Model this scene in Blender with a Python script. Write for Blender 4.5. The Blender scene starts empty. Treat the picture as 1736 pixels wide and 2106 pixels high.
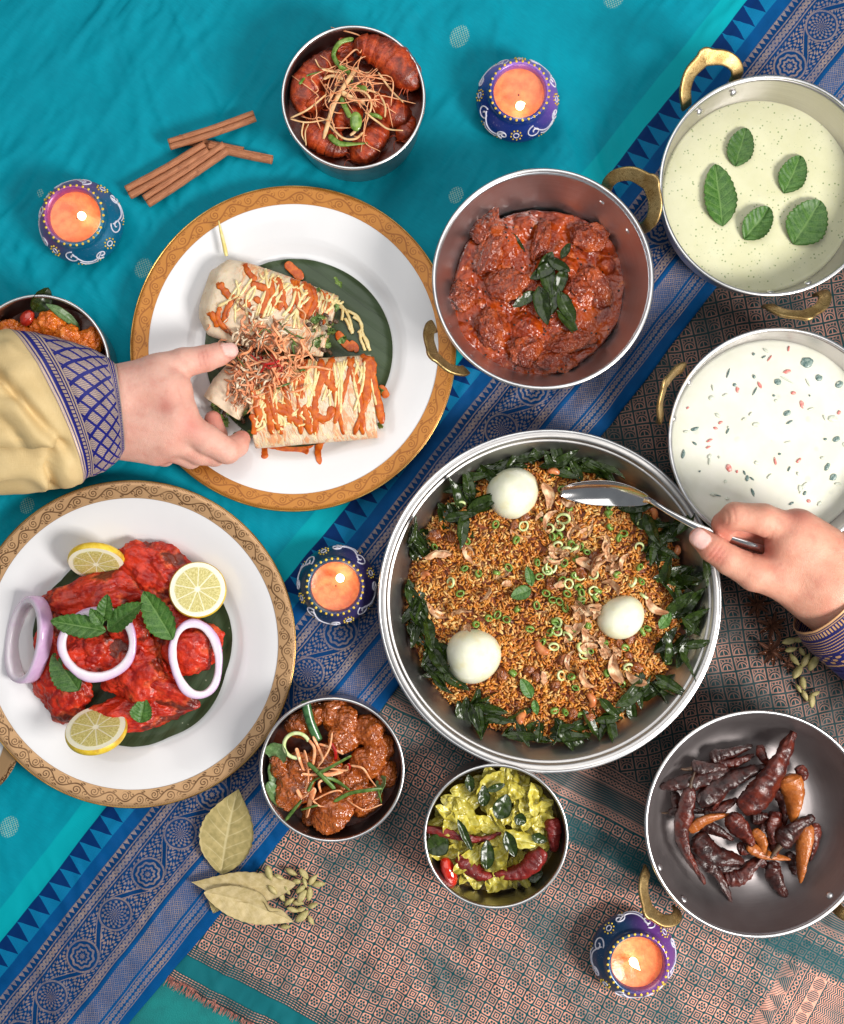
import bpy, math, random
import numpy as np
from mathutils import Euler, Vector, Matrix

# ------------------------------------------------------------------ scale, camera, light
U = 0.72 / 1736.0                 # metres per layout unit (the table view is 0.72 m wide)
CX, CY, H = 868.0, 1053.0, 2290.0 # camera foot point and camera height in layout units
PI = math.pi
sc = bpy.context.scene
col0 = sc.collection

cam = bpy.data.objects.new("camera", bpy.data.cameras.new("camera"))
col0.objects.link(cam)
cam.location = (0, 0, H * U)
cam.data.sensor_fit = 'HORIZONTAL'
cam.data.sensor_width = 36.0
cam.data.lens = 18.0 * H / 868.0
cam.data.clip_start = 0.02
cam.data.clip_end = 50.0
sc.camera = cam

world = bpy.data.worlds.new("World")
sc.world = world
world.use_nodes = True
world.node_tree.nodes["Background"].inputs[0].default_value = (0.86, 0.93, 1.0, 1)
world.node_tree.nodes["Background"].inputs[1].default_value = 0.20

def area(name, px, py, z, tx, ty, size, power, color, size_y=None):
    d = bpy.data.lights.new(name, 'AREA')
    d.shape = 'RECTANGLE'
    d.size = size * U; d.size_y = (size_y or size) * U
    d.energy = power; d.color = color
    o = bpy.data.objects.new(name, d)
    col0.objects.link(o)
    o.location = ((px - CX) * U, (CY - py) * U, z * U)
    t = Vector(((tx - CX) * U, (CY - ty) * U, 0.0))
    o.rotation_euler = (t - o.location).to_track_quat('-Z', 'Y').to_euler()
    return o
# a window low to the right of the table, and a broad soft ceiling panel behind the photographer
area("window_light", 3100, 2150, 2300, 900, 1000, 1000, 24.5, (1.0, 0.965, 0.92))
area("ceiling_light", 560, -300, 3000, 760, 900, 3400, 11.0, (1.0, 0.985, 0.96))

sc.view_settings.view_transform = 'Standard'
sc.view_settings.look = 'None'
sc.view_settings.exposure = 0.0
sc.view_settings.gamma = 1.0
sc.render.engine = 'CYCLES'
sc.cycles.use_denoising = True
sc.cycles.max_bounces = 8
sc.cycles.caustics_reflective = False
sc.cycles.caustics_refractive = False
sc.cycles.sample_clamp_indirect = 6.0

rng = np.random.default_rng(11)
random.seed(5)

# ------------------------------------------------------------------ coordinates
def V(px, py, z=0.0):
    """a point of the table scene seen at picture point (px, py) that stands at height z; x right, y up"""
    k = (H - z) / H
    return np.array([CX + (px - CX) * k, -(CY + (py - CY) * k), z])
def RR(r, z):
    return r * (H - z) / H

# ------------------------------------------------------------------ noise
_perm = np.random.default_rng(3).permutation(256)
_perm = np.concatenate([_perm, _perm, _perm])
_grad = np.random.default_rng(4).normal(size=(256, 3))
_grad /= np.linalg.norm(_grad, axis=1)[:, None]
def noise(P, seed=0):
    P = np.asarray(P, float) + seed * 17.31
    I = np.floor(P).astype(int); f = P - I
    I &= 255
    w = f * f * f * (f * (f * 6 - 15) + 10)
    out = 0.0
    for dx in (0, 1):
        for dy in (0, 1):
            for dz in (0, 1):
                h = _perm[_perm[_perm[(I[..., 0] + dx) & 255] + ((I[..., 1] + dy) & 255)] + ((I[..., 2] + dz) & 255)]
                g = _grad[h]
                d = g[..., 0] * (f[..., 0] - dx) + g[..., 1] * (f[..., 1] - dy) + g[..., 2] * (f[..., 2] - dz)
                ww = (w[..., 0] if dx else 1 - w[..., 0]) * (w[..., 1] if dy else 1 - w[..., 1]) * (w[..., 2] if dz else 1 - w[..., 2])
                out = out + d * ww
    return out * 1.6
def fbm(P, o=3, seed=0, ridged=False):
    P = np.asarray(P, float)
    a, s, r = 1.0, 0.0, 0.0
    for k in range(o):
        n = noise(P * (2.03 ** k), seed + k)
        if ridged: n = 1 - 2 * np.abs(n)
        r = r + a * n; s += a; a *= 0.5
    return r / s
def P3(x, y, z=0.0):
    x, y = np.broadcast_arrays(x, y)
    return np.stack([x, y, np.zeros_like(x) + z], -1)

# ------------------------------------------------------------------ meshes: (verts n x 3, faces m x 4 with -1 for triangles)
def quads(nu, nv, wrap_u=False, off=0):
    iu = np.arange(nu if wrap_u else nu - 1); iv = np.arange(nv - 1)
    a, b = np.meshgrid(iu, iv, indexing='ij')
    a2 = (a + 1) % nu
    return np.stack([a * nv + b, a2 * nv + b, a2 * nv + b + 1, a * nv + b + 1], -1).reshape(-1, 4) + off
def join(gs):
    vs, fs, n = [], [], 0
    for g in gs:
        v, f = g[0], g[1]
        vs.append(v); fs.append(np.where(f >= 0, f + n, -1)); n += len(v)
    return np.concatenate(vs), np.concatenate(fs)
def lathe(prof, n=72):
    """prof: (r, z) pairs from the axis top inwards or outwards; n around"""
    p = np.array(prof, float); p[:, 0] = np.maximum(p[:, 0], 0.02)
    a = np.arange(n) * 2 * PI / n
    v = np.stack([np.cos(a)[:, None] * p[None, :, 0], np.sin(a)[:, None] * p[None, :, 0], np.repeat(p[None, :, 1], n, 0)], -1)
    return v.reshape(-1, 3), quads(n, len(p), True)[:, ::-1]
def spline(pts, n):
    """Catmull-Rom through pts"""
    p = np.array(pts, float)
    if len(p) == 2:
        t = np.linspace(0, 1, n)[:, None]
        return p[0] * (1 - t) + p[1] * t
    q = np.vstack([2 * p[0] - p[1], p, 2 * p[-1] - p[-2]])
    t = np.linspace(0, len(p) - 1, n); i = np.minimum(t.astype(int), len(p) - 2); f = (t - i)[:, None]
    a, b, c, d = q[i], q[i + 1], q[i + 2], q[i + 3]
    return 0.5 * (2 * b + (c - a) * f + (2 * a - 5 * b + 4 * c - d) * f * f + (3 * b - a - 3 * c + d) * f ** 3)
def frames(path, up=(0, 0, 1)):
    t = np.gradient(path, axis=0)
    t /= np.linalg.norm(t, axis=1)[:, None] + 1e-9
    n = np.array(up, float); N = []
    for k in range(len(path)):
        n = n - t[k] * n.dot(t[k])
        l = np.linalg.norm(n)
        if l < 1e-4:
            n = np.cross(t[k], (1, 0, 0.3)); l = np.linalg.norm(n)
        n = n / l; N.append(n)
    N = np.array(N)
    return t, N, np.cross(t, N)
def tube(path, ra, rb=None, n=8, up=(0, 0, 1), twist=None, caps=True, power=1.0):
    """ra half width sideways, rb half width along the up normal"""
    path = np.asarray(path, float); m = len(path)
    ra = np.broadcast_to(np.asarray(ra, float), (m,)); rb = ra if rb is None else np.broadcast_to(np.asarray(rb, float), (m,))
    t, N, S = frames(path, up)
    if twist is not None:
        tw = np.broadcast_to(np.asarray(twist, float), (m,))[:, None]
        N, S = N * np.cos(tw) + S * np.sin(tw), S * np.cos(tw) - N * np.sin(tw)
    a = np.arange(n) * 2 * PI / n
    ca, sa = np.cos(a), np.sin(a)
    if power != 1.0:
        ca = np.sign(ca) * np.abs(ca) ** power; sa = np.sign(sa) * np.abs(sa) ** power
    v = path[None] + S[None] * (ca[:, None] * ra[None])[..., None] + N[None] * (sa[:, None] * rb[None])[..., None]
    V_ = v.reshape(-1, 3); F = quads(n, m, True)
    if caps:
        k = len(V_)
        V_ = np.vstack([V_, path[0], path[-1]])
        i = np.arange(n); j = (i + 1) % n
        c1 = np.stack([i * m, np.full(n, k), j * m, np.full(n, -1)], -1)
        c2 = np.stack([i * m + m - 1, j * m + m - 1, np.full(n, k + 1), np.full(n, -1)], -1)
        F = np.vstack([F, c1, c2])
    return V_, F
def loop_tube(path, ra, rb, n=10, up=(0, 0, 1), power=1.0):
    """closed ring sweep"""
    path = np.asarray(path, float); m = len(path)
    t = np.roll(path, -1, 0) - np.roll(path, 1, 0); t /= np.linalg.norm(t, axis=1)[:, None]
    N = np.broadcast_to(np.array(up, float), path.shape); N = N - t * (N * t).sum(1)[:, None]; N /= np.linalg.norm(N, axis=1)[:, None]
    S = np.cross(t, N); a = np.arange(n) * 2 * PI / n
    ca, sa = np.cos(a), np.sin(a); ca = np.sign(ca) * np.abs(ca) ** power; sa = np.sign(sa) * np.abs(sa) ** power
    ra = np.broadcast_to(np.asarray(ra, float), (m,)); rb = np.broadcast_to(np.asarray(rb, float), (m,))
    v = path[:, None] + S[:, None] * (ca[None] * ra[:, None])[..., None] + N[:, None] * (sa[None] * rb[:, None])[..., None]
    i, j = np.meshgrid(np.arange(m), np.arange(n), indexing='ij'); i2 = (i + 1) % m; j2 = (j + 1) % n
    return v.reshape(-1, 3), np.stack([i * n + j, i * n + j2, i2 * n + j2, i2 * n + j], -1).reshape(-1, 4)[:, ::-1]
_ico = {}
def ico(sub):
    if sub not in _ico:
        g = (1 + 5 ** .5) / 2
        v = [(-1, g, 0), (1, g, 0), (-1, -g, 0), (1, -g, 0), (0, -1, g), (0, 1, g), (0, -1, -g), (0, 1, -g), (g, 0, -1), (g, 0, 1), (-g, 0, -1), (-g, 0, 1)]
        v = [np.array(a, float) / math.hypot(1, g) for a in v]
        f = [(0, 11, 5), (0, 5, 1), (0, 1, 7), (0, 7, 10), (0, 10, 11), (1, 5, 9), (5, 11, 4), (11, 10, 2), (10, 7, 6), (7, 1, 8), (3, 9, 4), (3, 4, 2), (3, 2, 6), (3, 6, 8), (3, 8, 9), (4, 9, 5), (2, 4, 11), (6, 2, 10), (8, 6, 7), (9, 8, 1)]
        for _ in range(sub):
            mid, nf = {}, []
            def m(a, b):
                k = (min(a, b), max(a, b))
                if k not in mid:
                    w = v[a] + v[b]; v.append(w / np.linalg.norm(w)); mid[k] = len(v) - 1
                return mid[k]
            for a, b, c in f:
                x, y, z = m(a, b), m(b, c), m(c, a)
                nf += [(a, x, z), (b, y, x), (c, z, y), (x, y, z)]
            f = nf
        _ico[sub] = (np.array(v), np.array([t + (-1,) for t in f]))
    return _ico[sub]
def blob(size, seed, sub=4, amp=0.25, freq=1.3, oct=4, ridged=False):
    v, f = ico(sub)
    r = 1 + amp * fbm(v * freq, oct, seed, ridged)
    return v * r[:, None] * np.array(size, float), f
def rotz(v, a):
    c, s = math.cos(a), math.sin(a); v = np.array(v, float)
    return np.stack([v[..., 0] * c - v[..., 1] * s, v[..., 0] * s + v[..., 1] * c, v[..., 2]], -1)
def rot(v, e):
    return np.asarray(v, float) @ np.array(Euler(e).to_matrix()).T
def surfnet(f, lo, step):
    """naive surface nets of the grid f (negative inside)"""
    nx, ny, nz = f.shape
    s = f < 0
    cnt = np.zeros((nx - 1, ny - 1, nz - 1)); acc = np.zeros((nx - 1, ny - 1, nz - 1, 3))
    sl = lambda d, n: slice(d, n - 1 + d)
    cor = [(i, j, k) for i in (0, 1) for j in (0, 1) for k in (0, 1)]
    for c in cor:
        for ax in range(3):
            if c[ax]: continue
            e = list(c); e[ax] = 1
            a = f[sl(c[0], nx), sl(c[1], ny), sl(c[2], nz)]; b = f[sl(e[0], nx), sl(e[1], ny), sl(e[2], nz)]
            x = (a < 0) != (b < 0)
            t = np.where(x, a / np.where(x, a - b, 1), 0)
            p = np.zeros(a.shape + (3,)); p[...] = c; p[..., ax] = t
            acc += np.where(x[..., None], p, 0); cnt += x
    on = cnt > 0
    idx = -np.ones(on.shape, int); idx[on] = np.arange(on.sum())
    g = np.argwhere(on)
    v = (g + acc[on] / cnt[on][:, None]) * step + np.array(lo)
    F = []
    for ax in range(3):
        b, c = (ax + 1) % 3, (ax + 2) % 3
        A = np.moveaxis(s, ax, 0); D = A[:-1] != A[1:]
        e = np.argwhere(np.moveaxis(D, 0, ax))
        e = e[(e[:, b] > 0) & (e[:, c] > 0) & (e[:, b] < on.shape[b]) & (e[:, c] < on.shape[c])]
        q = []
        for db, dc in ((-1, -1), (0, -1), (0, 0), (-1, 0)):
            w = e.copy(); w[:, b] += db; w[:, c] += dc
            q.append(idx[w[:, 0], w[:, 1], w[:, 2]])
        q = np.stack(q, -1)
        ins = s[e[:, 0], e[:, 1], e[:, 2]]
        q[~ins] = q[~ins][:, ::-1]
        F.append(q)
    return v, np.concatenate(F)
def scone(P, a, b, r1, r2):
    a, b = np.array(a), np.array(b); d = b - a
    t = np.clip(((P - a) @ d) / (d @ d), 0, 1)
    return np.linalg.norm(P - a - t[..., None] * d, axis=-1) - (r1 + (r2 - r1) * t)
def smin(a, b, k):
    h = np.clip(0.5 + 0.5 * (b - a) / k, 0, 1)
    return b * (1 - h) + a * h - k * h * (1 - h)

def mesh(name, g, mat, col=None, vec=None, smooth=True):
    v, f = g[0], g[1]
    me = bpy.data.meshes.new(name)
    n = len(v); cnt = np.where(f[:, 3] >= 0, 4, 3); loops = f[f >= 0]
    me.vertices.add(n); me.vertices.foreach_set("co", (np.asarray(v, np.float32) * U).ravel())
    me.loops.add(len(loops)); me.loops.foreach_set("vertex_index", loops.astype(np.int32))
    me.polygons.add(len(f))
    st = np.concatenate([[0], np.cumsum(cnt)[:-1]]).astype(np.int32)
    me.polygons.foreach_set("loop_start", st)
    me.polygons.foreach_set("use_smooth", np.full(len(f), smooth))
    if col is not None:
        at = me.attributes.new("tint", 'FLOAT_COLOR', 'POINT')
        c = np.ones((n, 4), np.float32); c[:, :3] = col
        at.data.foreach_set("color", c.ravel())
    if vec is not None:
        at = me.attributes.new("lay", 'FLOAT_VECTOR', 'POINT')
        w = np.zeros((n, 3), np.float32); w[:, :vec.shape[1]] = vec
        at.data.foreach_set("vector", w.ravel())
    me.update(calc_edges=True); me.validate()
    me.materials.append(mat)
    return me
def place(o, org, rot_=None):
    o.location = ((org[0] - CX) * U, (org[1] + CY) * U, org[2] * U)
    if rot_ is not None: o.rotation_euler = rot_
def tag(o, label=None, cat=None, group=None, kind=None):
    if label: o['label'] = label
    if cat: o['category'] = cat
    if group: o['group'] = group
    if kind: o['kind'] = kind
    return o
def thing(name, label, cat, org, group=None, rot_=None):
    o = bpy.data.objects.new(name, None); col0.objects.link(o)
    o.empty_display_size = 0.01
    o['org'] = [float(c) for c in org]
    place(o, org, rot_)
    return tag(o, label, cat, group)
def part(name, g, mat, parent, rel=False, col=None, vec=None, smooth=True, kind=None, label=None):
    """a mesh under a thing; geometry in scene coordinates unless rel"""
    if isinstance(g, bpy.types.Mesh): me = g
    else:
        v = np.asarray(g[0], float)
        if not rel:
            r = parent
            while r.parent is not None: r = r.parent
            v = v - np.array(list(r['org']))
        me = mesh(name, (v, g[1]), mat, col, vec, smooth)
    o = bpy.data.objects.new(name, me); col0.objects.link(o); o.parent = parent
    return tag(o, label, None, None, kind)
def solo(name, g, mat, label, cat, org, group=None, rot_=None, col=None, vec=None, smooth=True, kind=None):
    """a thing that is one mesh; geometry about its own origin"""
    me = g if isinstance(g, bpy.types.Mesh) else mesh(name, g, mat, col, vec, smooth)
    o = bpy.data.objects.new(name, me); col0.objects.link(o)
    o['org'] = [float(c) for c in org]
    place(o, org, rot_)
    return tag(o, label, cat, group, kind)

# ------------------------------------------------------------------ node expressions
class E:
    def __init__(s, t, k): s.t, s.k = t, k
    def __add__(s, o): return s.t.m('ADD', s, o)
    __radd__ = __add__
    def __sub__(s, o): return s.t.m('SUBTRACT', s, o)
    def __rsub__(s, o): return s.t.m('SUBTRACT', o, s)
    def __mul__(s, o): return s.t.m('MULTIPLY', s, o)
    __rmul__ = __mul__
    def __truediv__(s, o): return s.t.m('DIVIDE', s, o)
    def __rtruediv__(s, o): return s.t.m('DIVIDE', o, s)
class NT:
    def __init__(s, name):
        s.mat = bpy.data.materials.new(name); s.mat.use_nodes = True
        s.nt = s.mat.node_tree; s.b = s.nt.nodes["Principled BSDF"]; s.cache = {}
    def n(s, k): return s.nt.nodes.new(k)
    def link(s, a, b):
        s.nt.links.new(a.k if isinstance(a, E) else a, b)
    def set(s, sock, v):
        if isinstance(v, E): s.nt.links.new(v.k, sock)
        elif isinstance(v, (tuple, list)) and len(v) == 3 and sock.type == 'RGBA': sock.default_value = (*v, 1)
        else: sock.default_value = v
    def m(s, op, *a):
        q = s.n('ShaderNodeMath'); q.operation = op
        for i, v in enumerate(a): s.set(q.inputs[i], v)
        return E(s, q.outputs[0])
    def sin(s, a): return s.m('SINE', a)
    def cos(s, a): return s.m('COSINE', a)
    def abs(s, a): return s.m('ABSOLUTE', a)
    def floor(s, a): return s.m('FLOOR', a)
    def frac(s, a): return s.m('FRACT', a)
    def min(s, *a):
        r = a[0]
        for b in a[1:]: r = s.m('MINIMUM', r, b)
        return r
    def max(s, *a):
        r = a[0]
        for b in a[1:]: r = s.m('MAXIMUM', r, b)
        return r
    def mod(s, a, b): return s.m('FLOORED_MODULO', a, b)
    def hyp(s, a, b): return s.m('SQRT', a * a + b * b)
    def atan2(s, a, b): return s.m('ARCTAN2', a, b)
    def step(s, a, lo, hi):
        """0 below lo, 1 above hi (lo > hi turns it round)"""
        q = s.n('ShaderNodeMapRange'); q.interpolation_type = 'SMOOTHSTEP'
        s.set(q.inputs[0], a); q.inputs[1].default_value = lo; q.inputs[2].default_value = hi
        return E(s, q.outputs[0])
    def band(s, a, lo, hi, w=1.0):
        return s.step(a, lo - w, lo + w) * s.step(a, hi + w, hi - w)
    def obj(s):
        if 'obj' not in s.cache:
            t = s.n('ShaderNodeTexCoord'); v = s.n('ShaderNodeVectorMath'); v.operation = 'SCALE'
            s.link(t.outputs['Object'], v.inputs[0]); v.inputs['Scale'].default_value = 1 / U
            s.cache['obj'] = E(s, v.outputs[0])
        return s.cache['obj']
    def attr(s, name, out='Vector'):
        q = s.n('ShaderNodeAttribute'); q.attribute_name = name
        return E(s, q.outputs[out])
    def sep(s, v):
        q = s.n('ShaderNodeSeparateXYZ'); s.link(v, q.inputs[0])
        return [E(s, o) for o in q.outputs]
    def vec(s, x, y, z=0.0):
        q = s.n('ShaderNodeCombineXYZ')
        for i, a in enumerate((x, y, z)): s.set(q.inputs[i], a)
        return E(s, q.outputs[0])
    def noise(s, v, size, detail=3.0, rough=0.55, dist=0.0):
        q = s.n('ShaderNodeTexNoise'); s.link(v, q.inputs['Vector'])
        q.inputs['Scale'].default_value = 1.0 / size; q.inputs['Detail'].default_value = detail
        q.inputs['Roughness'].default_value = rough; q.inputs['Distortion'].default_value = dist
        return E(s, q.outputs['Fac'])
    def voro(s, v, size, feature='F1', out='Distance'):
        q = s.n('ShaderNodeTexVoronoi'); q.feature = feature; s.link(v, q.inputs['Vector'])
        q.inputs['Scale'].default_value = 1.0 / size
        return E(s, q.outputs[out])
    def mix(s, f, a, b):
        q = s.n('ShaderNodeMix'); q.data_type = 'RGBA'
        s.set(q.inputs[0], f); s.set(q.inputs[6], a); s.set(q.inputs[7], b)
        return E(s, q.outputs[2])
    def mul(s, f, a, b):
        q = s.n('ShaderNodeMix'); q.data_type = 'RGBA'; q.blend_type = 'MULTIPLY'
        s.set(q.inputs[0], f); s.set(q.inputs[6], a); s.set(q.inputs[7], b)
        return E(s, q.outputs[2])
    def rand(s):
        q = s.n('ShaderNodeObjectInfo'); return E(s, q.outputs['Random'])
    def bump(s, h, dist, strength=1.0, normal=None):
        q = s.n('ShaderNodeBump'); q.inputs['Strength'].default_value = strength
        q.inputs['Distance'].default_value = dist * U; s.set(q.inputs['Height'], h)
        if normal is not None: s.link(normal, q.inputs['Normal'])
        return E(s, q.outputs[0])
    def out(s, color=None, rough=0.5, metal=0.0, normal=None, **kw):
        if color is not None: s.set(s.b.inputs['Base Color'], color)
        s.set(s.b.inputs['Roughness'], rough); s.set(s.b.inputs['Metallic'], metal)
        if normal is not None: s.link(normal, s.b.inputs['Normal'])
        for k, v in kw.items():
            s.set(s.b.inputs[k.replace('_', ' ')], v)
        return s.mat
def srgb(r, g, b):
    f = lambda c: (c / 255 / 12.92) if c / 255 <= 0.04045 else ((c / 255 + 0.055) / 1.055) ** 2.4
    return (f(r), f(g), f(b))
def near(x, y, marks, t=60):
    """words that say where (x, y; y down) lies by the nearest of marks (name, x, y)"""
    n, mx, my = min(marks, key=lambda m: (m[1] - x) ** 2 + (m[2] - y) ** 2)
    dx, dy = x - mx, y - my; d = math.hypot(dx, dy)
    k = int(((math.degrees(math.atan2(-dy, dx)) + 22.5) % 360) // 45)
    w = ["right of", "up and right of", "above", "up and left of", "left of", "down and left of", "below", "down and right of"][k]
    return ("close " if d < t else "") + w + " " + n
def aim(deg):
    return ["right", "up right", "up", "up left", "left", "down left", "down", "down right"][int(((deg + 22.5) % 360) // 45)]
def simple(name, c1, c2=None, size=20, rough=0.5, metal=0.0, bump=None, rrange=None, sss=0.0, sss_r=(1, .4, .2), sss_s=6, coat=0.0, c3=None, size3=80, lo=.35, hi=.65, **kw):
    n = NT(name); p = n.obj()
    c = c1
    if c2 is not None: c = n.mix(n.step(n.noise(p, size, 4), lo, hi), c1, c2)
    if c3 is not None: c = n.mix(n.step(n.noise(p, size3, 3), .5, .72), c, c3)
    nm = None
    if bump: nm = n.bump(n.noise(p, bump[0], bump[2] if len(bump) > 2 else 4), bump[1])
    r = rough
    if rrange: r = rough + n.noise(p, size * 0.7, 3) * rrange
    if sss: kw.update(Subsurface_Weight=sss, Subsurface_Radius=sss_r, Subsurface_Scale=sss_s * U)
    if coat: kw.update(Coat_Weight=coat, Coat_Roughness=0.12)
    return n.out(c, r, metal, nm, **kw)
# ------------------------------------------------------------------ the cloths
def wrinkle(x, y):
    """height of the silk: shallow folds and fine creases, x right / y up"""
    h = 9.0 * fbm(P3(x / 420, y / 420), 2, 1) + 2.2 * fbm(P3(x / 110, y / 110), 2, 2)
    # fine creases that fan roughly along the diagonal
    c, s_ = math.cos(0.95), math.sin(0.95)
    a, b = x * c + y * s_, -x * s_ + y * c
    w1 = fbm(P3(a / 260, b / 62), 3, 5, True)
    h = h + 8.5 * np.clip(w1 - 0.2, 0, 1) * np.clip(0.8 + 1.2 * noise(P3(x / 350, y / 350), 9), 0.1, 1.6)
    c, s_ = math.cos(-1.25), math.sin(-1.25)
    a, b = x * c + y * s_, -x * s_ + y * c
    w2 = fbm(P3(a / 150, b / 45), 2, 15, True)
    h = h + 6.0 * np.clip(w2 - 0.25, 0, 1) * np.clip(0.5 + 1.5 * noise(P3(x / 240, y / 240), 19), 0, 1.4)
    return h
def teal_nodes(n, x, y, p):
    st = n.noise(n.vec(x * 0.55 - y * 0.83, (x * 0.83 + y * 0.55) * 0.07), 1.9, 3)
    mot = n.noise(p, 90, 4, .6)
    c = n.mix(n.step(mot, .25, .75), srgb(0, 136, 156), srgb(0, 148, 168))
    return n.mix(n.step(st, .3, .8) * 0.26, c, srgb(0, 108, 128)), st

def saree_material():
    n = NT("teal_silk_with_zari_border")
    ox, oy, oz = n.sep(n.obj())
    x = ox + 0.0; y = 0 - oy + 0.0            # object origin sits at the camera foot point
    x = x + CX; y = y + CY
    p = n.vec(x, y)
    s_ = x * 0.6217 - y * 0.7833
    t = x * 0.7833 + y * 0.6217
    t = t + (n.noise(p, 330, 2) - .5) * 17 + (n.noise(p, 90, 2) - .5) * 4
    s_ = s_ + (n.noise(n.vec(x + 900, y), 280, 2) - .5) * 16
    teal, weave = teal_nodes(n, x, y, p)
    # selvage stripe of lighter green-blue
    teal = n.mix(n.band(t, 1160, 1204, 2), teal, srgb(0, 160, 172))
    # scattered woven buttas
    B = None
    for bx, by, br in ((945, 78, 25), (938, 402, 19), (1262, -4, 26), (297, 553, 22), (84, 398, 9), (58, 1040, 18), (20, 1700, 24), (632, 60 - 200, 20), (420, 1560, 20)):
        dx, dy = x - bx, y - by
        r = n.hyp(dx * 1.15 + dy * 0.2, dy)
        th = n.sin(dx * 0.95 + dy * 0.5) * n.sin(dy * 0.9 - dx * 0.35)
        m = n.step(r, br, br * .8) * n.step(th + n.noise(p, 5, 2) * 1.2, .55, .85)
        B = m if B is None else n.max(B, m)
    teal = n.mix(B * .8, teal, srgb(150, 186, 170))
    # blue triangles pointing away from the teal
    w = (t - 1204) * (1 / 47.0)
    q = n.abs(n.frac(s_ * (1 / 34.8)) - .5) * 2
    tri = n.step(q + w, 1.02, .98)
    hatch = n.step(n.sin(s_ * 1.75 + t * 1.0) * n.sin(t * 1.75 - s_ * 0.9), -.1, .35)
    light = n.mix(hatch, srgb(8, 92, 148), srgb(0, 132, 168))
    blue = n.mix(n.noise(p, 40, 3), srgb(0, 60, 110), srgb(0, 84, 146))
    c = n.mix(tri, light, srgb(0, 44, 98))
    # zari part of the border
    def beads(tc, per, r, el=1.0):
        a = (n.frac(s_ * (1.0 / per)) - .5) * per
        d = n.hyp(a * el, t - tc)
        return n.step(n.abs(d - r * .62), r * .5, r * .25)
    def line(tc, w_): return n.step(n.abs(t - tc), w_, w_ * .5)
    Z = n.step(n.abs(n.frac(s_ * (1 / 12.0)) - .5) * 2 + (t - 1277) * (1 / 13.0), 1.05, .9) * n.step(t, 1276, 1278)
    for tc in (1294, 1314, 1400, 1416): Z = n.max(Z, line(tc, 1.6))
    Z = n.max(Z, beads(1304, 11, 6.5), beads(1300 + 108, 11, 6.0))
    # lane of round flowers in a running vine
    per = 106.0
    k = n.floor(s_ * (1 / per)); a = (n.frac(s_ * (1 / per)) - .5) * per
    odd = n.mod(k, 2.0)
    b = t - 1357
    r = n.hyp(a, b * 1.04); an = n.atan2(b, a)
    f1 = n.sin(r * .62 + n.sin(an * 9) * .9)               # ringed rosette
    f2 = n.sin(an * 14 + r * .12) * n.sin(r * .55)          # petalled rosette
    fl = n.step(f1 * (1 - odd) + f2 * odd, -.15, .35) * n.step(r, 30, 27)
    ring = n.step(n.abs(r - 33), 2.6, 1.2)
    vine_c = b - n.sin(s_ * (2 * PI / (2 * per))) * 26
    vine = n.step(n.abs(vine_c), 6.5, 4.5)
    fill = n.step(n.sin(s_ * .52 + n.sin(t * .3) * 1.6) * n.sin(t * .6 + n.sin(s_ * .21)), -.05, .3)
    lane = n.max(fl, n.step(r, 34, 36) * n.max(fill * n.step(n.abs(vine_c), 5, 8), n.step(n.abs(n.abs(vine_c) - 6), 1.4, .7)), ring * .9)
    Z = n.max(Z, lane * n.band(t, 1319, 1396, 1))
    # lattice, then a double row of beads
    d1 = n.abs(n.frac((s_ + t) * (1 / 11.0)) - .5); d2 = n.abs(n.frac((s_ - t) * (1 / 11.0)) - .5)
    lat = n.max(n.step(n.min(d1, d2), .14, .07), n.step(n.max(d1, d2), .36, .42) * .7)
    Z = n.max(Z, lat * n.band(t, 1427, 1466, 1))
    bb = n.max(beads(1479, 9, 4.5), beads(1491, 9, 4.5), line(1472, 1.4), line(1498, 1.4))
    Z = n.max(Z, bb)
    worn = n.step(n.noise(p, 70, 3), .25, .75) * .5 + .45
    thr = n.step(n.noise(n.vec(s_ * .25, t), 1.6, 2), .25, .7)
    Z = Z * worn * (thr * .6 + .44)
    zari = n.mix(n.noise(p, 60, 3), srgb(190, 154, 130), srgb(142, 140, 142))
    bc = n.mix(Z, n.mix(n.band(t, 1277, 1420, 3), blue, srgb(0, 54, 104)), zari)
    c = n.mix(n.step(t, 1250.5, 1252), c, bc)
    c = n.mix(n.step(t, 1203, 1204.5), teal, c)
    nm = n.bump(Z * 1.2 + weave * .5, 1.3, .55)
    return n.out(c, n.mix(Z, (.62,) * 3, (.42,) * 3), Z * .2, nm, Specular_IOR_Level=.1)

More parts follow.
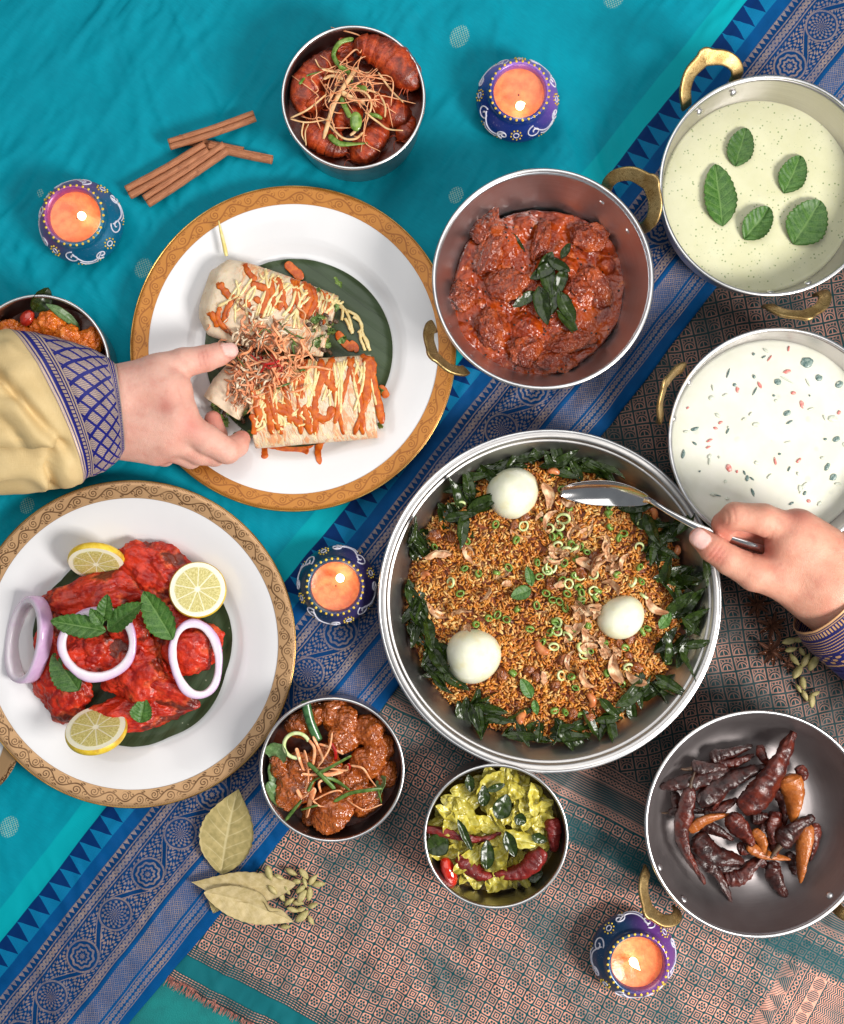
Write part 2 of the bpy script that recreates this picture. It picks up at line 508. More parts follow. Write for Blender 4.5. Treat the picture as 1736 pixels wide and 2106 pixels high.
def brocade_material():
    n = NT("green_and_copper_brocade")
    ox, oy, oz = n.sep(n.obj())
    x = ox + CX; y = CY - oy
    p = n.vec(x, y)
    wob = (n.noise(p, 260, 2) - .5) * 26
    u = x * .883 + y * .469 + wob * .6
    v = y * .883 - x * .469 + wob
    # small flower and square check
    c_ = 1 / 21.5
    iu, iv = n.floor(u * c_), n.floor(v * c_)
    a, b = n.frac(u * c_) - .5, n.frac(v * c_) - .5
    par = n.mod(iu + iv, 2.0)
    r = n.hyp(a, b); an = n.atan2(b, a)
    f = (n.frac(an * (3 / PI) + .5) - .5) * (PI / 3)
    d = n.min(n.hyp(r * n.cos(f) - .285, r * n.sin(f)), r)
    m = n.max(n.abs(a), n.abs(b))
    flower = n.step(d, .10, .145) * n.step(n.max(m, r * .80), .47, .43)
    square = n.max(n.band(m, .30, .40, .03), n.step(m, .2, .16) * n.step(m, .06, .1)) * .9
    chk = n.mix(par, n.vec(square, 0, 0), n.vec(flower, 0, 0))
    chk = n.sep(chk)[0] * n.step(n.abs(b), .485, .45)
    chk = n.max(chk, n.step(n.abs(n.abs(b) - .5), .05, .02) * 0)
    # larger arched scales of the cloth's field
    cs, sn = math.cos(-.17), math.sin(-.17)
    u2 = (x * cs + y * sn + wob * .7) * (1 / 30.0); v2 = (y * cs - x * sn + wob * 1.5) * (1 / 27.0)
    a2 = n.frac(u2) - .5; b2 = n.frac(v2) - .5
    m2 = n.max(n.abs(a2), n.abs(b2))
    edge = n.band(m2, .36, .43, .03)
    arch = n.hyp(a2 * 1.2, b2 - .36)
    arc = n.max(n.band(arch, .34, .41, .025), n.band(arch, .52, .57, .02), n.step(n.abs(a2), .045, .02) * n.step(arch, .35, .3)) * n.step(m2, .37, .34)
    rays = n.step(n.sin(n.atan2(b2 - .36, a2) * 18), .1, .7) * n.band(arch, .57, .75, .02) * n.step(m2, .37, .34) * .7
    scale = n.max(edge, arc, rays)
    # plain rows of the bands
    def dots(vc, per):
        aa = (n.frac(u * (1 / per)) - .5) * per
        return n.step(n.abs(n.hyp(aa, v - vc) - 3.2), 1.8, .9)
    def line(vc, w): return n.step(n.abs(v - vc), w, w * .5)
    fine = n.step(n.sin(v * 1.35), -.2, .4) * .55
    P = scale * n.step(v, 806, 803)
    bnd = n.max(line(808, 2), dots(816, 9), line(824, 2), dots(832, 9), line(840, 2))
    P = n.max(P, bnd * n.band(v, 804, 842, 1), fine * n.band(v, 842, 882, 1))
    bnd = n.max(line(884, 2), dots(891, 9), line(898, 2))
    P = n.max(P, bnd * n.band(v, 882, 902, 1))
    main = n.step(v, 901, 903) * n.step(v, 1531, 1529)
    dull = n.max(n.band(v, 928, 976, 3), 0) * n.step(u, 1500, 1620)
    P = n.max(P, chk * main * (1 - dull * .82))
    ft = n.max(line(1534, 1.2), line(1539, 1.2), line(1544, 1.2), line(1549, 1.2), line(1593, 1.2), line(1598, 1.2), line(1603, 1.2), line(1608, 1.4))
    P = n.max(P, ft * (n.step(n.sin(u * .9), -.6, 0) * .8 + .2))
    # end panel across the cloth
    w = (u - 2354) * (1 / 34.0)
    q = n.abs(n.frac(v * (1 / 38.0)) - .5) * 2
    pan = n.step(q + w, 1.03, .97) * n.step(n.sin((u + v) * .9), -.75, -.5)
    pan = n.max(pan, n.step(q + w, .97, 1.03) * n.step(n.sin((u - v) * 1.1), .2, .6) * .8)
    uu = u - 2388
    aa = (n.frac(v * (1 / 11.0)) - .5) * 11
    rows = n.max(n.step(n.abs(uu), 1.5, .8), n.step(n.abs(uu - 16), 1.5, .8), n.step(n.abs(n.hyp(aa, uu - 8) - 3.8), 1.7, .9))
    ab = (n.frac(v * (1 / 26.0)) - .5) * 26
    disc = n.max(n.step(n.hyp(ab, uu - 52), 12, 13), n.step(n.sin((u + v) * 1.2), .1, .5))
    zz = n.step(n.sin(uu * 1.3 + n.abs(n.frac(v * (1 / 16.0)) - .5) * 14), 0, .4)
    pan = n.mix(n.step(uu, -2, -1), n.vec(pan, 0, 0), n.vec(n.max(rows * n.step(uu, 18, 17), zz * n.band(uu, 20, 36, .5), disc * n.band(uu, 38, 66, .5), zz * n.step(uu, 68, 69)), 0, 0))
    pan = n.sep(pan)[0]
    mm = n.step(u, 2353, 2354.5) * n.step(v, 985, 990)
    P = P * (1 - mm) + pan * mm
    # copper thread exposed unevenly; dimmer patches paint in zari that is less lit
    open_lit = n.step(n.noise(n.vec(u * .6, v), 85, 3, .6), .30, .66) * .74 + .3
    deep = n.step(v, 1000, 860) * .55
    thr = n.step(n.noise(n.vec(u, v * .3), 1.5, 2), .2, .7) * .45 + .6
    P = n.min(P * open_lit * thr * (1 - deep) * 1.12, 1.0)
    ground = n.mix(n.noise(p, 120, 3), srgb(12, 62, 68), srgb(18, 84, 90))
    ground = n.mix(n.step(v, 900, 820) * .65, ground, srgb(16, 30, 32))
    ground = n.mix(n.band(v, 1552, 1590, 2), ground, srgb(22, 104, 112))
    copper = n.mix(n.noise(p, 50, 3), srgb(246, 180, 158), srgb(228, 152, 128))
    c = n.mix(P, ground, copper)
    nm = n.bump(P, 1.3, .55)
    return n.out(c, .5, P * .08, nm, Specular_IOR_Level=.12)

def cloth_grid(s0, s1, t0, t1, step, z0, ds, dt, thick=2.2, extra=None):
    """sheet in border coordinates; ds, dt picture directions (y down)"""
    ns, ntt = int((s1 - s0) / step), int((t1 - t0) / step)
    S, T = np.meshgrid(np.linspace(s0, s1, ns), np.linspace(t0, t1, ntt), indexing='ij')
    T = T + (np.clip((T - t1 + 60) / 60, 0, 1)) * (5 * np.sin(S / 170 + 1) + 4 * fbm(P3(S / 120, 0 * S), 2, 77))
    x = S * ds[0] + T * dt[0]; yd = S * ds[1] + T * dt[1]
    h = z0 + wrinkle(x, -yd) + (extra(S, T) if extra else 0)
    v = np.stack([x - CX, CY - yd, h], -1).reshape(-1, 3)
    f = quads(ns, ntt)
    # hem: a second layer under the last column keeps a real edge
    e = np.arange(ns) * ntt + ntt - 1
    k = len(v)
    low = v[e] - np.array([0, 0, thick + 2])
    v = np.vstack([v, low])
    i = np.arange(ns - 1)
    f = np.vstack([f, np.stack([e[i], e[i + 1], k + i + 1, k + i], -1)])
    return v, f

m_under = simple("plain_teal_cotton", srgb(0, 112, 112), srgb(0, 128, 126), 60, .75, bump=(3, .8))
o = bpy.data.objects.new("tabletop", mesh("tabletop", (np.array([[-1900, -1900, -9], [1900, -1900, -9], [1900, 1900, -9], [-1900, 1900, -9.]]), np.array([[0, 1, 2, 3]])), m_under))
col0.objects.link(o); tag(o, kind='structure')

ORG0 = (CX, -CY, 0.0)
def hem(S, T):
    return np.where(T > 1485, 1.4 * np.exp(-((T - 1505) / 9.0) ** 2), 0) + 1.6 * np.exp(-((T - 1207) / 4.0) ** 2) + 1.2 * np.exp(-((T - 1424 + 6 * np.sin(S / 240)) / 5.0) ** 2) + 1.2 * np.exp(-((T - 1468 + 9 * np.sin(S / 310 + 1)) / 4.0) ** 2)
saree = thing("silk_cloth", "teal silk cloth with a blue and gold woven border under most of the dishes", "cloth", ORG0)
g = cloth_grid(-2150, 1500, -420, 1522, 6.0, 2.0, (.6217, -.7833), (.7833, .6217), extra=hem)
part("woven_sheet", g, saree_material(), saree, rel=True)
brocade = thing("brocade_cloth", "dark green brocade cloth with copper flower check and a fringed edge", "cloth", ORG0)
m_broc = brocade_material()
def v_edge(S, T): return 0 * S
g = cloth_grid(-250, 3200, -500, 1612, 7.0, -5.0, (.883, .469), (-.469, .883), extra=lambda S, T: np.minimum(0, 0 * S))
part("woven_sheet", g, m_broc, brocade, rel=True)
m_fringe = simple("copper_fringe_thread", srgb(214, 140, 122), srgb(150, 92, 84), 8, .6)
fr = []
for k in range(420):
    uu = 900 + k * 1.6 + rng.normal() * .5
    v0 = 1610.0; L = rng.uniform(17, 27)
    p0 = np.array([uu * .883 - v0 * .469, uu * .469 + v0 * .883])
    sk = rng.normal() * .22
    d = np.array([-.469 + .883 * sk, .883 + .469 * sk])
    pts = [(p0[0] + d[0] * L * q - CX, CY - (p0[1] + d[1] * L * q), -3.5 - 1.5 * q + rng.normal() * .3) for q in (0, .5, 1)]
    fr.append(tube(pts, [.8, .7, .35], n=4, caps=False))
part("fringe", join(fr), m_fringe, brocade, rel=True, kind="stuff")
# ------------------------------------------------------------------ metals and china
def steel(name, c1=(.70, .67, .67), c2=(.60, .57, .57), rough=.36, ring=True):
    n = NT(name); x, y, z = n.sep(n.obj())
    r = n.hyp(x, y); an = n.atan2(y, x)
    br = n.noise(n.vec(r * .9 + z * .8, an * 1.2, 0), 1.1, 3)
    sm = n.noise(n.vec(x, y, z), 55, 4)
    sc_ = n.noise(n.vec(r * .35 + z * .3, an * 3, 2), 2.2, 2)
    c = n.mix(sm, c2, c1)
    c = n.mul(n.step(br, .3, .75) * .35, c, (.70, .69, .70))
    nm = n.bump(br * .7 + sc_ * .3, .5, .32)
    return n.out(c, sm * .16 + (rough - .05), 1.0, nm, Anisotropic=.4)
m_steel = steel("brushed_steel")
m_steel_dark = steel("worn_bowl_steel", (.60, .56, .55), (.46, .42, .42), .33)
m_rim = simple("polished_steel_rim", (.80, .79, .78), (.66, .65, .66), 30, .32, 1.0)
m_alu = steel("matt_pan_steel", (.66, .64, .62), (.54, .52, .51), .36)
def brass_material():
    n = NT("engraved_brass"); p = n.obj()
    w = n.noise(p, 14, 2, .5, 1.2)
    eng = n.step(n.sin(w * 60), .35, .75)
    pat = n.noise(p, 30, 4)
    c = n.mix(n.step(pat, .3, .7), srgb(204, 176, 122), srgb(164, 132, 82))
    c = n.mix(eng * .55, c, srgb(92, 64, 28))
    return n.out(c, pat * .2 + .36, 1.0, n.bump(eng, 1.0, -.6))
m_brass = brass_material()
def katori(cx, cy, R, zr, label, group=None, seed=0):
    """straight sided steel bowl; rim circle seen at (cx, cy)"""
    c = V(cx, cy, zr); R = RR(R, zr); z0 = 4.0
    t = thing("steel_bowl", label, "bowl", (c[0], c[1], z0), group)
    rb = R * .93
    outer = [(0, 0), (rb * .55, 0), (rb * .9, .5), (rb * .975, 3), (rb, 9), (R * .965, zr * .55), (R * .985, zr - 16), (R * 1.0, zr - 14.5), (R, zr - 4)]
    inner = [(R - 3.2, zr - 6), (R * .972, zr - 16), (R * .945, zr * .5), (rb * .955, 14), (rb * .9, 7), (0, 6)]
    part("body", lathe(outer + inner, 96), m_steel_dark, t, rel=True)
    a = np.linspace(0, 2 * PI, 121)[:-1]
    part("rim", loop_tube(np.stack([np.cos(a) * (R - 1.6), np.sin(a) * (R - 1.6), 0 * a + zr - z0 + .5], -1), 3.3, 3.3, 8), m_rim, t, rel=True)
    return t
def kadai(cx, cy, R, zr, label, handles, base=.55, curve=1.75, mat=None, hl=None):
    """round bottomed pan with two riveted brass handles; handles: picture angles in degrees (0 right, 90 up) with tilt"""
    c = V(cx, cy, zr); R = RR(R, zr); z0 = 4.0; h = zr - z0
    t = thing("kadai_pan", label, "pan", (c[0], c[1], z0), "round steel pans with brass handles")
    f = np.linspace(0, 1, 22)
    wr = R * (base + (1 - base) * f ** .62); wz = 6 + (h - 6) * f ** curve
    inner = [(0.02, 6.0), (R * base * .5, 6.0), (R * base * .9, 6.2)] + list(zip(wr[1:], wz[1:]))
    outer = [(r + 3.4, z - 4 if z > 12 else max(z - 5, 1)) for r, z in inner[3:]][::-1] + [(R * base * .9, 0), (0.02, 0)]
    part("body", lathe((inner + outer)[::-1], 112), mat or m_steel, t, rel=True)
    a = np.linspace(0, 2 * PI, 141)[:-1]
    part("rim", loop_tube(np.stack([np.cos(a) * (R + 2), np.sin(a) * (R + 2), 0 * a + h], -1), 4.0, 3.2, 8), m_rim, t, rel=True)
    for deg, tilt, sc_ in handles:
        th = math.radians(deg)
        pr = np.array([(-52, -4, -20), (-55, 10, -6), (-52, 30, 0), (-34, 51, 0), (-6, 61, 0), (3, 64, 0), (12, 60, 0), (38, 46, 0), (53, 27, 0), (56, 9, -6), (53, -4, -20)], float) * sc_ * np.array([1.0, 1.06, 1])
        path = spline(pr, 54)
        ct, st = math.cos(tilt), math.sin(tilt)
        x, y, z = path[:, 0], path[:, 1] * ct - path[:, 2] * st, path[:, 1] * st + path[:, 2] * ct
        P = np.stack([x, y, z], -1)
        up = (0, -math.sin(tilt), math.cos(tilt))
        wdt = 13.5 + 3 * np.exp(-((np.linspace(0, 1, 54) - .5) / .09) ** 2) - 2 * np.cos(np.linspace(0, 2 * PI, 54))
        g = tube(P, wdt * sc_, 3.8 * sc_, 16, up, power=.42)
        v = g[0] + np.array([0, R + 4, h - 14])
        v = rotz(v, th - PI / 2)
        part("handle", (v, g[1]), m_brass, t, rel=True)
        for sgn in (-1, 1):
            v, fq = ico(2)
            v = v * np.array([7, 2.8, 7])
            v = rot(v, (-.65, 0, 0)) + np.array([0, R * .955, h * .80])
            part("rivet", (rotz(v, th - PI / 2 + sgn * .19), fq), m_rim, t, rel=True)
    return t
def kadai_z(R, zr, r, base=.55, curve=1.75):
    """inside height of a kadai at radius r (true units)"""
    f = np.clip((r / R - base) / (1 - base), 0, 1) ** (1 / .62)
    return 4 + 6 + (zr - 10) * f ** curve

# china plates ------------------------------------------------
def gold_band_material(name, base, dark, N, R, seed, line_w=1.0, strength=1.0, bead=True, metal=.55):
    """scrolled vine printed on the gold rim; R outer radius of the band"""
    n = NT(name); x, y, z = n.sep(n.obj())
    r = n.hyp(x, y); an = n.atan2(y, x) * (N / (2 * PI))
    W = R * .105
    b = (r - R * .895) * (1 / W)                  # 0 inner edge .. 1 outer edge
    cell = 2 * PI * R * .95 / N
    q = an + n.sin(an * 1.7) * .06
    a = n.frac(q)
    vine = n.abs(b - .44 - n.sin(q * 2 * PI) * .22) * W
    ln = n.step(vine, 2.1 * line_w, .9 * line_w)
    for ca, cb, rr, sg in ((.25, .36, 9.5, 1), (.75, .56, 9.5, -1), (.02, .62, 6.0, 1), (.5, .28, 6.0, -1)):
        dx = (n.frac(a - ca + .5) - .5) * cell; dy = (b - cb) * W
        d = n.hyp(dx, dy); th = n.atan2(dy, dx) * (sg / (2 * PI))
        sp = n.abs(n.frac(th + d * (1 / 5.2)) - .5) * 5.2
        ln = n.max(ln, n.step(sp, 1.5 * line_w, .6 * line_w) * n.step(d, rr, rr - 1.2))
    for ca, cb in ((.12, .80), (.38, .16), (.62, .80), (.88, .14)):
        dx = (n.frac(a - ca + .5) - .5) * cell; dy = (b - cb) * W
        lf = n.hyp(dx * .8 + dy * .5, dy * 1.2 - dx * .3)
        ln = n.max(ln, n.step(lf, 4.6, 3.2) * n.step(n.abs(dx * .5 - dy), .3, 1.0))
    ln = ln * n.band(b, .06, .84, .03)
    if bead:
        bd = n.step(n.abs(n.frac(an * 22) - .5), .30, .2) * n.band(b, .87, .955, .02)
        ln = n.max(ln, bd * .8)
    ln = n.max(ln, n.band(b, -.02, .02, .02) * .6)
    pv = n.noise(n.vec(x, y), 40, 4)
    wear = n.step(pv, .25, .6) * .35 + .65
    c = n.mix(pv, base, tuple(k * .82 for k in base))
    c = n.mix(ln * wear * strength, c, dark)
    return n.out(c, pv * .15 + .27, metal, n.bump(ln, .8, -.4))
def china_material():
    n = NT("white_glazed_china"); p = n.obj()
    c = n.mix(n.noise(p, 70, 3), (.80, .79, .80), (.76, .755, .765))
    return n.out(c, .16, 0.0, n.bump(n.noise(p, 90, 2), 1.0, .2), Coat_Weight=.5, Coat_Roughness=.05)
m_china = china_material()
m_gilt = simple("gilt_edge", srgb(200, 164, 96), srgb(160, 118, 62), 30, .3, 1.0)
def plate(cx, cy, R, label, band_mat, zr=48.0, group="white dinner plates with gold bands"):
    c = V(cx, cy, zr); R = RR(R, zr); z0 = 4.0; h = zr - z0
    t = thing("dinner_plate", label, "plate", (c[0], c[1], z0), group)
    top = [(0.02, 8), (R * .30, 8), (R * .56, 8.4), (R * .605, 9.6), (R * .635, 12.5), (R * .66, 17.5), (R * .68, 20.5), (R * .71, 22.6), (R * .80, h - 13), (R * .895, h - 6.0)]
    brim = [(R * .895, h - 6.0), (R * .97, h - 1.2), (R * .993, h), (R, h - 1.6)]
    under = [(R, h - 2.2), (R * .97, h - 6), (R * .80, h - 19), (R * .68, 12), (R * .62, 1.5), (R * .60, 0), (R * .57, 0), (R * .56, 3), (0.02, 3)]
    part("china", lathe((top + under)[::-1], 144), m_china, t, rel=True)
    g = lathe([(r, z + (.9 if r < R * .99 else .5)) for r, z in brim][::-1], 144)
    part("gold_band", g, band_mat(R), t, rel=True)
    a = np.linspace(0, 2 * PI, 161)[:-1]
    part("gilt_edge", loop_tube(np.stack([np.cos(a) * (R + .3), np.sin(a) * (R + .3), 0 * a + h - 1.2], -1), 1.5, 1.8, 6), m_gilt, t, rel=True)
    return t, c, R
def plate_z(R, r, zr=48.0):
    """upper surface height of a plate at radius r"""
    h = zr - 4.0
    return 4 + np.interp(r / R, [0, .56, .605, .635, .66, .68, .71, .80, .895, .97, 1], [8, 8.4, 9.6, 12.5, 17.5, 20.5, 22.6, h - 13, h - 6, h - 1, h])

orange_gold = lambda R: gold_band_material("orange_gold_scroll_band", srgb(190, 124, 50), srgb(140, 80, 24), 26, R, 1, 1.0, .9, metal=.4)
tan_gold = lambda R: gold_band_material("tan_gold_scroll_band", srgb(214, 170, 124), srgb(92, 60, 32), 30, R, 2, 1.0, .92, metal=.4)
wrap_plate, WC, WR = plate(603, 717, 334, "white dinner plate with bright orange gold band, under the cut wraps", orange_gold)
chick_plate, KC, KR = plate(271, 1325, 336, "white dinner plate with dull tan gold scroll band, under the red chicken", tan_gold, zr=50.0)
side = thing("side_plate", "gold scroll rim of a plate peeping out beneath the red chicken plate", "plate", V(-88, 1512, 20))
Rs = 136.0
part("china", lathe([(0.02, 6), (Rs * .6, 6), (Rs * .72, 10), (Rs * .8, 12), (Rs, 16), (Rs, 14), (Rs * .7, 3), (Rs * .6, 0), (0.02, 0)][::-1], 96), m_china, side, rel=True)
part("gold_band", lathe([(Rs * .74, 12), (Rs * .895, 14.8), (Rs * .985, 17.2), (Rs * 1.003, 16)][::-1], 96), gold_band_material("tan_gold_saucer_band", srgb(206, 164, 118), srgb(96, 62, 34), 14, Rs * 1.04, 5, .9), side, rel=True)

# the pans and bowls ------------------------------------------
prawn_bowl = katori(727, 201, 147, 128, "straight steel bowl of prawns on the teal cloth, above the cinnamon", "small straight steel bowls")
nugget_bowl = katori(80, 752, 145, 112, "steel bowl half hidden by the gold sleeve, holding orange fried pieces", "small straight steel bowls")
brown_bowl = katori(683, 1583, 148, 112, "steel bowl of brown sauced pieces beside the bay leaves", "small straight steel bowls")
cabbage_bowl = katori(1020, 1720, 148, 112, "steel bowl of yellow cabbage tucked under the big rice pan", "small straight steel bowls")
TOM = (1117, 574, 222, 168); SOUP = (1583, 382, 222, 150); RAI = (1604, 903, 224, 150); CHI = (1560, 1695, 229, 120)
tom_pan = kadai(*TOM, "steel pan of red tomato curry with two brass handles", [(42, .55, 1.0), (216, .75, .95)], base=.42, curve=1.5, mat=steel("curry_pan_steel", (.78, .83, .86), (.68, .72, .75), .34))
soup_pan = kadai(*SOUP, "steel pan of pale green mint soup at the top edge of the table", [(119, .50, 1.02), (284, .7, .95)], base=.66, curve=1.9)
raita_pan = kadai(*RAI, "steel pan of white raita behind the hand with the spoon", [(157, .95, .95), (337, .8, .95)], base=.66, curve=1.9)
chili_pan = kadai(*CHI, "steel pan of dark dried chillies in the corner", [(217, .62, .92), (326, .7, .95)], base=.58, curve=1.6, mat=steel("dark_pan_steel", (.50, .46, .46), (.38, .34, .34), .54))
# wide rice pan with a flat stepped rim
BIR = (1131, 1237, 352, 108)
bc_ = V(BIR[0], BIR[1], BIR[3]); BR = RR(BIR[2], BIR[3]); z0 = 4.0; h = BIR[3] - z0
rice_pan = thing("rice_pan", "large shallow steel pan of biryani with a flat rim", "pan", (bc_[0], bc_[1], z0))
prof = [(0.02, 6), (BR * .70, 6), (BR * .75, 9), (BR * .79, 22), (BR * .83, 42), (BR * .885, 68), (BR * .934, h - 12), (BR * .941, h - 9), (BR * .946, h - 9.5), (BR * .951, h - 8.5), (BR * .955, h - 3), (BR * .966, h - .5), (BR * .985, h), (BR * .998, h - 1.5), (BR, h - 6), (BR * .985, h - 8), (BR * .956, h - 14), (BR * .90, 66), (BR * .84, 36), (BR * .79, 12), (BR * .74, 0), (0.02, 0)]
part("body", lathe(prof[::-1], 160), m_alu, rice_pan, rel=True)
a = np.linspace(0, 2 * PI, 181)[:-1]
part("rim", loop_tube(np.stack([np.cos(a) * (BR - 1), np.sin(a) * (BR - 1), 0 * a + h - 3.2], -1), 3.6, 3.6, 8), m_rim, rice_pan, rel=True)

# ------------------------------------------------------------------ painted pot candles
def pot_material(name, c1, c2, ang):
    n = NT(name); x, y, z = n.sep(n.obj())
    k = (x * math.cos(ang) + y * math.sin(ang)) * (1 / 150.0) + .5 + (n.noise(n.vec(x, y, z), 60, 3) - .5) * .35
    c = n.mix(n.step(k, .25, .75), c1, c2)
    c = n.mix(n.step(n.noise(n.vec(x, y, z), 4, 3), .62, .75) * .35, c, srgb(180, 170, 200))
    return n.out(c, .34, .25, n.bump(n.noise(n.vec(x, y, z), 3, 2), .6, .4), Coat_Weight=.5, Coat_Roughness=.15)
m_yellow = simple("yellow_relief_paint", srgb(232, 200, 70), srgb(206, 168, 40), 10, .45)
m_whitep = simple("white_relief_paint", srgb(226, 222, 230), srgb(196, 196, 214), 10, .45)
def wax_material():
    n = NT("salmon_candle_wax"); p = n.obj()
    c = n.mix(n.step(n.noise(p, 14, 4), .3, .7), srgb(252, 146, 96), srgb(238, 120, 80))
    return n.out(c, .3, 0.0, n.bump(n.noise(p, 6, 4), 1.5, .5), Subsurface_Weight=.45, Subsurface_Radius=(1, .35, .15), Subsurface_Scale=14 * U)
m_wax = wax_material()
m_wick = simple("burnt_wick", (.02, .015, .01), rough=.9)
def flame_material():
    n = NT("candle_flame"); x, y, z = n.sep(n.obj())
    n.b.inputs['Base Color'].default_value = (1, .7, .3, 1)
    n.set(n.b.inputs['Emission Color'], (1.0, .80, .42)); n.b.inputs['Emission Strength'].default_value = 9.0
    return n.mat
m_flame = flame_material()
def spiral2(cx, cy, r, turns, a0, n=26, sg=1):
    t = np.linspace(0, 1, n)
    rr = r * (1 - .85 * t); th = a0 + sg * t * turns * 2 * PI
    return np.stack([cx + rr * np.cos(th), cy + rr * np.sin(th)], -1)
def candle(px, py, R, fx, fy, label, c1, c2, ang, seed, roll):
    z0 = 4.0
    c = V(px, py, 40); R = RR(R, 40)
    t = thing("pot_candle", label, "candle", (c[0], c[1], z0), "painted clay pot candles")
    prof = np.array([(.02, 0), (.62, 0), (.74, 2), (.90, 14), (.985, 28), (1.0, 38), (.97, 48), (.88, 60), (.78, 69), (.735, 74), (.735, 80), (.725, 86), (.69, 89.5), (.64, 88), (.605, 82), (.60, 70), (.60, 52), (.02, 50)])
    prof[:, 0] *= R
    pm = pot_material("glossy_pot_paint_%d" % seed, c1, c2, ang)
    part("pot", lathe(prof, 88), pm, t, rel=True)
    sp = spline(np.column_stack([prof[4:15, 0], 0 * prof[4:15, 0], prof[4:15, 1]]), 120)
    # outside surface point at fraction w (0 = widest belt, 1 = neck)
    zs = np.linspace(38, 72, 60); rs = np.interp(zs, prof[:, 1][4:11], prof[:, 0][4:11])
    arc = np.concatenate([[0], np.cumsum(np.hypot(np.diff(zs), np.diff(rs)))])
    def S(a, w, lift=.5):
        q = np.clip(w, -.3, 1) * arc[-1]
        zz = np.interp(q, arc, zs); rr = np.interp(q, arc, rs)
        zz = np.where(w < 0, 38 + w * 26, zz); rr = np.where(w < 0, R * np.interp(38 + w * 26, [14, 28, 38], [.9, .985, 1]), rr)
        return np.stack([(rr + lift) * np.cos(a), (rr + lift) * np.sin(a), zz + lift * .7], -1)
    # dots round the lip
    ds = []
    v, f = ico(1)
    nd = 30
    for k in range(nd):
        a = k * 2 * PI / nd
        ds.append((v * np.array([2.7, 2.7, 1.6]) + np.array([R * .70 * math.cos(a), R * .70 * math.sin(a), 89.0]), f))
    part("painted_dots", join(ds), m_yellow, t, rel=True)
    lines, dots = [], []
    for k in range(4):
        a0 = roll + k * PI / 2
        def curve(pts, w=1.6):
            p = S(a0 + pts[:, 0], pts[:, 1])
            lines.append(tube(p, w, w * .8, 6))
        u = np.linspace(0, 1, 40)
        q = np.stack([-.45 + u * .75, .72 - .55 * np.sin(u * PI * .9) - .1 * u], -1); curve(q)
        s_ = spiral2(-.45, .5, .22, 1.3, PI / 2); s_[:, 1] = .5 + (s_[:, 1] - .5) * 1.5; curve(s_)
        s_ = spiral2(.28, .30, .17, 1.2, -PI / 2, sg=-1); s_[:, 1] = .30 + (s_[:, 1] - .30) * 1.5; curve(s_, 1.8)
        q = np.stack([-.3 + u * .5, .2 - .3 * np.sin(u * PI)], -1); curve(q, 1.4)
        th = np.linspace(0, 2 * PI, 22)
        curve(np.stack([.62 + .07 * np.cos(th), .45 + .13 * np.sin(th)], -1), 1.3)
        for j in range(9):
            dots.append((.62 + .135 * math.cos(j * 2 * PI / 9), .45 + .27 * math.sin(j * 2 * PI / 9), 1.9))
        for j in range(9):
            dots.append((-.36 + j * .075, .02 - .18 * math.sin(j / 8 * PI), 1.6))
        gd = []
        for (aa, ww, rr) in dots:
            p = S(np.array([a0 + aa]), np.array([ww]))[0]
            gd.append((v * rr + p, f))
        dots = []
        lines_d = join(gd)
        part("painted_dots", lines_d, m_yellow, t, rel=True)
    part("painted_swirls", join(lines), m_whitep, t, rel=True)
    # wax pool, slightly hollow round the wick
    nr, na = 14, 48
    rr = np.linspace(.02, .602, nr) * R; aa = np.arange(na) * 2 * PI / na
    A, Q = np.meshgrid(aa, rr, indexing='ij')
    X, Y = Q * np.cos(A), Q * np.sin(A)
    wz = 66 + 7 * (Q / (R * .6)) ** 3 + 1.3 * fbm(P3(X / 14, Y / 14), 2, seed)
    wax = part("wax", (np.stack([X, Y, wz], -1).reshape(-1, 3), quads(na, nr, True)[:, ::-1]), m_wax, t, rel=True)
    w = V(fx, fy, 84); w = np.array([w[0] - c[0], w[1] - c[1], 0])
    part("wick", tube(np.array([w + (0, 0, 64), w + (.5, 0, 72), w + (2, 1, 78)]), [1.4, 1.2, .9], n=6), m_wick, t, rel=True)
    fz = np.linspace(0, 1, 14)
    fr_ = 9.0 * np.sin(PI * np.clip(fz, 0, 1) ** .62) * (1 - .25 * fz) + .1
    ctr = w + np.array([2, 1, 74])
    part("flame", tube(np.stack([ctr[0] + 9 * fz ** 2, ctr[1] - 6 * fz ** 2, ctr[2] + 38 * fz], -1), fr_, n=12), m_flame, t, rel=True)
    d = bpy.data.lights.new("candle_light", 'POINT'); d.energy = .004; d.color = (1, .55, .22); d.shadow_soft_size = 6 * U
    o = bpy.data.objects.new("candle_light", d); col0.objects.link(o); o.parent = t
    o.location = tuple(np.array([ctr[0], ctr[1], 116.0]) * U)
    return t
purple, blue_, teal_, mag = srgb(122, 84, 176), srgb(28, 52, 132), srgb(10, 104, 140), srgb(142, 62, 130)
candle(168, 457, 86, 167, 446, "lit pot candle with magenta and teal paint beside the cinnamon sticks", mag, teal_, -.6, 1, .3)
candle(1064, 207, 85, 1066, 220, "lit pot candle with violet and navy paint beside the prawn bowl", blue_, srgb(140, 96, 190), 1.0, 2, .9)
candle(693, 1203, 81, 697, 1189, "lit pot candle with dark teal paint between the two gold plates and the rice pan", srgb(12, 66, 96), srgb(58, 52, 104), -.2, 3, 1.3)
candle(1302, 1962, 87, 1299, 1977, "lit pot candle with navy and purple paint on the copper brocade", srgb(12, 60, 100), srgb(110, 60, 140), -.1, 4, .1)
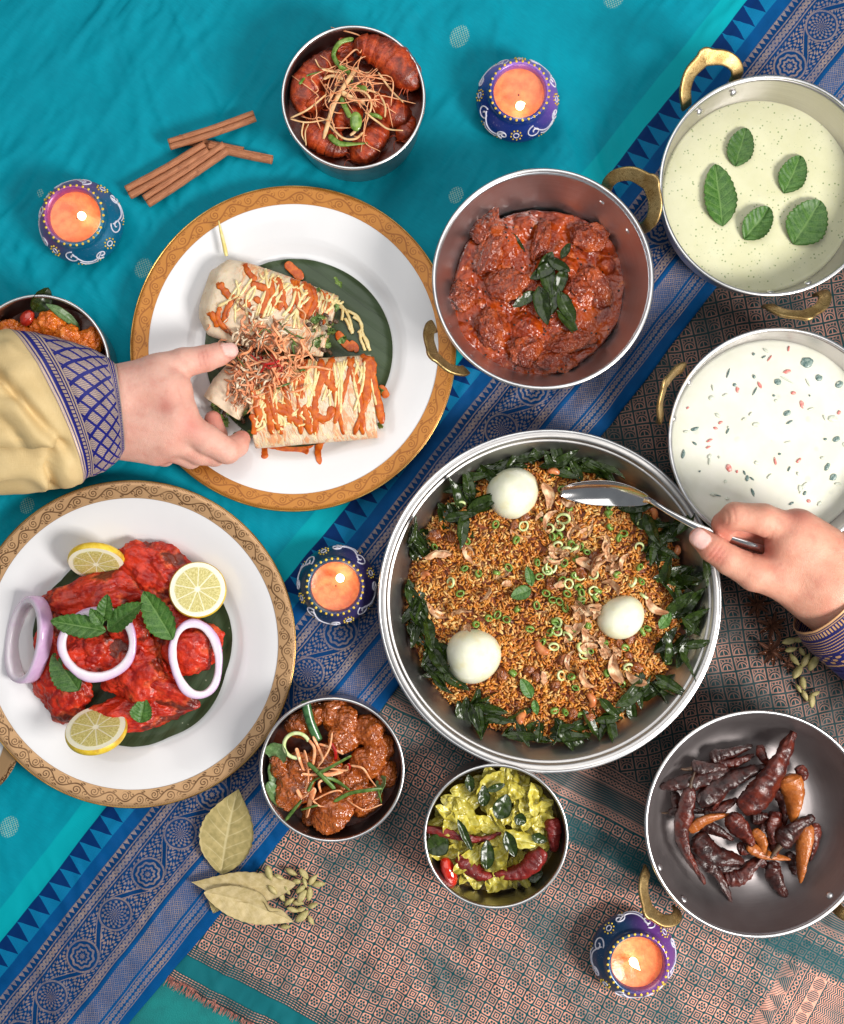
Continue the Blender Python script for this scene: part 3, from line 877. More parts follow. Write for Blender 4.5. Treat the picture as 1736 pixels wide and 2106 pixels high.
# ------------------------------------------------------------------ leaves
def leaf(L, W, curl=0.0, cup=0.0, serr=0.0, nserr=9, relief=.6, nvein=7, thick=1.0, seed=0, crump=0.0, nu=15, nt=34, tipw=1.0, peak=.45, twist=0.0, side=0.0, fold=0.0, bite=0.0):
    """leaf from its stem at the origin along +x; returns geometry and (t, u) layout"""
    t = np.linspace(0, 1, nt); u = np.linspace(-1, 1, nu)
    T, Uu = np.meshgrid(t, u, indexing='ij')
    sh = np.where(t < peak, np.sin(PI / 2 * t / peak) ** .75, np.cos(PI / 2 * (t - peak) / (1 - peak)) ** (.8 * tipw))
    sh = np.maximum(sh, .015)
    w = W / 2 * sh
    x = T * L
    se = serr * (np.abs((T * nserr) % 1 - .3)) * np.sign(1) * (np.abs(Uu) ** 4)
    y = Uu * (w[:, None] - se * W * .5 * sh[:, None]) + side * L * (T * (1 - T)) * 4
    x = x - se * L * .04 - np.abs(Uu) * w[:, None] * 0.12 * (1 - T)
    ph = (T * nvein + .35 * fbm(P3(x / (L * .3), y / (L * .3), seed + .5), 2, 5) - np.abs(Uu) * w[:, None] / (L / nvein) * .75)
    z = relief * (np.abs(np.sin(ph * PI)) ** .7) * np.minimum(np.abs(Uu) * 3, 1) - relief * .9 * np.exp(-(Uu / .07) ** 2)
    z = z + cup * W * .5 * Uu * Uu * sh[:, None] + fold * np.abs(Uu) * w[:, None] + curl * L * (T - .2) ** 2
    z = z + twist * Uu * w[:, None] * (T - .3)
    if crump:
        z = z + crump * fbm(P3(x / (L * .28), y / (L * .28), seed * 3.7), 3, seed)
        y = y + crump * .5 * fbm(P3(x / (L * .3), y / (L * .3), seed * 5.1), 2, seed + 7)
    if bite:
        y = np.where((Uu > .6) & (np.abs(T - .72) < .12), y - bite * (1 - np.abs(T - .72) / .12), y)
    top = np.stack([x, y, z], -1).reshape(-1, 3)
    bot = top - np.array([0, 0, thick])
    f = quads(nt, nu); nv_ = len(top)
    ring = np.concatenate([np.arange(nu), np.arange(1, nt) * nu + nu - 1, ((nt - 1) * nu + np.arange(nu))[::-1][1:], (np.arange(nt) * nu)[::-1][1:-1]])
    r2 = np.roll(ring, -1)
    fe = np.stack([ring, ring + nv_, r2 + nv_, r2], -1)
    V_ = np.vstack([top, bot]); F = np.vstack([f, f[:, ::-1] + nv_, fe])
    lay = np.stack([T.ravel(), Uu.ravel()], -1)
    return V_, F, np.vstack([lay, lay])
def leaf_material(name, c1, c2, vein, rough=.4, nvein=7, asp=1.0, vs=.6, coat=0.0, spots=None, fine=True):
    n = NT(name); l = n.sep(n.attr("lay")); p = n.obj()
    t, u = l[0], l[1]
    au = n.abs(u)
    mid = n.step(au, .07, .02)
    ph = n.abs(n.frac(t * nvein - au * asp) - .5) * 2
    lat = n.step(ph, .84, .97) * n.step(au, 1.0, .5) * .8
    c = n.mix(n.step(n.noise(p, 12, 4), .3, .7), c1, c2)
    if fine:
        net = n.voro(p, 4.5, 'DISTANCE_TO_EDGE')
        c = n.mix(n.step(net, .12, .02) * .25, c, vein)
    if spots: c = n.mix(n.step(n.noise(p, 7, 4), .62, .72) * .8, c, spots)
    c = n.mix(n.max(mid, lat) * vs, c, vein)
    rv = n.rand()
    c = n.mul(1.0, c, n.mix(rv, (.82,) * 3, (1.12,) * 3))
    nm = n.bump(n.voro(p, max(3.4, 30.0 / nvein), 'SMOOTH_F1') * 1.6 + n.max(mid, lat) * .8 + n.noise(p, 3, 2) * .4, 1.6 if fine else .7, -.7)
    return n.out(c, n.noise(p, 20, 2) * .2 + rough - .1, 0.0, nm, Coat_Weight=coat, Coat_Roughness=.12)
m_mint = leaf_material("mint_leaf", srgb(44, 88, 26), srgb(70, 112, 40), srgb(120, 152, 84), .5, 7, 1.3, .5)
m_curry = leaf_material("fried_curry_leaf", srgb(20, 34, 6), srgb(40, 58, 12), srgb(72, 92, 36), .28, 9, .9, .3, coat=0.0)
m_bay = leaf_material("dried_bay_leaf", srgb(176, 158, 104), srgb(150, 136, 84), srgb(206, 192, 146), .6, 7, 1.6, .6, fine=False, spots=None)
m_bay2 = leaf_material("pale_bay_leaf", srgb(206, 186, 140), srgb(184, 164, 112), srgb(214, 198, 150), .6, 7, 1.6, .35, fine=False)
def put_leaf(name, g, mat, px, py, z, ang, label, cat="leaf", group=None, tilt=(0, 0), base=True):
    """ang: picture direction of the tip, degrees, 0 right 90 up; (px, py) is the stem end"""
    o = V(px, py, z)
    return solo(name, g if isinstance(g, bpy.types.Mesh) else (g[0], g[1]), mat, label, cat, o, group, (math.radians(tilt[0]), math.radians(tilt[1]), math.radians(ang)), vec=None if isinstance(g, bpy.types.Mesh) else g[2])

# ------------------------------------------------------------------ liquids and sauces
def pool(cx, cy, r, z, hfun=None, nr=70, na=150, rfun=None, edge=4):
    """disc of food seen round (cx, cy); heights from hfun(x, y) about the centre, true units"""
    c = V(cx, cy, z); R = RR(r, z)
    a = np.arange(na) * 2 * PI / na; q = np.linspace(0.004, 1, nr)
    A, Q = np.meshgrid(a, q, indexing='ij')
    rad = R * (1 if rfun is None else rfun(A))
    X, Y = Q * rad * np.cos(A), Q * rad * np.sin(A)
    Z = np.zeros_like(X) if hfun is None else hfun(X, Y)
    Z = Z - edge * np.clip((Q - .965) / .035, 0, 1) ** 2
    v = np.stack([X, Y, Z], -1).reshape(-1, 3)
    return (v, quads(na, nr, True)[:, ::-1]), c, R
def tube_on(pts, hfun, r, n=6, k=24, lift=.3, flat=.6, taper=True):
    p = spline(np.array(pts, float), k)
    z = hfun(p[:, 0], p[:, 1]) + lift
    rr = np.full(k, float(r))
    if taper: rr = rr * np.clip(np.minimum(np.arange(k) + 1.2, k - np.arange(k) + .2) / 3, .35, 1) * (1 + .5 * fbm(P3(p[:, 0] / 11, p[:, 1] / 11), 2, 3))
    return tube(np.column_stack([p, z]), rr, rr * flat, n)

# mint soup
def soup_mat():
    n = NT("pale_green_mint_soup"); p = n.obj()
    c = n.mix(n.step(n.noise(p, 70, 4), .3, .7), srgb(212, 210, 172), srgb(220, 218, 184))
    v = n.voro(p, 9); rv = n.voro(p, 9, 'F1', 'Color')
    pk = n.noise(p, 30, 2)
    c = n.mix(n.step(v, .24, .12) * n.step(pk, .35, .55) * .8, c, srgb(110, 136, 76))
    v2 = n.voro(p, 4)
    c = n.mix(n.step(v2, .2, .08) * n.step(n.noise(p, 22, 2), .45, .65) * .55, c, srgb(140, 164, 108))
    bub = n.step(n.voro(p, 5.5), .25, .1) * n.step(n.noise(p, 50, 2), .5, .7)
    return n.out(c, .22, 0.0, n.bump(n.noise(p, 40, 3) + bub * .3, 1.2, .25), Subsurface_Weight=.25, Subsurface_Radius=(1, 1, .6), Subsurface_Scale=5 * U)
zS = 74
g, c, R = pool(1560.5, 402.5, 199, zS, lambda x, y: .8 * fbm(P3(x / 60, y / 60), 3, 2) + 2.2 * np.clip(np.hypot(x, y) / RR(199, zS) - .96, 0, 1) / .04)
solo("mint_soup", g, soup_mat(), "pale green soup flecked with herbs, filling the top right pan", "soup", c)
soup_leaves = [(1512, 342, 82, 54, 74, "small mint leaf floating highest in the green soup", 0, 0), (1487, 465, 128, 66, 97, "longest mint leaf on the green soup, lying upright", .0, 0),
               (1613, 397, 84, 56, 66, "small oval mint leaf nearest the right rim of the green soup", 0, 0), (1531, 493, 84, 56, 52, "folded dark mint leaf lowest in the green soup", .0, .3),
               (1632, 502, 104, 84, 58, "broadest mint leaf on the green soup", .03, 0)]
for k, (px, py, L, W, ang, lab, curl, fo) in enumerate(soup_leaves):
    g = leaf(L * .97, W * 1.02, curl, .16 + .05 * (k % 3), .16, 11, 1.9, 7, 1.2, k, 3.2, 19, 40, .75, .42, fold=fo)
    put_leaf("mint_leaf", g, m_mint, px, py, zS + 4.4, ang, lab, group="mint leaves on the green soup")

# raita
def raita_mat():
    n = NT("white_raita"); p = n.obj()
    c = n.mix(n.step(n.noise(p, 80, 3), .3, .7), srgb(226, 224, 212), srgb(218, 218, 200))
    deep = n.step(n.voro(p, 38), .22, .1) * n.step(n.noise(p, 60, 2), .45, .6)
    c = n.mix(deep * .3, c, srgb(150, 164, 160))
    return n.out(c, .2, 0.0, n.bump(n.noise(p, 30, 3), 1.2, .25), Subsurface_Weight=.25, Subsurface_Radius=(1, 1, .8), Subsurface_Scale=5 * U)
zR = 96
g, c, R = pool(1587, 906.5, 208, zR, lambda x, y: 1.2 * fbm(P3(x / 50, y / 50), 3, 6) + 2.2 * np.clip(np.hypot(x, y) / RR(208, zR) - .96, 0, 1) / .04)
solo("raita", g, raita_mat(), "white yoghurt raita with floating chopped vegetables", "raita", c)
m_redbit = simple("red_pepper_dice", srgb(210, 110, 104), srgb(226, 170, 160), 6, .35)
m_darkbit = simple("dark_cucumber_skin", srgb(70, 98, 96), srgb(140, 158, 150), 5, .35)
m_palebit = simple("pale_cucumber_dice", srgb(208, 212, 196), srgb(190, 198, 182), 8, .35)
zz = lambda x, y: (1316.4 + x / 2.56, 658 + y / 2.56)
bits = [("r", 513, 367, 16, 26, 10), ("r", 775, 272, 34, 16, 10), ("r", 808, 385, 22, 15, 0), ("r", 853, 445, 18, 34, 15), ("r", 252, 463, 14, 10, 30), ("r", 398, 570, 18, 12, -20), ("r", 424, 540, 20, 12, 30), ("r", 366, 635, 28, 10, 25), ("r", 468, 780, 24, 30, 20), ("r", 360, 670, 22, 8, 20),
        ("d", 599, 180, 12, 12, 0), ("d", 652, 195, 20, 7, 30), ("d", 465, 280, 40, 7, 70), ("d", 605, 375, 40, 7, 60), ("d", 727, 326, 30, 26, 0), ("d", 942, 305, 30, 26, 0), ("d", 1050, 340, 34, 26, 40), ("d", 775, 490, 32, 20, 30), ("d", 1035, 628, 34, 20, 30), ("d", 976, 628, 14, 10, 0), ("d", 735, 706, 14, 10, 0), ("d", 228, 706, 36, 14, 80), ("d", 288, 650, 22, 10, -40), ("d", 462, 585, 28, 9, 60), ("d", 985, 775, 34, 18, 60), ("d", 1018, 828, 34, 24, 40), ("d", 550, 805, 20, 8, -70), ("d", 590, 836, 22, 8, -40), ("d", 594, 908, 36, 12, -70), ("d", 868, 912, 20, 12, 60), ("d", 797, 966, 24, 9, 25), ("d", 400, 922, 44, 6, -10), ("d", 785, 785, 22, 8, 60), ("d", 705, 398, 12, 10, 0), ("d", 880, 225, 54, 44, 10), ("d", 788, 538, 30, 8, 30),
        ("p", 775, 316, 60, 8, -30), ("p", 884, 330, 36, 8, -60), ("p", 865, 870, 34, 12, 45), ("p", 1015, 520, 40, 26, 0), ("p", 610, 550, 30, 18, 0), ("p", 460, 942, 18, 12, 0), ("p", 945, 966, 24, 14, 50), ("p", 365, 745, 30, 10, 80)]
bitn = {"r": ("pepper_dice", m_redbit, "chopped red pepper piece floating in the white raita", "pepper piece"), "d": ("cucumber_bit", m_darkbit, "green cucumber skin piece half sunk in the white raita", "cucumber piece"), "p": ("herb_bit", m_palebit, "pale greenish vegetable sliver floating in the white raita", "vegetable sliver")}
rb_ = np.random.default_rng(8)
for _ in range(44):
    a_, r_ = rb_.uniform(0, 6.28), 500 * math.sqrt(rb_.uniform(.02, .9)); bits.append(("ppdpr"[rb_.integers(0, 5)], 690 + r_ * math.cos(a_), 610 + r_ * math.sin(a_), rb_.uniform(8, 34), rb_.uniform(6, 18), rb_.uniform(0, 180)))
for k, (kd, x, y, w, h_, a) in enumerate(bits):
    px, py = zz(x, y)
    nm_, mt, lab, cat = bitn[kd]
    g = blob((w / 4.3, h_ / 4.3, 2.2), k, 3, .3, 1.2, 2)
    solo(nm_, g, mt, lab.split(" floating")[0].split(" half")[0] + " in the raita, " + near(x, y, [("the brass handle", 170, 400), ("the hand", 560, 960), ("the upper rim", 640, 120), ("the right edge", 1060, 560), ("the pan centre", 650, 520)], 120), cat, V(px, py, zR + .9), lab.split(" floating")[0].split(" half")[0] + "s in the raita", (0, 0, math.radians(a)))

# tomato curry --------------------------------------------------
def gravy(name, c1, c2, c3, rough=.22, size=26, oil=None, bump=(5, 2.2), coat=.15, specks=None, spec_size=12, fine=1.6):
    n = NT(name); p = n.obj()
    a = n.noise(p, size, 5, .6)
    c = n.mix(n.step(a, .35, .65), c1, c2)
    c = n.mix(n.step(n.noise(p, size * .35, 4), .55, .72), c, c3)
    if oil: c = n.mix(n.step(n.noise(p, size * 2.2, 3), .56, .7) * .8, c, oil)
    if specks: c = n.mix(n.step(n.voro(p, spec_size), .17, .10) * n.step(n.noise(p, 40, 2), .42, .55), c, specks)
    b = n.noise(p, bump[0] * 1.3, 2, .5)
    nm = n.bump(b, bump[1] * .8, .8)
    nm = n.bump(n.noise(p, fine, 2), .5, .4, nm)
    return n.out(c, n.noise(p, 9, 3) * .22 + rough - .16, 0.0, nm, Coat_Weight=coat, Coat_Roughness=.08, Specular_IOR_Level=.45)
m_tom = gravy("tomato_curry", srgb(126, 38, 6), srgb(170, 64, 10), srgb(198, 98, 40), .26, 38, srgb(186, 78, 0), (8, 5.0), .12, srgb(44, 14, 8), 17)
TR = RR(TOM[2], TOM[3]); tc = V(TOM[0], TOM[1], TOM[3])
zT = 76
rg = np.random.default_rng(21)
dom = [(rg.uniform(-150, 150), rg.uniform(-150, 150), rg.uniform(16, 44), rg.uniform(5, 20)) for _ in range(60)]
def tom_h(x, y):
    h = 5 * fbm(P3(x / 45, y / 45), 3, 31) + 4 * fbm(P3(x / 16, y / 16), 3, 33, True)
    for dx, dy, r, hh in dom:
        q = ((x - dx) ** 2 + (y - dy) ** 2) / r ** 2
        h = np.maximum(h, hh * (1 - q) + 3.5 * fbm(P3(x / 9, y / 9), 2, 35))
    return h
def tom_r(A):
    return 1 + .035 * np.sin(2 * A + .8) + .05 * fbm(P3(2.2 * np.cos(A), 2.2 * np.sin(A)), 3, 5)
g, c, R = pool(1104, 602, 177, zT, tom_h, 120, 330, tom_r, 10)
solo("tomato_curry", g, m_tom, "thick red tomato curry filling the middle pan", "curry", c)
TCC = c
m_meat = gravy("sauced_meat", srgb(116, 38, 12), srgb(164, 70, 26), srgb(96, 30, 8), .26, 30, srgb(180, 78, 6), (6, 4), .12)
q1 = lambda x, y: (1060 / 1.2154 + x / 3.403, 400 / 1.2154 + y / 3.403)
for k, (x, y, sx, sy, a, hh) in enumerate([(430, 470, 120, 95, 40, 22), (250, 960, 85, 80, 0, 18), (470, 640, 150, 80, 60, 20), (1160, 540, 120, 85, -20, 20), (560, 900, 130, 100, 10, 18), (1110, 880, 110, 90, 0, 17), (470, 1180, 100, 120, 20, 20), (720, 1330, 110, 80, 50, 18), (1010, 1280, 150, 60, 8, 14), (820, 560, 120, 50, 70, 18), (1210, 900, 90, 110, 30, 15), (930, 1420, 120, 60, 0, 12)]):
    px, py = q1(x, y)
    v, f = blob((sx / 3.403 * 1.1, sy / 3.403 * 1.15, hh * .8), 40 + k, 5, .62, 1.15, 6)
    v = v + (3.2 * fbm(v / 12, 3, 140 + k, True))[:, None] * np.array([.5, .5, 1])
    o = V(px, py, zT + 7)
    solo("meat_piece", (v, f), m_meat, "lumpy meat piece in the red curry, " + near(x, y, [("the leaf heap", 900, 860), ("the lone leaf", 640, 620), ("the upper handle rivets", 1340, 360), ("the lower handle", 250, 1300)], 260), "meat piece", o, "meat pieces in the red tomato curry", (rg.normal() * .15, rg.normal() * .15, math.radians(a)))
cl = [leaf(64, 27, -.10, .25, .03, 9, .8, 9, 1.0, k, 4.0, 11, 26, .8, .42, twist=.3 * (k - 1)) for k in range(3)]
cl_me = [mesh("curry_leaf", (g[0], g[1]), m_curry, vec=g[2]) for g in cl]
tl = [(585, 500, -62, 74, 1.18, "single curry leaf lying apart on the red tomato curry"), (900, 640, -118, 82, 1.0, None), (930, 720, -150, 88, .95, None), (845, 700, -80, 80, 1.2, None), (990, 750, -110, 84, .95, None), (800, 880, -78, 82, 1.25, None), (930, 880, -105, 78, 1.0, None), (940, 920, -62, 80, 1.1, None), (780, 920, 215, 78, .85, None), (930, 1050, -48, 78, 1.05, None), (870, 690, -35, 92, .8, None), (960, 690, 60, 92, .6, None)]
for k, (x, y, a, z, s_, lab) in enumerate(tl):
    px, py = q1(x, y)
    o = put_leaf("curry_leaf", cl_me[k % 3], None, px, py, z + 13, a, lab or "curry leaf heaped on red curry, pointing %s, %s its middle" % (aim(a), near(x, y, [("x", 905, 850)]).rsplit(" ", 1)[0]), group=None if lab else "curry leaves heaped on the red tomato curry", tilt=(rg.normal() * 14, rg.normal() * 8))
    o.scale = (s_,) * 3
m_seed = simple("mustard_seed", srgb(38, 22, 18), rough=.35)
v, f = ico(1)
gs = []
for k in range(70):
    a, r = rg.uniform(0, 2 * PI), 165 * math.sqrt(rg.uniform(0.02, 1))
    x, y = r * math.cos(a), r * math.sin(a)
    gs.append((v * rg.uniform(1.6, 2.4) + np.array([x, y, float(tom_h(np.array(x), np.array(y))) + 1.2]), f))
solo("mustard_seeds", join(gs), m_seed, "tiny black mustard seeds scattered over the red tomato curry", "seeds", TCC, kind="stuff")

# ------------------------------------------------------------------ biryani
m_rice = None
def rice_mat():
    n = NT("orange_spiced_rice"); c0 = n.attr("tint", 'Color'); p = n.obj()
    c = n.mul(1.0, c0, n.mix(n.noise(p, 5, 2), (.75, .7, .65), (1.1, 1.1, 1.1)))
    return n.out(c, .42, 0.0, None, Subsurface_Weight=.08, Subsurface_Radius=(1, .5, .2), Subsurface_Scale=2 * U)
m_rice = rice_mat()
zB = 64
br = np.random.default_rng(77)
BCX, BCY = 1122, 1237
bc2 = V(BCX, BCY, zB)
RB = RR(288, zB)
def rice_h(x, y):
    r = np.hypot(x, y) / RB
    return 10 * (1 - r ** 2) + 7 * fbm(P3(x / 90, y / 90), 3, 51) + 3 * fbm(P3(x / 24, y / 24), 2, 53) - 14 * np.clip(r - .92, 0, 1) / .08
g, c, R = pool(BCX, BCY, 292, zB - 4, lambda x, y: rice_h(x, y), 60, 160)
solo("rice_bed", g, gravy("moist_rice_bed", srgb(120, 52, 12), srgb(150, 72, 18), srgb(96, 40, 10), .5, 20, None, (6, 4), 0), "orange brown spiced rice under the loose grains in the wide pan", "rice", bc2 + np.array([0, 0, -4.]), kind="stuff")
NG = 11000
rad = RB * 1.0 * np.sqrt(br.uniform(0, 1, NG)); an = br.uniform(0, 2 * PI, NG)
X, Y = rad * np.cos(an), rad * np.sin(an)
Z = rice_h(X, Y) + br.uniform(-3, 4.5, NG)
L = br.uniform(8, 13, NG); yaw = br.uniform(0, 2 * PI, NG); pit = br.normal(0, .35, NG); wv = br.uniform(1.85, 2.6, NG); bend = br.normal(0, .1, NG)
# one grain: 4 rings of 5, plus two ends
ts = np.array([-.5, -.36, 0, .36, .5]); rs = np.array([.25, .9, 1, .85, .2]); na = 5
aa = np.arange(na) * 2 * PI / na
gx = np.repeat(ts, na); gr = np.repeat(rs, na); ga = np.tile(aa, len(ts))
lx = gx[None] * L[:, None]; ly = (gr * np.cos(ga))[None] * wv[:, None] + bend[:, None] * (gx[None] * 2) ** 2 * L[:, None] * .5; lz = (gr * np.sin(ga))[None] * wv[:, None] * .85
x2 = lx * np.cos(pit)[:, None] - lz * np.sin(pit)[:, None]; z2 = lx * np.sin(pit)[:, None] + lz * np.cos(pit)[:, None]
cx_, sx_ = np.cos(yaw)[:, None], np.sin(yaw)[:, None]
gv = np.stack([x2 * cx_ - ly * sx_ + X[:, None], x2 * sx_ + ly * cx_ + Y[:, None], z2 + Z[:, None]], -1)
nvg = len(gx)
fq = np.array([[r * na + k, (r + 1) * na + k, (r + 1) * na + (k + 1) % na, r * na + (k + 1) % na] for r in range(len(ts) - 1) for k in range(na)])[:, ::-1]
F = (fq[None] + (np.arange(NG) * nvg)[:, None, None]).reshape(-1, 4)
pal = np.array([srgb(220, 148, 56), srgb(200, 120, 34), srgb(158, 86, 26), srgb(238, 196, 122), srgb(112, 58, 22), srgb(212, 154, 84)])
reg = fbm(P3(X / 70, Y / 70), 2, 57)
pi_ = np.clip((br.uniform(0, 1, NG) * 4.2 + reg * -1.6 + .6), 0, 5).astype(int)
order = np.array([3, 5, 0, 1, 2, 4])
gc = np.repeat(pal[order[pi_]] * br.uniform(.8, 1.1, NG)[:, None], nvg, 0)
solo("rice_grains", (gv.reshape(-1, 3), F), m_rice, "loose long orange rice grains covering the biryani", "rice", bc2, col=gc, kind="stuff")
b8 = lambda x, y: (773.4 + x / 2.398, 872 + y / 2.398)
def on_rice(x, y, lift=0.0):
    """point on the rice surface under zoom-picture point (x, y)"""
    px, py = b8(x, y)
    q = V(px, py, zB)
    r = math.hypot(q[0] - bc2[0], q[1] - bc2[1])
    hh = float(rice_h(np.array(q[0] - bc2[0]), np.array(q[1] - bc2[1]))) if r < RB else -10
    return V(px, py, zB + hh + lift)
m_egg = simple("boiled_egg_white", srgb(240, 238, 216), srgb(228, 230, 198), 40, .28, c3=srgb(232, 224, 186), size3=30, bump=(30, .6), sss=.35, sss_r=(1, 1, .8), sss_s=9, coat=.15)
for (x, y, rx, ry, rz, a, lab) in [(667, 346, 132, 124, 52, 40, "boiled egg nearest the spoon bowl, highest in the biryani"), (470, 1145, 138, 135, 55, 15, "largest boiled egg, lower left on the biryani"), (1205, 948, 104, 120, 42, -60, "smallest boiled egg with green bits stuck on it, on the biryani")]:
    v, f = ico(4); v = v.copy()
    v[:, 0] *= 1 + .08 * v[:, 0]
    v = v * np.array([rx / 2.398, ry / 2.398, rz]) * .97
    o = on_rice(x, y, 0)
    solo("boiled_egg", (v, f), m_egg, lab, "egg", o, "boiled eggs on the biryani", (0, 0, math.radians(a)))
m_cashew = simple("fried_cashew", srgb(214, 138, 84), srgb(188, 104, 56), 14, .38, bump=(6, .8), coat=.2)
for (x, y, s_, a, lab) in [(870, 255, 42, 60, "fried cashew at the top of the biryani, between an egg and the spoon"), (838, 1085, 56, 215, "large curved cashew in the middle of the biryani under the smallest egg"), (745, 1455, 54, 150, "fried cashew at the bottom edge of the biryani"), (250, 762, 40, 120, "fried cashew at the left edge of the biryani"), (1350, 450, 42, 20, "reddish cashew beside the spoon neck in the biryani"), (1462, 620, 40, -30, "cashew among the curry leaves below the thumb"), (210, 1030, 30, 60, "small cashew half hidden by leaves at the left of the biryani"), (1040, 1365, 46, 10, "reddish broken cashew low in the biryani")]:
    th = np.linspace(-1.25, 1.25, 22) * 1.15
    R0 = s_ / 2.398 * .62
    path = np.stack([R0 * np.cos(th), R0 * np.sin(th), 0 * th], -1)
    rr = R0 * (.26 + .36 * np.cos(th / 1.15 * .95) ** 1.0 + .05 * np.sin(th))
    rr = rr * np.clip(np.sqrt(np.clip(1 - (np.abs(th) / 1.45) ** 8, 0.05, 1)), .2, 1)
    g = tube(path, rr * 1.05, rr * .9, 12)
    solo("cashew", g, m_cashew, lab, "cashew", on_rice(x, y, 5), "fried cashews in the biryani", (br.normal() * .35, br.normal() * .35, math.radians(a)))
# curry leaves round the edge
cb = [leaf(66, 21, -.12, .15, .03, 9, 1.0, 9, 1.0, k, 4.2, 11, 30, 1.1, .38, twist=.6 * (k - 1.5), fold=.12 * k) for k in range(4)]
cb_me = [mesh("curry_leaf", (g[0], g[1]), m_curry, vec=g[2]) for g in cb]
spots_ = []
CL = [("above the top egg", 660, 190), ("above the spoon", 1050, 215), ("up and left of the top egg", 430, 370), ("at the upper left rim", 360, 460), ("left of the raisins", 230, 630), ("at the left rim", 190, 880), ("left of the lower egg", 260, 1100), ("below the lower egg", 320, 1240), ("at the lower left rim", 490, 1410), ("left of the bottom cashew", 660, 1490), ("right of the bottom cashew", 900, 1510), ("at the lower right rim", 1150, 1440), ("down and right of the smallest egg", 1340, 1300), ("at the right rim", 1470, 1110), ("at the far right rim", 1535, 930), ("below the thumb", 1510, 760), ("beside the reddish cashew", 1385, 600), ("under the spoon neck", 1330, 455), ("under the spoon handle", 1480, 520)]
def cluster(x0, y0, x1, y1, n, a0, spread=50, w=38):
    for k in range(int(n * 1.3)):
        t = br.uniform(); spots_.append((x0 + (x1 - x0) * t + br.normal() * w, y0 + (y1 - y0) * t + br.normal() * w, a0 + br.normal() * spread, br.uniform(.8, 1.25), min(CL, key=lambda c: (c[1] - (x0 + x1) / 2) ** 2 + (c[2] - (y0 + y1) / 2) ** 2)[0]))
cluster(520, 240, 800, 190, 11, 20, 40, 22); cluster(820, 200, 1240, 230, 15, 10, 50, 24)
cluster(350, 330, 520, 400, 9, 60, 60, 30); cluster(300, 440, 440, 480, 5, -40, 60, 28); cluster(190, 560, 280, 690, 8, 80, 40, 20)
cluster(170, 760, 210, 1000, 9, -90, 40, 18); cluster(220, 1030, 300, 1160, 7, -80, 40, 24); cluster(260, 1200, 380, 1280, 6, -40, 40, 24)
cluster(420, 1380, 560, 1440, 7, -20, 60, 28); cluster(560, 1450, 760, 1520, 6, -40, 60, 24); cluster(800, 1500, 1010, 1520, 8, -10, 50, 24)
cluster(1040, 1480, 1260, 1400, 9, -20, 60, 28); cluster(1240, 1330, 1440, 1280, 9, 0, 40, 26); cluster(1380, 1090, 1560, 1120, 8, 10, 60, 30)
cluster(1480, 850, 1590, 1000, 11, 60, 60, 26); cluster(1420, 740, 1600, 780, 11, 10, 50, 24); cluster(1330, 640, 1440, 560, 7, 0, 80, 30)
cluster(1260, 430, 1400, 480, 6, 30, 60, 24); cluster(1420, 500, 1540, 540, 5, 40, 40, 20)
for k, (x, y, a, s_, wh) in enumerate(spots_):
    q = on_rice(x, y, 3)
    r = math.hypot(q[0] - bc_[0], q[1] - bc_[1])
    zwall = 4 + np.interp(r / BR, [.75, .79, .83, .885, .934], [9, 22, 42, 68, 92]) + 6
    zz_ = max(q[2], zwall) + (k % 5) * 3.0
    px, py = b8(x, y)
    ax = math.radians(a)
    o = solo("curry_leaf", cb_me[k % 4], None, "%s fried curry leaf pointing %s, %s" % ("broad" if s_ > 1.1 else ("small" if s_ < .92 else "dark"), aim(a), wh), "leaf", V(px - math.cos(ax) * 24, py + math.sin(ax) * 24, zz_), "curry leaves round the edge of the biryani", (br.normal() * .45, br.normal() * .28 - .1, ax))
    o.scale = (s_,) * 3
# spring onion rings
m_scal = simple("spring_onion_green", srgb(84, 124, 34), srgb(136, 164, 78), 9, .35, coat=.2)
m_scalw = simple("spring_onion_pale", srgb(222, 230, 178), srgb(196, 214, 140), 9, .35, coat=.2)
def ring_me(R0, w, h_, el, nm, mt):
    a = np.linspace(0, 2 * PI, 19)[:-1]
    p = np.stack([R0 * np.cos(a), R0 * el * np.sin(a), 0 * a], -1)
    return mesh(nm, loop_tube(p, w, h_, 6), mt)
rings = [ring_me(7.6, 1.9, 4.2, .75, "spring_onion_ring", m_scal), ring_me(6.6, 1.8, 6.4, .6, "spring_onion_ring", m_scal), ring_me(9.5, 2.2, 3.2, .85, "spring_onion_ring", m_scalw), ring_me(13.5, 2.8, 4.0, .75, "spring_onion_ring", m_scalw)]
so_extra = 1
RM = [("the top egg", 667, 346), ("the lower egg", 470, 1145), ("the smallest egg", 1205, 948), ("the middle cashew", 838, 1085), ("the centre mint sprig", 760, 800), ("the spoon bowl", 1140, 340), ("the bottom cashew", 745, 1455), ("the reddish cashew", 1350, 450), ("the widest onion ring", 918, 465), ("the low mint leaf", 770, 1310), ("the left rim leaves", 260, 620), ("the right rim leaves", 1400, 760)]
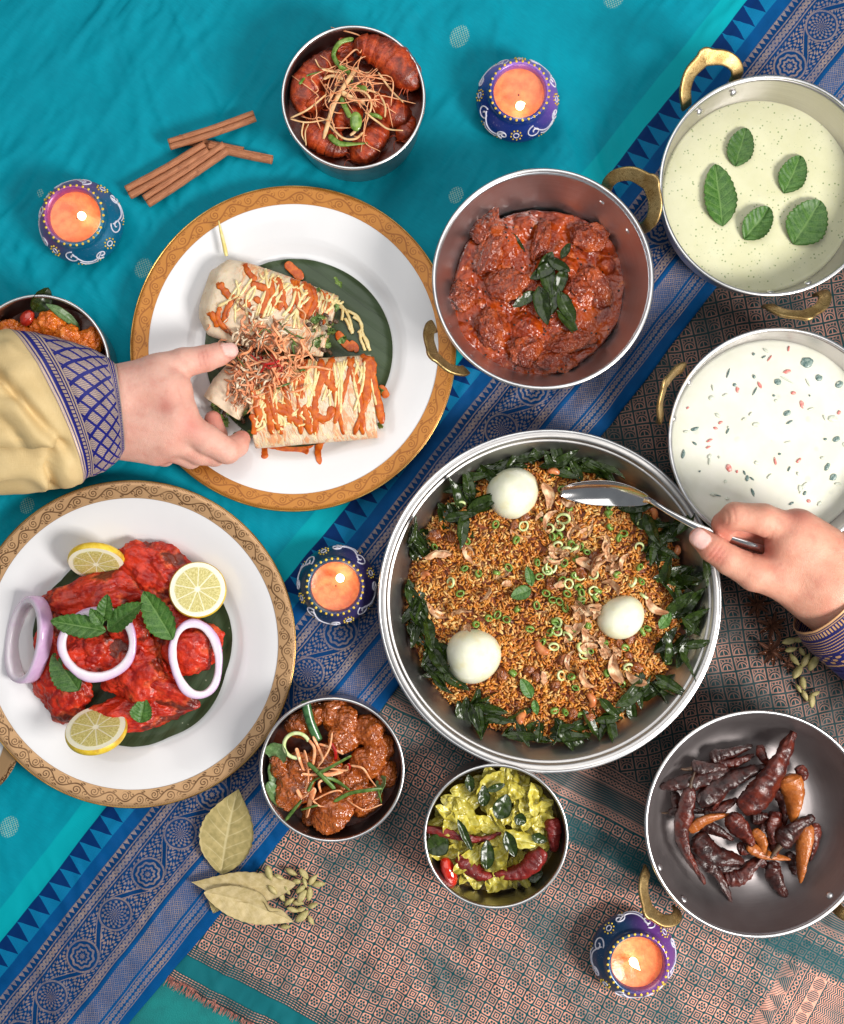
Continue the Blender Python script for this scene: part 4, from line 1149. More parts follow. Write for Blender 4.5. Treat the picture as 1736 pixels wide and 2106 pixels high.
so = [(918, 465, 3), (855, 512, 2), (910, 512, 2), (725, 505, 2), (945, 615, 2), (868, 695, 3), (1040, 640, 1), (1300, 600, 2), (1300, 710, 1), (1190, 745, 0), (1265, 780, 2), (1310, 775, 1), (1150, 510, 0), (835, 322, 1), (955, 410, 0), (1145, 405, 1), (1310, 497, 2), (440, 710, 1), (500, 740, 0), (360, 790, 2), (410, 830, 0), (495, 985, 0), (555, 965, 0), (600, 945, 0), (640, 965, 0), (275, 1010, 1), (290, 605, 1), (915, 770, 0), (930, 690, 0), (980, 660, 0), (800, 750, 0), (1000, 800, 0), (1020, 860, 1), (870, 870, 0), (930, 915, 0), (880, 970, 1), (860, 1030, 0), (900, 1000, 0), (985, 1010, 0), (1040, 1000, 1), (1110, 930, 1), (1145, 870, 0), (1095, 820, 0), (1130, 1080, 1), (1020, 1095, 3), (670, 1225, 1), (910, 1235, 2), (960, 1250, 0), (985, 1300, 1), (1135, 1220, 1), (1215, 1280, 0), (1395, 760, 1), (1440, 1170, 0), (1320, 1030, 0), (1345, 1010, 1), (590, 500, 0), (640, 470, 0), (450, 580, 0), (760, 1010, 0), (790, 890, 0), (840, 830, 0), (940, 840, 0), (1200, 560, 0), (1230, 540, 0), (690, 570, 0), (830, 470, 0), (870, 560, 0), (380, 405, 2), (420, 400, 2), (1080, 870, 0), (1110, 900, 0), (930, 1420, 1), (1010, 1440, 0), (870, 1410, 0)]
so += [(br.normal() * 170 + 1010, br.normal() * 230 + 740, int(br.integers(0, 3))) for _ in range(34)]
so = [f_ for f_ in so if math.hypot(f_[0] - 667, f_[1] - 346) > 140 and math.hypot(f_[0] - 470, f_[1] - 1145) > 150 and math.hypot(f_[0] - 1205, f_[1] - 948) > 118]
for k, (x, y, m) in enumerate(so):
    solo("spring_onion_ring", rings[m], None, ["small green spring onion ring sprinkled on the biryani", "short cut tube of green spring onion on the biryani", "pale oval spring onion ring on the biryani", "widest pale spring onion ring on the biryani"][m].replace("sprinkled ", "").replace(" on the biryani", ", ") + near(x, y, RM, 90), "spring onion", on_rice(x + br.normal() * 4, y + br.normal() * 4, 6), "spring onion rings on the biryani", (br.normal() * .6, br.normal() * .6, br.uniform(0, 6.28)))
# fried onion flakes, raisins, mint sprigs
m_fon = simple("fried_onion_flake", srgb(214, 168, 124), srgb(172, 116, 78), 10, .6, c3=srgb(232, 202, 164), size3=16)
fo_me = []
for k in range(5):
    g = leaf(rng.uniform(22, 40), rng.uniform(7, 14), .1, .3, .1, 5, 1.5, 4, 1.6, k, 5.5, 7, 14, .4, .5, side=.12 * (k - 2))
    fo_me.append(mesh("fried_onion_flake", (g[0], g[1]), m_fon))
fo = [(455, 520, 2.0), (850, 420, 1.4), (1000, 500, 1.5), (1070, 490, 1.5), (1030, 530, 1.3), (900, 430, 1.2), (1100, 560, 1), (860, 590, 1), (790, 480, 1), (960, 580, 1), (1240, 600, 1.2), (1090, 750, 1.4), (1130, 720, 1.5), (1150, 650, 1.3), (1180, 690, 1.2), (1330, 830, 1.5), (960, 900, 1.5), (980, 870, 1.3), (1000, 960, 1.6), (930, 960, 1.4), (1060, 960, 1.4), (960, 1050, 1.4), (930, 1080, 1.3), (1040, 1040, 1.3), (1090, 1020, 1.1), (1000, 1120, 1.2), (1170, 1130, 1.5), (1150, 1160, 1.4), (1190, 1160, 1.3), (1080, 1300, 1.4), (1170, 1260, 1.4), (1230, 1220, 1.2), (830, 1290, 1.2), (290, 920, 1.6), (375, 950, 1.3), (245, 870, 1.5), (375, 640, 1.4), (450, 980, 1.2), (590, 770, 1.3), (560, 800, 1), (1250, 640, 1), (900, 660, .8), (880, 1360, 1.3), (1350, 630, 1.1), (1110, 780, 1.3)]
fo += [(br.normal() * 150 + 1020, br.normal() * 160 + 620, br.uniform(.6, 1.4)) for _ in range(26)] + [(br.normal() * 90 + 1080, br.normal() * 90 + 1040, br.uniform(.6, 1.3)) for _ in range(16)]
fo = [f_ for f_ in fo if math.hypot(f_[0] - 667, f_[1] - 346) > 150 and math.hypot(f_[0] - 470, f_[1] - 1145) > 160 and math.hypot(f_[0] - 1205, f_[1] - 948) > 130]
for k, (x, y, s_) in enumerate(fo):
    o = solo("fried_onion_flake", fo_me[k % 5], None, "%s tan fried onion flake, %s" % ("large" if s_ > 1.35 else "small", near(x, y, RM, 110)), "onion flake", on_rice(x, y, 5), "fried onion flakes on the biryani", (br.normal() * .4, br.normal() * .4, br.uniform(0, 6.28)))
    o.scale = (s_ * 1.05,) * 3
m_rais = simple("plump_raisin", srgb(150, 82, 30), srgb(96, 42, 16), 8, .3, bump=(4, 1.6), coat=.1)
ra_me = [mesh("raisin", blob((9.5, 7.5, 6), 60 + k, 4, .4, 1.6, 4), m_rais) for k in range(3)]
for k, (x, y, s_) in enumerate([(735, 460, 1.2), (1080, 670, 1.9), (1010, 730, 1.5), (925, 1160, 1.5), (755, 1215, 1.4), (620, 1235, 1.5), (790, 1245, 1.3), (885, 1290, 1.3), (1285, 1200, 1.5), (1250, 1060, 1.4), (1200, 1080, 1.2), (970, 1430, 1.4), (1050, 1445, 1.4), (420, 600, 1.3), (370, 560, 1.3), (290, 550, 1.6), (860, 790, 1.6), (680, 500, 1.2), (1245, 1140, 1)]):
    o = solo("raisin", ra_me[k % 3], None, "%s shiny brown raisin, %s" % ("plump" if s_ > 1.4 else "small", near(x, y, RM, 110)), "raisin", on_rice(x, y, 4), "raisins in the biryani", (0, 0, br.uniform(0, 6.28)))
    o.scale = (s_,) * 3
for (x, y, a, L, W, lab) in [(770, 800, 105, 42, 20, "mint sprig leaf pointing up at the centre of the biryani"), (765, 815, 200, 44, 30, "broad mint sprig leaf pointing aside at the centre of the biryani"), (770, 1350, 120, 46, 26, "mint leaf low in the biryani above the bottom cashew"), (780, 1360, -80, 30, 16, "small mint leaf drooping towards the bottom cashew"), (1400, 1010, 60, 40, 24, "torn light green herb leaf beside the smallest egg")]:
    g = leaf(L, W, .05, .2, .14, 8, 1.4, 6, 1, 3, 2.5, 13, 28, .8, .42)
    q = on_rice(x, y, 9); solo("mint_leaf", (g[0], g[1]), m_mint, lab, "leaf", q, "mint leaves on the biryani", (0, -.12, math.radians(a)), vec=g[2])
# ------------------------------------------------------------------ wraps on the first plate
def banana(px, py, r, z, label, ang, rim, R0=None, cut=None):
    """round cut piece of banana leaf lying in a plate"""
    n = NT("banana_leaf"); x, y, zz_ = n.sep(n.obj())
    c, s_ = math.cos(ang), math.sin(ang)
    a = x * c + y * s_; b = y * c - x * s_
    rib = n.abs(n.frac(a * (1 / 27.0) + n.noise(n.vec(x, y), 60, 2) * .35) - .5) * 2
    fine = n.noise(n.vec(a * 1.0, b * .05), 2.2, 2)
    col = n.mix(n.noise(n.vec(x, y), 60, 3), srgb(50, 66, 42), srgb(66, 84, 54))
    col = n.mix(n.step(rib, .86, .98) * .45, col, srgb(40, 54, 34))
    col = n.mix(n.step(n.voro(n.vec(x, y), 34), .06, .03) * .8, col, srgb(160, 166, 140))
    m = n.out(col, .42, 0.0, n.bump(rib * .7 + fine * .5, 1.4, .5))
    def rf(A): return 1 + .012 * np.sin(3 * A + ang) + (0 if cut is None else .03 * np.abs(np.sin(A * cut + 1)))
    g, c_, R = pool(px, py, r, z, lambda x, y: np.maximum(0, rim(np.hypot(x, y))) + 1.2 * np.sin((x * math.cos(ang) + y * math.sin(ang)) / 27 * 2 * PI) + 1.8 * fbm(P3(x / 70, y / 70), 2, 3), 40, 120, rf, 0)
    v, f = g; k = len(v)
    v2 = v - np.array([0, 0, 1.2])
    return solo("banana_leaf", (np.vstack([v, v2]), np.vstack([f, f[:, ::-1] + k])), m, label, "leaf", c_)
banana(613, 725, 193, 15, "dark round banana leaf under the wraps on the orange gold plate", .95, lambda r: 0 * r + np.clip(r - 182, 0, 50) * .55)
banana(276, 1327, 199, 15, "dark banana leaf disc under the red chicken pieces", -.6, lambda r: 0 * r + np.clip(r - 186, 0, 50) * .55, cut=3.5)

q5 = lambda x, y: (263.3 + x / 2.512, 378.5 + y / 2.512)
def tortilla_mat(nm_="toasted_tortilla", soak=None):
    n = NT(nm_); p = n.obj()
    c = n.mix(n.step(n.noise(p, 40, 4), .3, .7), srgb(232, 214, 188), srgb(216, 192, 160))
    c = n.mix(n.step(n.noise(p, 26, 4, .6), .56, .72) * .75, c, srgb(206, 166, 112))
    c = n.mix(n.step(n.noise(p, 11, 3), .68, .76) * .6, c, srgb(170, 120, 70))
    rg_ = .55
    if soak:                      # sauce and mayo soaked and smeared into the bread
        x, y, z = n.sep(p); cs, sn = math.cos(soak[0]), math.sin(soak[0])
        a, b = x * cs + y * sn, y * cs - x * sn
        st = n.noise(n.vec(a * .32, b, z * .3), 9, 3, .6, .6); big = n.noise(p, 46, 3)
        m = n.step(st + big * .5, .72, .84) * n.step(x, soak[1], soak[1] + 30)
        m2 = n.step(n.noise(n.vec(a * .4 + 70, b, z), 7, 3, .6, .8), .52, .62) * n.step(x, soak[1] + 6, soak[1] + 34)
        c = n.mix(m * .6, c, srgb(224, 126, 50)); c = n.mix(m2 * .55, c, srgb(246, 226, 176))
        rg_ = .5 - n.max(m, m2) * .22
    nm = n.bump(n.noise(p, 22, 4), 3, .6); nm = n.bump(n.noise(p, 3, 3), .7, .5, nm)
    if soak: nm = n.bump(n.max(m, m2), 1.2, .6, nm)
    return n.out(c, rg_, 0.0, nm, Subsurface_Weight=.1, Subsurface_Scale=4 * U)
m_tort = tortilla_mat()
m_sauce = simple("orange_chilli_sauce", srgb(214, 108, 24), srgb(186, 76, 10), 12, .3, bump=(8, .8), coat=0)
m_mayo = simple("pale_cheese_mayo", srgb(244, 226, 168), srgb(232, 204, 136), 9, .3, bump=(4, .6), coat=.3)
class Roll:
    def __init__(s, pts, w, h, zb, power=.75, seed=0, z1=None):
        P = np.array([V(*q5(x, y), zb + 60)[:2] for x, y in pts])
        s.path = spline(np.column_stack([P, np.zeros(len(P))]), 60)
        k = np.linspace(0, 1, 60)
        s.w = np.interp(k, np.linspace(0, 1, len(w)), w); s.h = np.interp(k, np.linspace(0, 1, len(h)), h)
        s.zc = zb + s.h + (0 if z1 is None else z1 * k); s.p = power; s.seed = seed
        s.path[:, 2] = s.zc
    def geo(s):
        v, f = tube(s.path, s.w, s.h, 48, power=s.p)
        d = 3.2 * fbm(v / 42, 3, s.seed) + 1.2 * fbm(v / 14, 2, s.seed + 4)
        c = v - np.array([s.path[:, 0].mean(), s.path[:, 1].mean(), s.zc.mean()])
        l = np.linalg.norm(c, axis=1)[:, None] + 1e-6
        return v + np.column_stack([0 * d, 0 * d, d]) * .9 + c / l * d[:, None] * .5, f
    def hz(s, x, y):
        x, y = np.atleast_1d(x), np.atleast_1d(y)
        d2 = (x[:, None] - s.path[None, :, 0]) ** 2 + (y[:, None] - s.path[None, :, 1]) ** 2
        i = d2.argmin(1); d = np.sqrt(d2[np.arange(len(x)), i]) / s.w[i]
        z = s.zc[i] + s.h[i] * np.power(np.clip(1 - d ** (2 / s.p), 0, 1), s.p / 2)
        return np.where(d < 1, z, 8.0)
rollA = Roll([(395, 555), (520, 590), (760, 650), (1040, 725)], [54, 79, 82, 78, 72, 64], [22, 31, 33, 32, 31, 28], 18, .8, 1)
rollB = Roll([(628, 1150), (900, 1120), (1268, 1090)], [82, 84, 85, 84], [29, 31, 30, 28], 18, .58, 2)
rollC = Roll([(590, 975), (470, 1150)], [40, 46, 44], [26, 28, 26], 18, .8, 3)
def pile(x, y):
    z = np.full(np.shape(np.atleast_1d(x)), 22.0)
    for r in (rollA, rollB, rollC): z = np.maximum(z, r.hz(x, y))
    return z
def wrap(label, roll, ofs, mt=None):
    o = V(*q5(*ofs), 18)
    t = thing("wrap_piece", label, "wrap", o, "cut wrap pieces")
    part("tortilla", roll.geo(), mt or m_tort, t)
    return t
wrapA = wrap("upper wrap half with round closed end and sauce stripes", rollA, (720, 640), tortilla_mat("sauced_tortilla", (1.1, -62)))
wrapB = wrap("lower square ended wrap half covered in orange sauce and cheese", rollB, (950, 1120), tortilla_mat("sauce_covered_tortilla", (1.9, -400)))
wrapC = wrap("small wrap end with lettuce showing, under the grasping fingers", rollC, (500, 1080))
wr = np.random.default_rng(9)
def T5(x, y, z=70): return V(*q5(x, y), z)[:2]
def strokes(roll, t, lines, mat, name, r, flat=.55):
    gs = [tube_on([T5(x, y) for x, y in l], pile, rr * r * .92, 8, 30, 1.0, flat) for rr, l in lines]
    return part(name, join(gs), mat, t)
sA = [(1.5, [(600, 410), (625, 460), (665, 505)]), (1.8, [(448, 480), (490, 540), (535, 595)]), (2.0, [(405, 650), (440, 680), (470, 740)]), (1.3, [(480, 640), (470, 700), (520, 770)]), (1.5, [(560, 580), (520, 650), (500, 720)]), (1.3, [(610, 600), (640, 660), (640, 730)]), (1.8, [(640, 520), (720, 560), (690, 680)]), (1.5, [(660, 590), (700, 640), (690, 700)])]
for k in range(11):
    x = 740 + k * 27; sA.append((wr.uniform(.9, 1.7), [(x + wr.normal() * 8, 480 + (k > 5) * (k - 5) * 16), (x + 30 + wr.normal() * 14, 570 + k * 3), (x + 12 + wr.normal() * 18, 650 + k * 8)]))
strokes(rollA, wrapA, sA, m_sauce, "sauce_drizzle", 4.5, .24)
cA = []
for k in range(22):
    x = 530 + k * 25; y0 = 520 + max(0, k - 12) * 8 + wr.normal() * 20
    cA.append((wr.uniform(.7, 1.2), [(x + 40 + wr.normal() * 10, y0), (x + wr.normal() * 22, y0 + 80), (x - 30 + wr.normal() * 26, y0 + 170 + wr.normal() * 30)]))
for k in range(16):
    x = 680 + k * 26; cA.append((wr.uniform(.7, 1.2), [(x, 460 + k * 9 + wr.normal() * 16), (x + 22, 490 + k * 9 + wr.normal() * 20), (x + 44, 470 + k * 9 + wr.normal() * 20)]))
strokes(rollA, wrapA, cA, m_mayo, "mayo_drizzle", 2.9, .6)
sB = []
for k in range(13):
    x = 660 + k * 50; sl = 60 if k < 6 else (-70 if k % 2 else 90)
    y1 = 1295 if k % 3 else 1240
    sB.append((wr.uniform(1.0, 2.0), [(x - sl * .5 + 20, 1000 if k < 5 else 890), (x + wr.normal() * 20, 1090), (x + sl * .6, y1)]))
sB += [(2.2, [(1230, 890), (1240, 980), (1230, 1140)]), (1.8, [(1200, 880), (1265, 930), (1255, 1010)]), (2.0, [(990, 900), (1010, 990), (1080, 1080)]), (1.6, [(640, 1090), (740, 1130), (860, 1180)]), (1.8, [(700, 1170), (800, 1180), (900, 1250)]), (2.0, [(960, 1200), (1030, 1210), (1060, 1150)]), (1.6, [(640, 1190), (660, 1250), (650, 1295)])]
strokes(rollB, wrapB, sB, m_sauce, "sauce_drizzle", 4.5, .24)
cB = []
for k in range(34):
    x = 650 + k * 18; sl = wr.normal() * 40 + (30 if k < 16 else -20); y0 = (1030 if k < 10 else 890) + wr.uniform(0, 60); ln = wr.uniform(120, 300)
    cB.append((wr.uniform(.7, 1.25), [(x, y0), (x + sl * .5 + wr.normal() * 14, y0 + ln * .5), (x + sl, min(y0 + ln, 1290))]))
for k in range(30):
    x, y = wr.uniform(640, 1000), wr.uniform(1060, 1270); a = wr.uniform(0, 3.14)
    cB.append((wr.uniform(.8, 1.2), [(x - 34 * math.cos(a), y - 34 * math.sin(a)), (x + wr.normal() * 12, y + wr.normal() * 12), (x + 34 * math.cos(a), y + 34 * math.sin(a))]))
strokes(rollB, wrapB, cB, m_mayo, "mayo_drizzle", 2.9, .6)
# fillings at the open ends
m_lett = leaf_material("lettuce_frill", srgb(86, 120, 48), srgb(126, 150, 74), srgb(160, 176, 110), .4, 6, 1.0, .4)
m_darkfill = simple("dark_bean_filling", srgb(62, 40, 26), srgb(92, 64, 40), 7, .35, bump=(4, 2), coat=.2)
m_slaw = simple("white_cabbage_shred", srgb(236, 222, 196), srgb(216, 192, 160), 8, .4)
m_carrot = simple("carrot_strip", srgb(232, 144, 92), srgb(242, 184, 138), 9, .42)
m_redstrip = simple("red_chilli_strip", srgb(196, 34, 26), srgb(160, 22, 18), 9, .3, coat=.3)
m_greenstrip = simple("green_herb_strip", srgb(62, 92, 36), srgb(98, 128, 56), 9, .4)
m_cream = simple("cream_leek_strip", srgb(236, 200, 150), srgb(226, 176, 120), 9, .42)
def fill(t, cx, cy, w, h_, n, z0, z1):
    for nm_, mt, cnt in (("lettuce", m_lett, n), ("dark_filling", m_darkfill, n // 2)):
        gs, ly = [], []
        for k in range(cnt):
            x, y = cx + wr.normal() * w, cy + wr.normal() * h_
            p = V(*q5(x, y), 60); z = wr.uniform(z0, z1)
            if nm_ == "lettuce":
                g = leaf(wr.uniform(16, 30), wr.uniform(10, 18), .3, .5, .4, 7, 1.5, 5, .8, k, 8, 9, 14, .5, .5)
                v = rot(g[0], (wr.normal() * .8, wr.normal() * .6, wr.uniform(0, 6.28))); ly.append(g[2])
            else:
                g = blob((wr.uniform(4, 8), wr.uniform(3, 5), 3.4), k, 2, .3); v = rotz(g[0], wr.uniform(0, 6))
            gs.append((v + np.array([p[0], p[1], z]), g[1]))
        part(nm_, join(gs), mt, t, vec=np.vstack(ly) if ly else None)
fill(wrapA, 1020, 720, 45, 70, 26, 40, 96)
fill(wrapC, 470, 1180, 50, 34, 18, 24, 52)
fill(wrapB, 1272, 1110, 8, 60, 8, 24, 60)
fill(wrapB, 590, 1180, 16, 60, 12, 24, 56)
# shredded salad piled in the middle
def strip(pts, w, th, tw0=0.0, tw1=0.0, n=6, k=22):
    p = spline(np.array(pts, float), k)
    wv_ = w * np.clip(np.minimum(np.arange(k) + 1.4, k - np.arange(k) + .4) / 3, .4, 1)
    return tube(p, wv_, th, n, twist=np.linspace(tw0, tw1, k))
MK = {q5: [("the heap centre", 740, 900), ("the thumb", 560, 860), ("the upper wrap", 760, 640), ("the lower wrap", 940, 1060), ("the wrap ends", 1000, 780), ("the cabbage shreds", 580, 1000)]}
def tangle(n, cx, cy, sx, sy, zf, mat, name, label, cat, group, Lr, w, th, q, curl=1.0, solo_=True, seed=1):
    rr = np.random.default_rng(seed); gs = []
    for k in range(n):
        x, y = cx + rr.normal() * sx, cy + rr.normal() * sy
        o = V(*q(x, y), 90); z = zf(o[0], o[1]); o = np.array([o[0], o[1], z])
        a = rr.uniform(0, 2 * PI); L_ = rr.uniform(*Lr); tt = np.linspace(-.5, .5, 5)
        kx = L_ * tt * math.cos(a) + rr.normal(size=5) * L_ * .09 * curl - math.sin(a) * curl * L_ * .5 * (tt * 2) ** 2 * rr.choice([-1, 1]) * rr.uniform(.1, .9)
        ky = L_ * tt * math.sin(a) + rr.normal(size=5) * L_ * .09 * curl + math.cos(a) * curl * L_ * .4 * (tt * 2) ** 2 * rr.choice([-1, 1]) * rr.uniform(.1, .9)
        kz = rr.uniform(2, 16) + rr.normal(size=5) * 3.0 - 10 * np.abs(tt * 2) ** 2
        g = strip(np.stack([kx, ky, kz], -1), w * rr.uniform(.6, 1.3), th, rr.normal() * .6, rr.normal() * 1.5)
        if solo_: solo(name, g, mat, label + ", " + near(x, y, MK[q], 60), cat, o, group)
        else: gs.append((g[0] + o, g[1]))
    return gs
zP = lambda x, y: float(pile(np.array([x]), np.array([y]))[0])
o = V(*q5(620, 900), 60)
m_pinks = simple("sauce_pink_shred", srgb(236, 168, 124), srgb(216, 132, 90), 8, .36)
m_browns = simple("brown_meat_shred", srgb(150, 92, 58), srgb(112, 62, 40), 7, .4)
for nm_, lab_, mt_, cnt, sd_ in (("cabbage_shreds", "tangle of pale cabbage shreds heaped between the wrap pieces", m_slaw, 110, 2), ("pink_shreds", "sauce stained pink shreds mixed into the salad between the wrap pieces", m_pinks, 120, 21), ("meat_shreds", "brown meat shreds showing between the wrap pieces beside the thumb", m_browns, 60, 22)):
    gs = tangle(cnt, 650, 870, 75, 95, lambda x, y: zP(x, y) - (5 if nm_ == "meat_shreds" else 0), mt_, "", "", "", "", (16, 42), 2.3, .8, q5, .6, False, sd_)
    gs += tangle(cnt // 3, 575, 1000, 24, 90, zP, mt_, "", "", "", "", (14, 36), 2.2, .8, q5, .6, False, sd_ + 40)
    g = join(gs); solo(nm_, (g[0] - o, g[1]), mt_, lab_, "salad", o, kind="stuff")
tangle(58, 770, 900, 85, 75, lambda x, y: zP(x, y) + 6, m_carrot, "carrot_strip", "thin orange carrot strip on the wraps", "carrot strip", "carrot strips heaped on the wraps", (40, 96), 2.5, .9, q5, 1.0, True, 3)
tangle(7, 740, 940, 60, 50, lambda x, y: zP(x, y) + 9, m_redstrip, "chilli_strip", "thin red chilli strip on the wraps", "chilli strip", "red chilli strips on the wraps", (40, 76), 2.6, 1.3, q5, .9, True, 4)
tangle(12, 780, 880, 80, 90, lambda x, y: zP(x, y) + 8, m_greenstrip, "herb_strip", "thin green herb strip on the wraps", "herb strip", "green herb strips on the wraps", (26, 60), 2.1, 1.1, q5, .8, True, 5)
gs = []
for l in ([(1090, 630), (1130, 660), (1160, 770), (1120, 690)], [(1130, 650), (1190, 690), (1215, 780), (1245, 850)], [(1160, 680), (1205, 720), (1200, 790), (1225, 860)], [(1080, 610), (1110, 640), (1100, 700)], [(1190, 760), (1230, 800), (1250, 860)]):
    p = spline(np.array([V(*q5(x, y), 24)[:2] for x, y in l]), 40)
    wob = 3 * fbm(P3(p[:, 0] / 9, p[:, 1] / 9), 2, 8)
    gs.append(tube(np.column_stack([p[:, 0] + wob, p[:, 1] - wob, np.full(40, 21.0)]), 3.2, 2.6, 8))
o = V(*q5(1170, 740), 20); g = join(gs)
solo("mayo_trail", (g[0] - o, g[1]), m_mayo, "pale mayo strings trailing over the banana leaf beside the wraps", "sauce", o)
def puddle(lines, z, label, name="sauce_puddle", mat=None, q=q5, flat=.11):
    gs = []
    for r, l in lines:
        p = spline(np.array([V(*q(x, y), z)[:2] for x, y in l]), 30)
        rr = r * (1 + .25 * fbm(P3(p[:, 0] / 12, p[:, 1] / 12), 2, 4)); rr = rr * np.clip(np.sqrt(np.clip(1 - np.abs(np.linspace(-1, 1, 30)) ** 4, .02, 1)), .2, 1)
        zz_ = np.array([max(z, plate_z(WR, math.hypot(a - WC[0], b - WC[1])) + .5) for a, b in p])
        gs.append(tube(np.column_stack([p, zz_]), rr, rr * flat, 12))
    g = join(gs); o = g[0].mean(0)
    solo(name, (g[0] - o, g[1]), mat or m_sauce, label, "sauce", o)
puddle([(13, [(690, 1352), (780, 1345), (860, 1345), (965, 1338)]), (12, [(760, 1365), (850, 1365), (935, 1380)]), (8, [(700, 1345), (706, 1390), (714, 1420)]), (8, [(880, 1350), (910, 1380), (930, 1395)])], 15, "flat orange sauce splash on the white plate below the wraps")
puddle([(8, [(1050, 1312), (1000, 1325), (985, 1380), (995, 1450)]), (4, [(990, 1320), (985, 1400), (992, 1440)])], 15, "orange sauce drop running down the white plate, apart from the splash")
puddle([(10, [(815, 405), (850, 440), (905, 490)])], 24, "thick orange sauce streak on the banana leaf above the wraps")
puddle([(9, [(1080, 760), (1110, 810), (1165, 860)]), (6, [(1150, 810), (1175, 840), (1180, 870)])], 20, "orange sauce patch on the banana leaf between the two wraps")
puddle([(8, [(1300, 1040), (1325, 1075), (1335, 1105)]), (8, [(1265, 1165), (1285, 1180), (1300, 1160)])], 22, "orange sauce blots at the right hand end of the lower wrap")
g = tube(spline(np.array([(0, 0, 2), (4, 22, 6), (10, 50, 12), (12, 66, 22)], float)[:, [0, 1, 2]] * np.array([-1, 1, 1]), 24), np.interp(np.linspace(0, 1, 24), [0, .15, .5, 1], [3.2, 4.4, 3.6, .9]), n=8)
solo("bean_sprout", g, simple("pale_bean_sprout", srgb(240, 226, 160), srgb(228, 206, 120), 12, .35), "pale bean sprout tail sticking out above the rounded wrap end", "sprout", V(466, 527, 48))

# ------------------------------------------------------------------ red chicken on the second plate
def chicken_mat():
    n = NT("red_tandoori_crust"); p = n.obj()
    c = n.mix(n.step(n.noise(p, 26, 5, .6), .32, .62), srgb(150, 18, 8), srgb(212, 54, 22))
    c = n.mix(n.step(n.noise(p, 44, 4), .52, .68) * .9, c, srgb(232, 104, 56))
    c = n.mix(n.step(n.noise(p, 52, 5), .53, .63) * .85, c, srgb(64, 10, 8))
    b = n.noise(p, 12, 3, .55)
    return n.out(c, n.noise(p, 10, 3) * .4 + .2, 0.0, n.bump(b, 3.2, .8), Coat_Weight=.04, Coat_Roughness=.2, Subsurface_Weight=.06, Subsurface_Scale=5 * U)
m_chick = chicken_mat()
q6 = lambda x, y: (x / 2.776, 979 + y / 2.776)
for k, (x, y, sx, sy, hz, a, zz_, lab) in enumerate([
    (905, 540, 195, 120, 34, -35, 42, "bright red chicken piece highest on the plate, touching a lemon slice"), (590, 680, 265, 105, 36, 12, 44, "long dark charred chicken piece under the tilted lemon slice"),
    (555, 1005, 165, 120, 40, -10, 66, "red chicken piece framed inside the middle onion ring"), (1060, 960, 135, 165, 34, 70, 48, "frayed red chicken piece inside the right onion ring"),
    (770, 1090, 165, 165, 36, 40, 62, "smooth round red chicken piece in the centre of the plate"), (790, 1340, 250, 95, 34, 6, 44, "wide pale streaked chicken piece at the bottom of the heap"),
    (350, 1230, 140, 140, 32, -40, 40, "crusty dark red chicken piece beneath the big mint leaf at lower left"), (880, 1200, 200, 85, 30, -16, 58, "ridged red chicken strip just above the bottom piece"),
    (330, 990, 95, 190, 32, 8, 40, "narrow dark chicken piece beside the left onion ring"), (770, 850, 120, 95, 34, 30, 64, "orange red chicken lump behind the mint sprig"), (960, 820, 110, 120, 26, 20, 38, "small red chicken scrap between mint leaf and lemon")]):
    v, f = blob((sx / 2.776 * 1.12, sy / 2.776 * 1.15, hz), 80 + k, 5, .62, 1.05, 6)
    v = v + (fbm(v / 13, 3, 90 + k, True) * 2.2)[:, None] * v / np.linalg.norm(v, axis=1)[:, None]
    solo("chicken_piece", (v, f), m_chick, lab, "chicken piece", V(*q6(x, y), zz_ - 8), "red chicken pieces on the tan gold plate", (rng.normal() * .12, rng.normal() * .12, math.radians(a)))
m_peel = simple("lemon_peel", srgb(238, 206, 70), srgb(226, 188, 44), 8, .4, bump=(2.5, .6), c3=srgb(196, 150, 60), size3=30)
def lemon_flesh():
    n = NT("lemon_flesh"); x, y, z = n.sep(n.obj())
    r = n.hyp(x, y); an = n.atan2(y, x)
    seg = n.abs(n.frac(an * (9 / (2 * PI)) + n.noise(n.vec(x, y), 40, 2) * .15) - .5) * 2
    wall = n.step(seg * r, 0, 0) if False else n.step((1 - seg) * r, 4.2, 2.0)
    pulp = n.noise(n.vec(an * 9, r * .12), .6, 3)
    c = n.mix(n.step(pulp, .3, .7), srgb(186, 172, 84), srgb(228, 218, 150))
    r = r + (n.noise(n.vec(x, y), 30, 2) - .5) * 5
    pith = n.max(n.step(r, 41, 44), n.step(r, 7, 4), wall * .7)
    c = n.mix(pith, c, srgb(246, 242, 214))
    return n.out(c, .2, 0.0, n.bump(pulp * (1 - pith), 1.5, .6), Subsurface_Weight=.3, Subsurface_Radius=(1, .9, .4), Subsurface_Scale=7 * U, Coat_Weight=.4, Coat_Roughness=.08)
m_lemon = lemon_flesh()
lr = 53.0
lprof = [(.02, -8), (lr * .9, -8), (lr * .965, -7), (lr, -4), (lr * 1.01, 0), (lr, 4), (lr * .965, 7)]
for (x, y, tx, ty, rz_, s_, zz_, lab) in [(553, 487, 50, -16, .3, 1.06, 56, "tilted lemon slice with a browned edge at the top of the chicken plate"), (1130, 650, 0, 14, .9, 1.06, 64, "roundest lemon slice, facing up beside the red chicken"), (550, 1452, -52, 8, .1, 1.12, 98, "lemon slice leaning at the bottom edge of the chicken heap")]:
    t = thing("lemon_slice", lab, "lemon slice", V(*q6(x, y), zz_), "lemon slices on the chicken plate", (math.radians(tx), math.radians(ty), rz_))
    cut = np.array(lathe(lprof, 72)[0]); 
    part("peel", lathe(lprof, 72), m_peel, t, rel=True)
    part("flesh", lathe([(lr * .965, 7.0), (lr * .86, 7.5), (lr * .4, 7.9), (.02, 7.9)], 72), m_lemon, t, rel=True)
    t.scale = (s_,) * 3
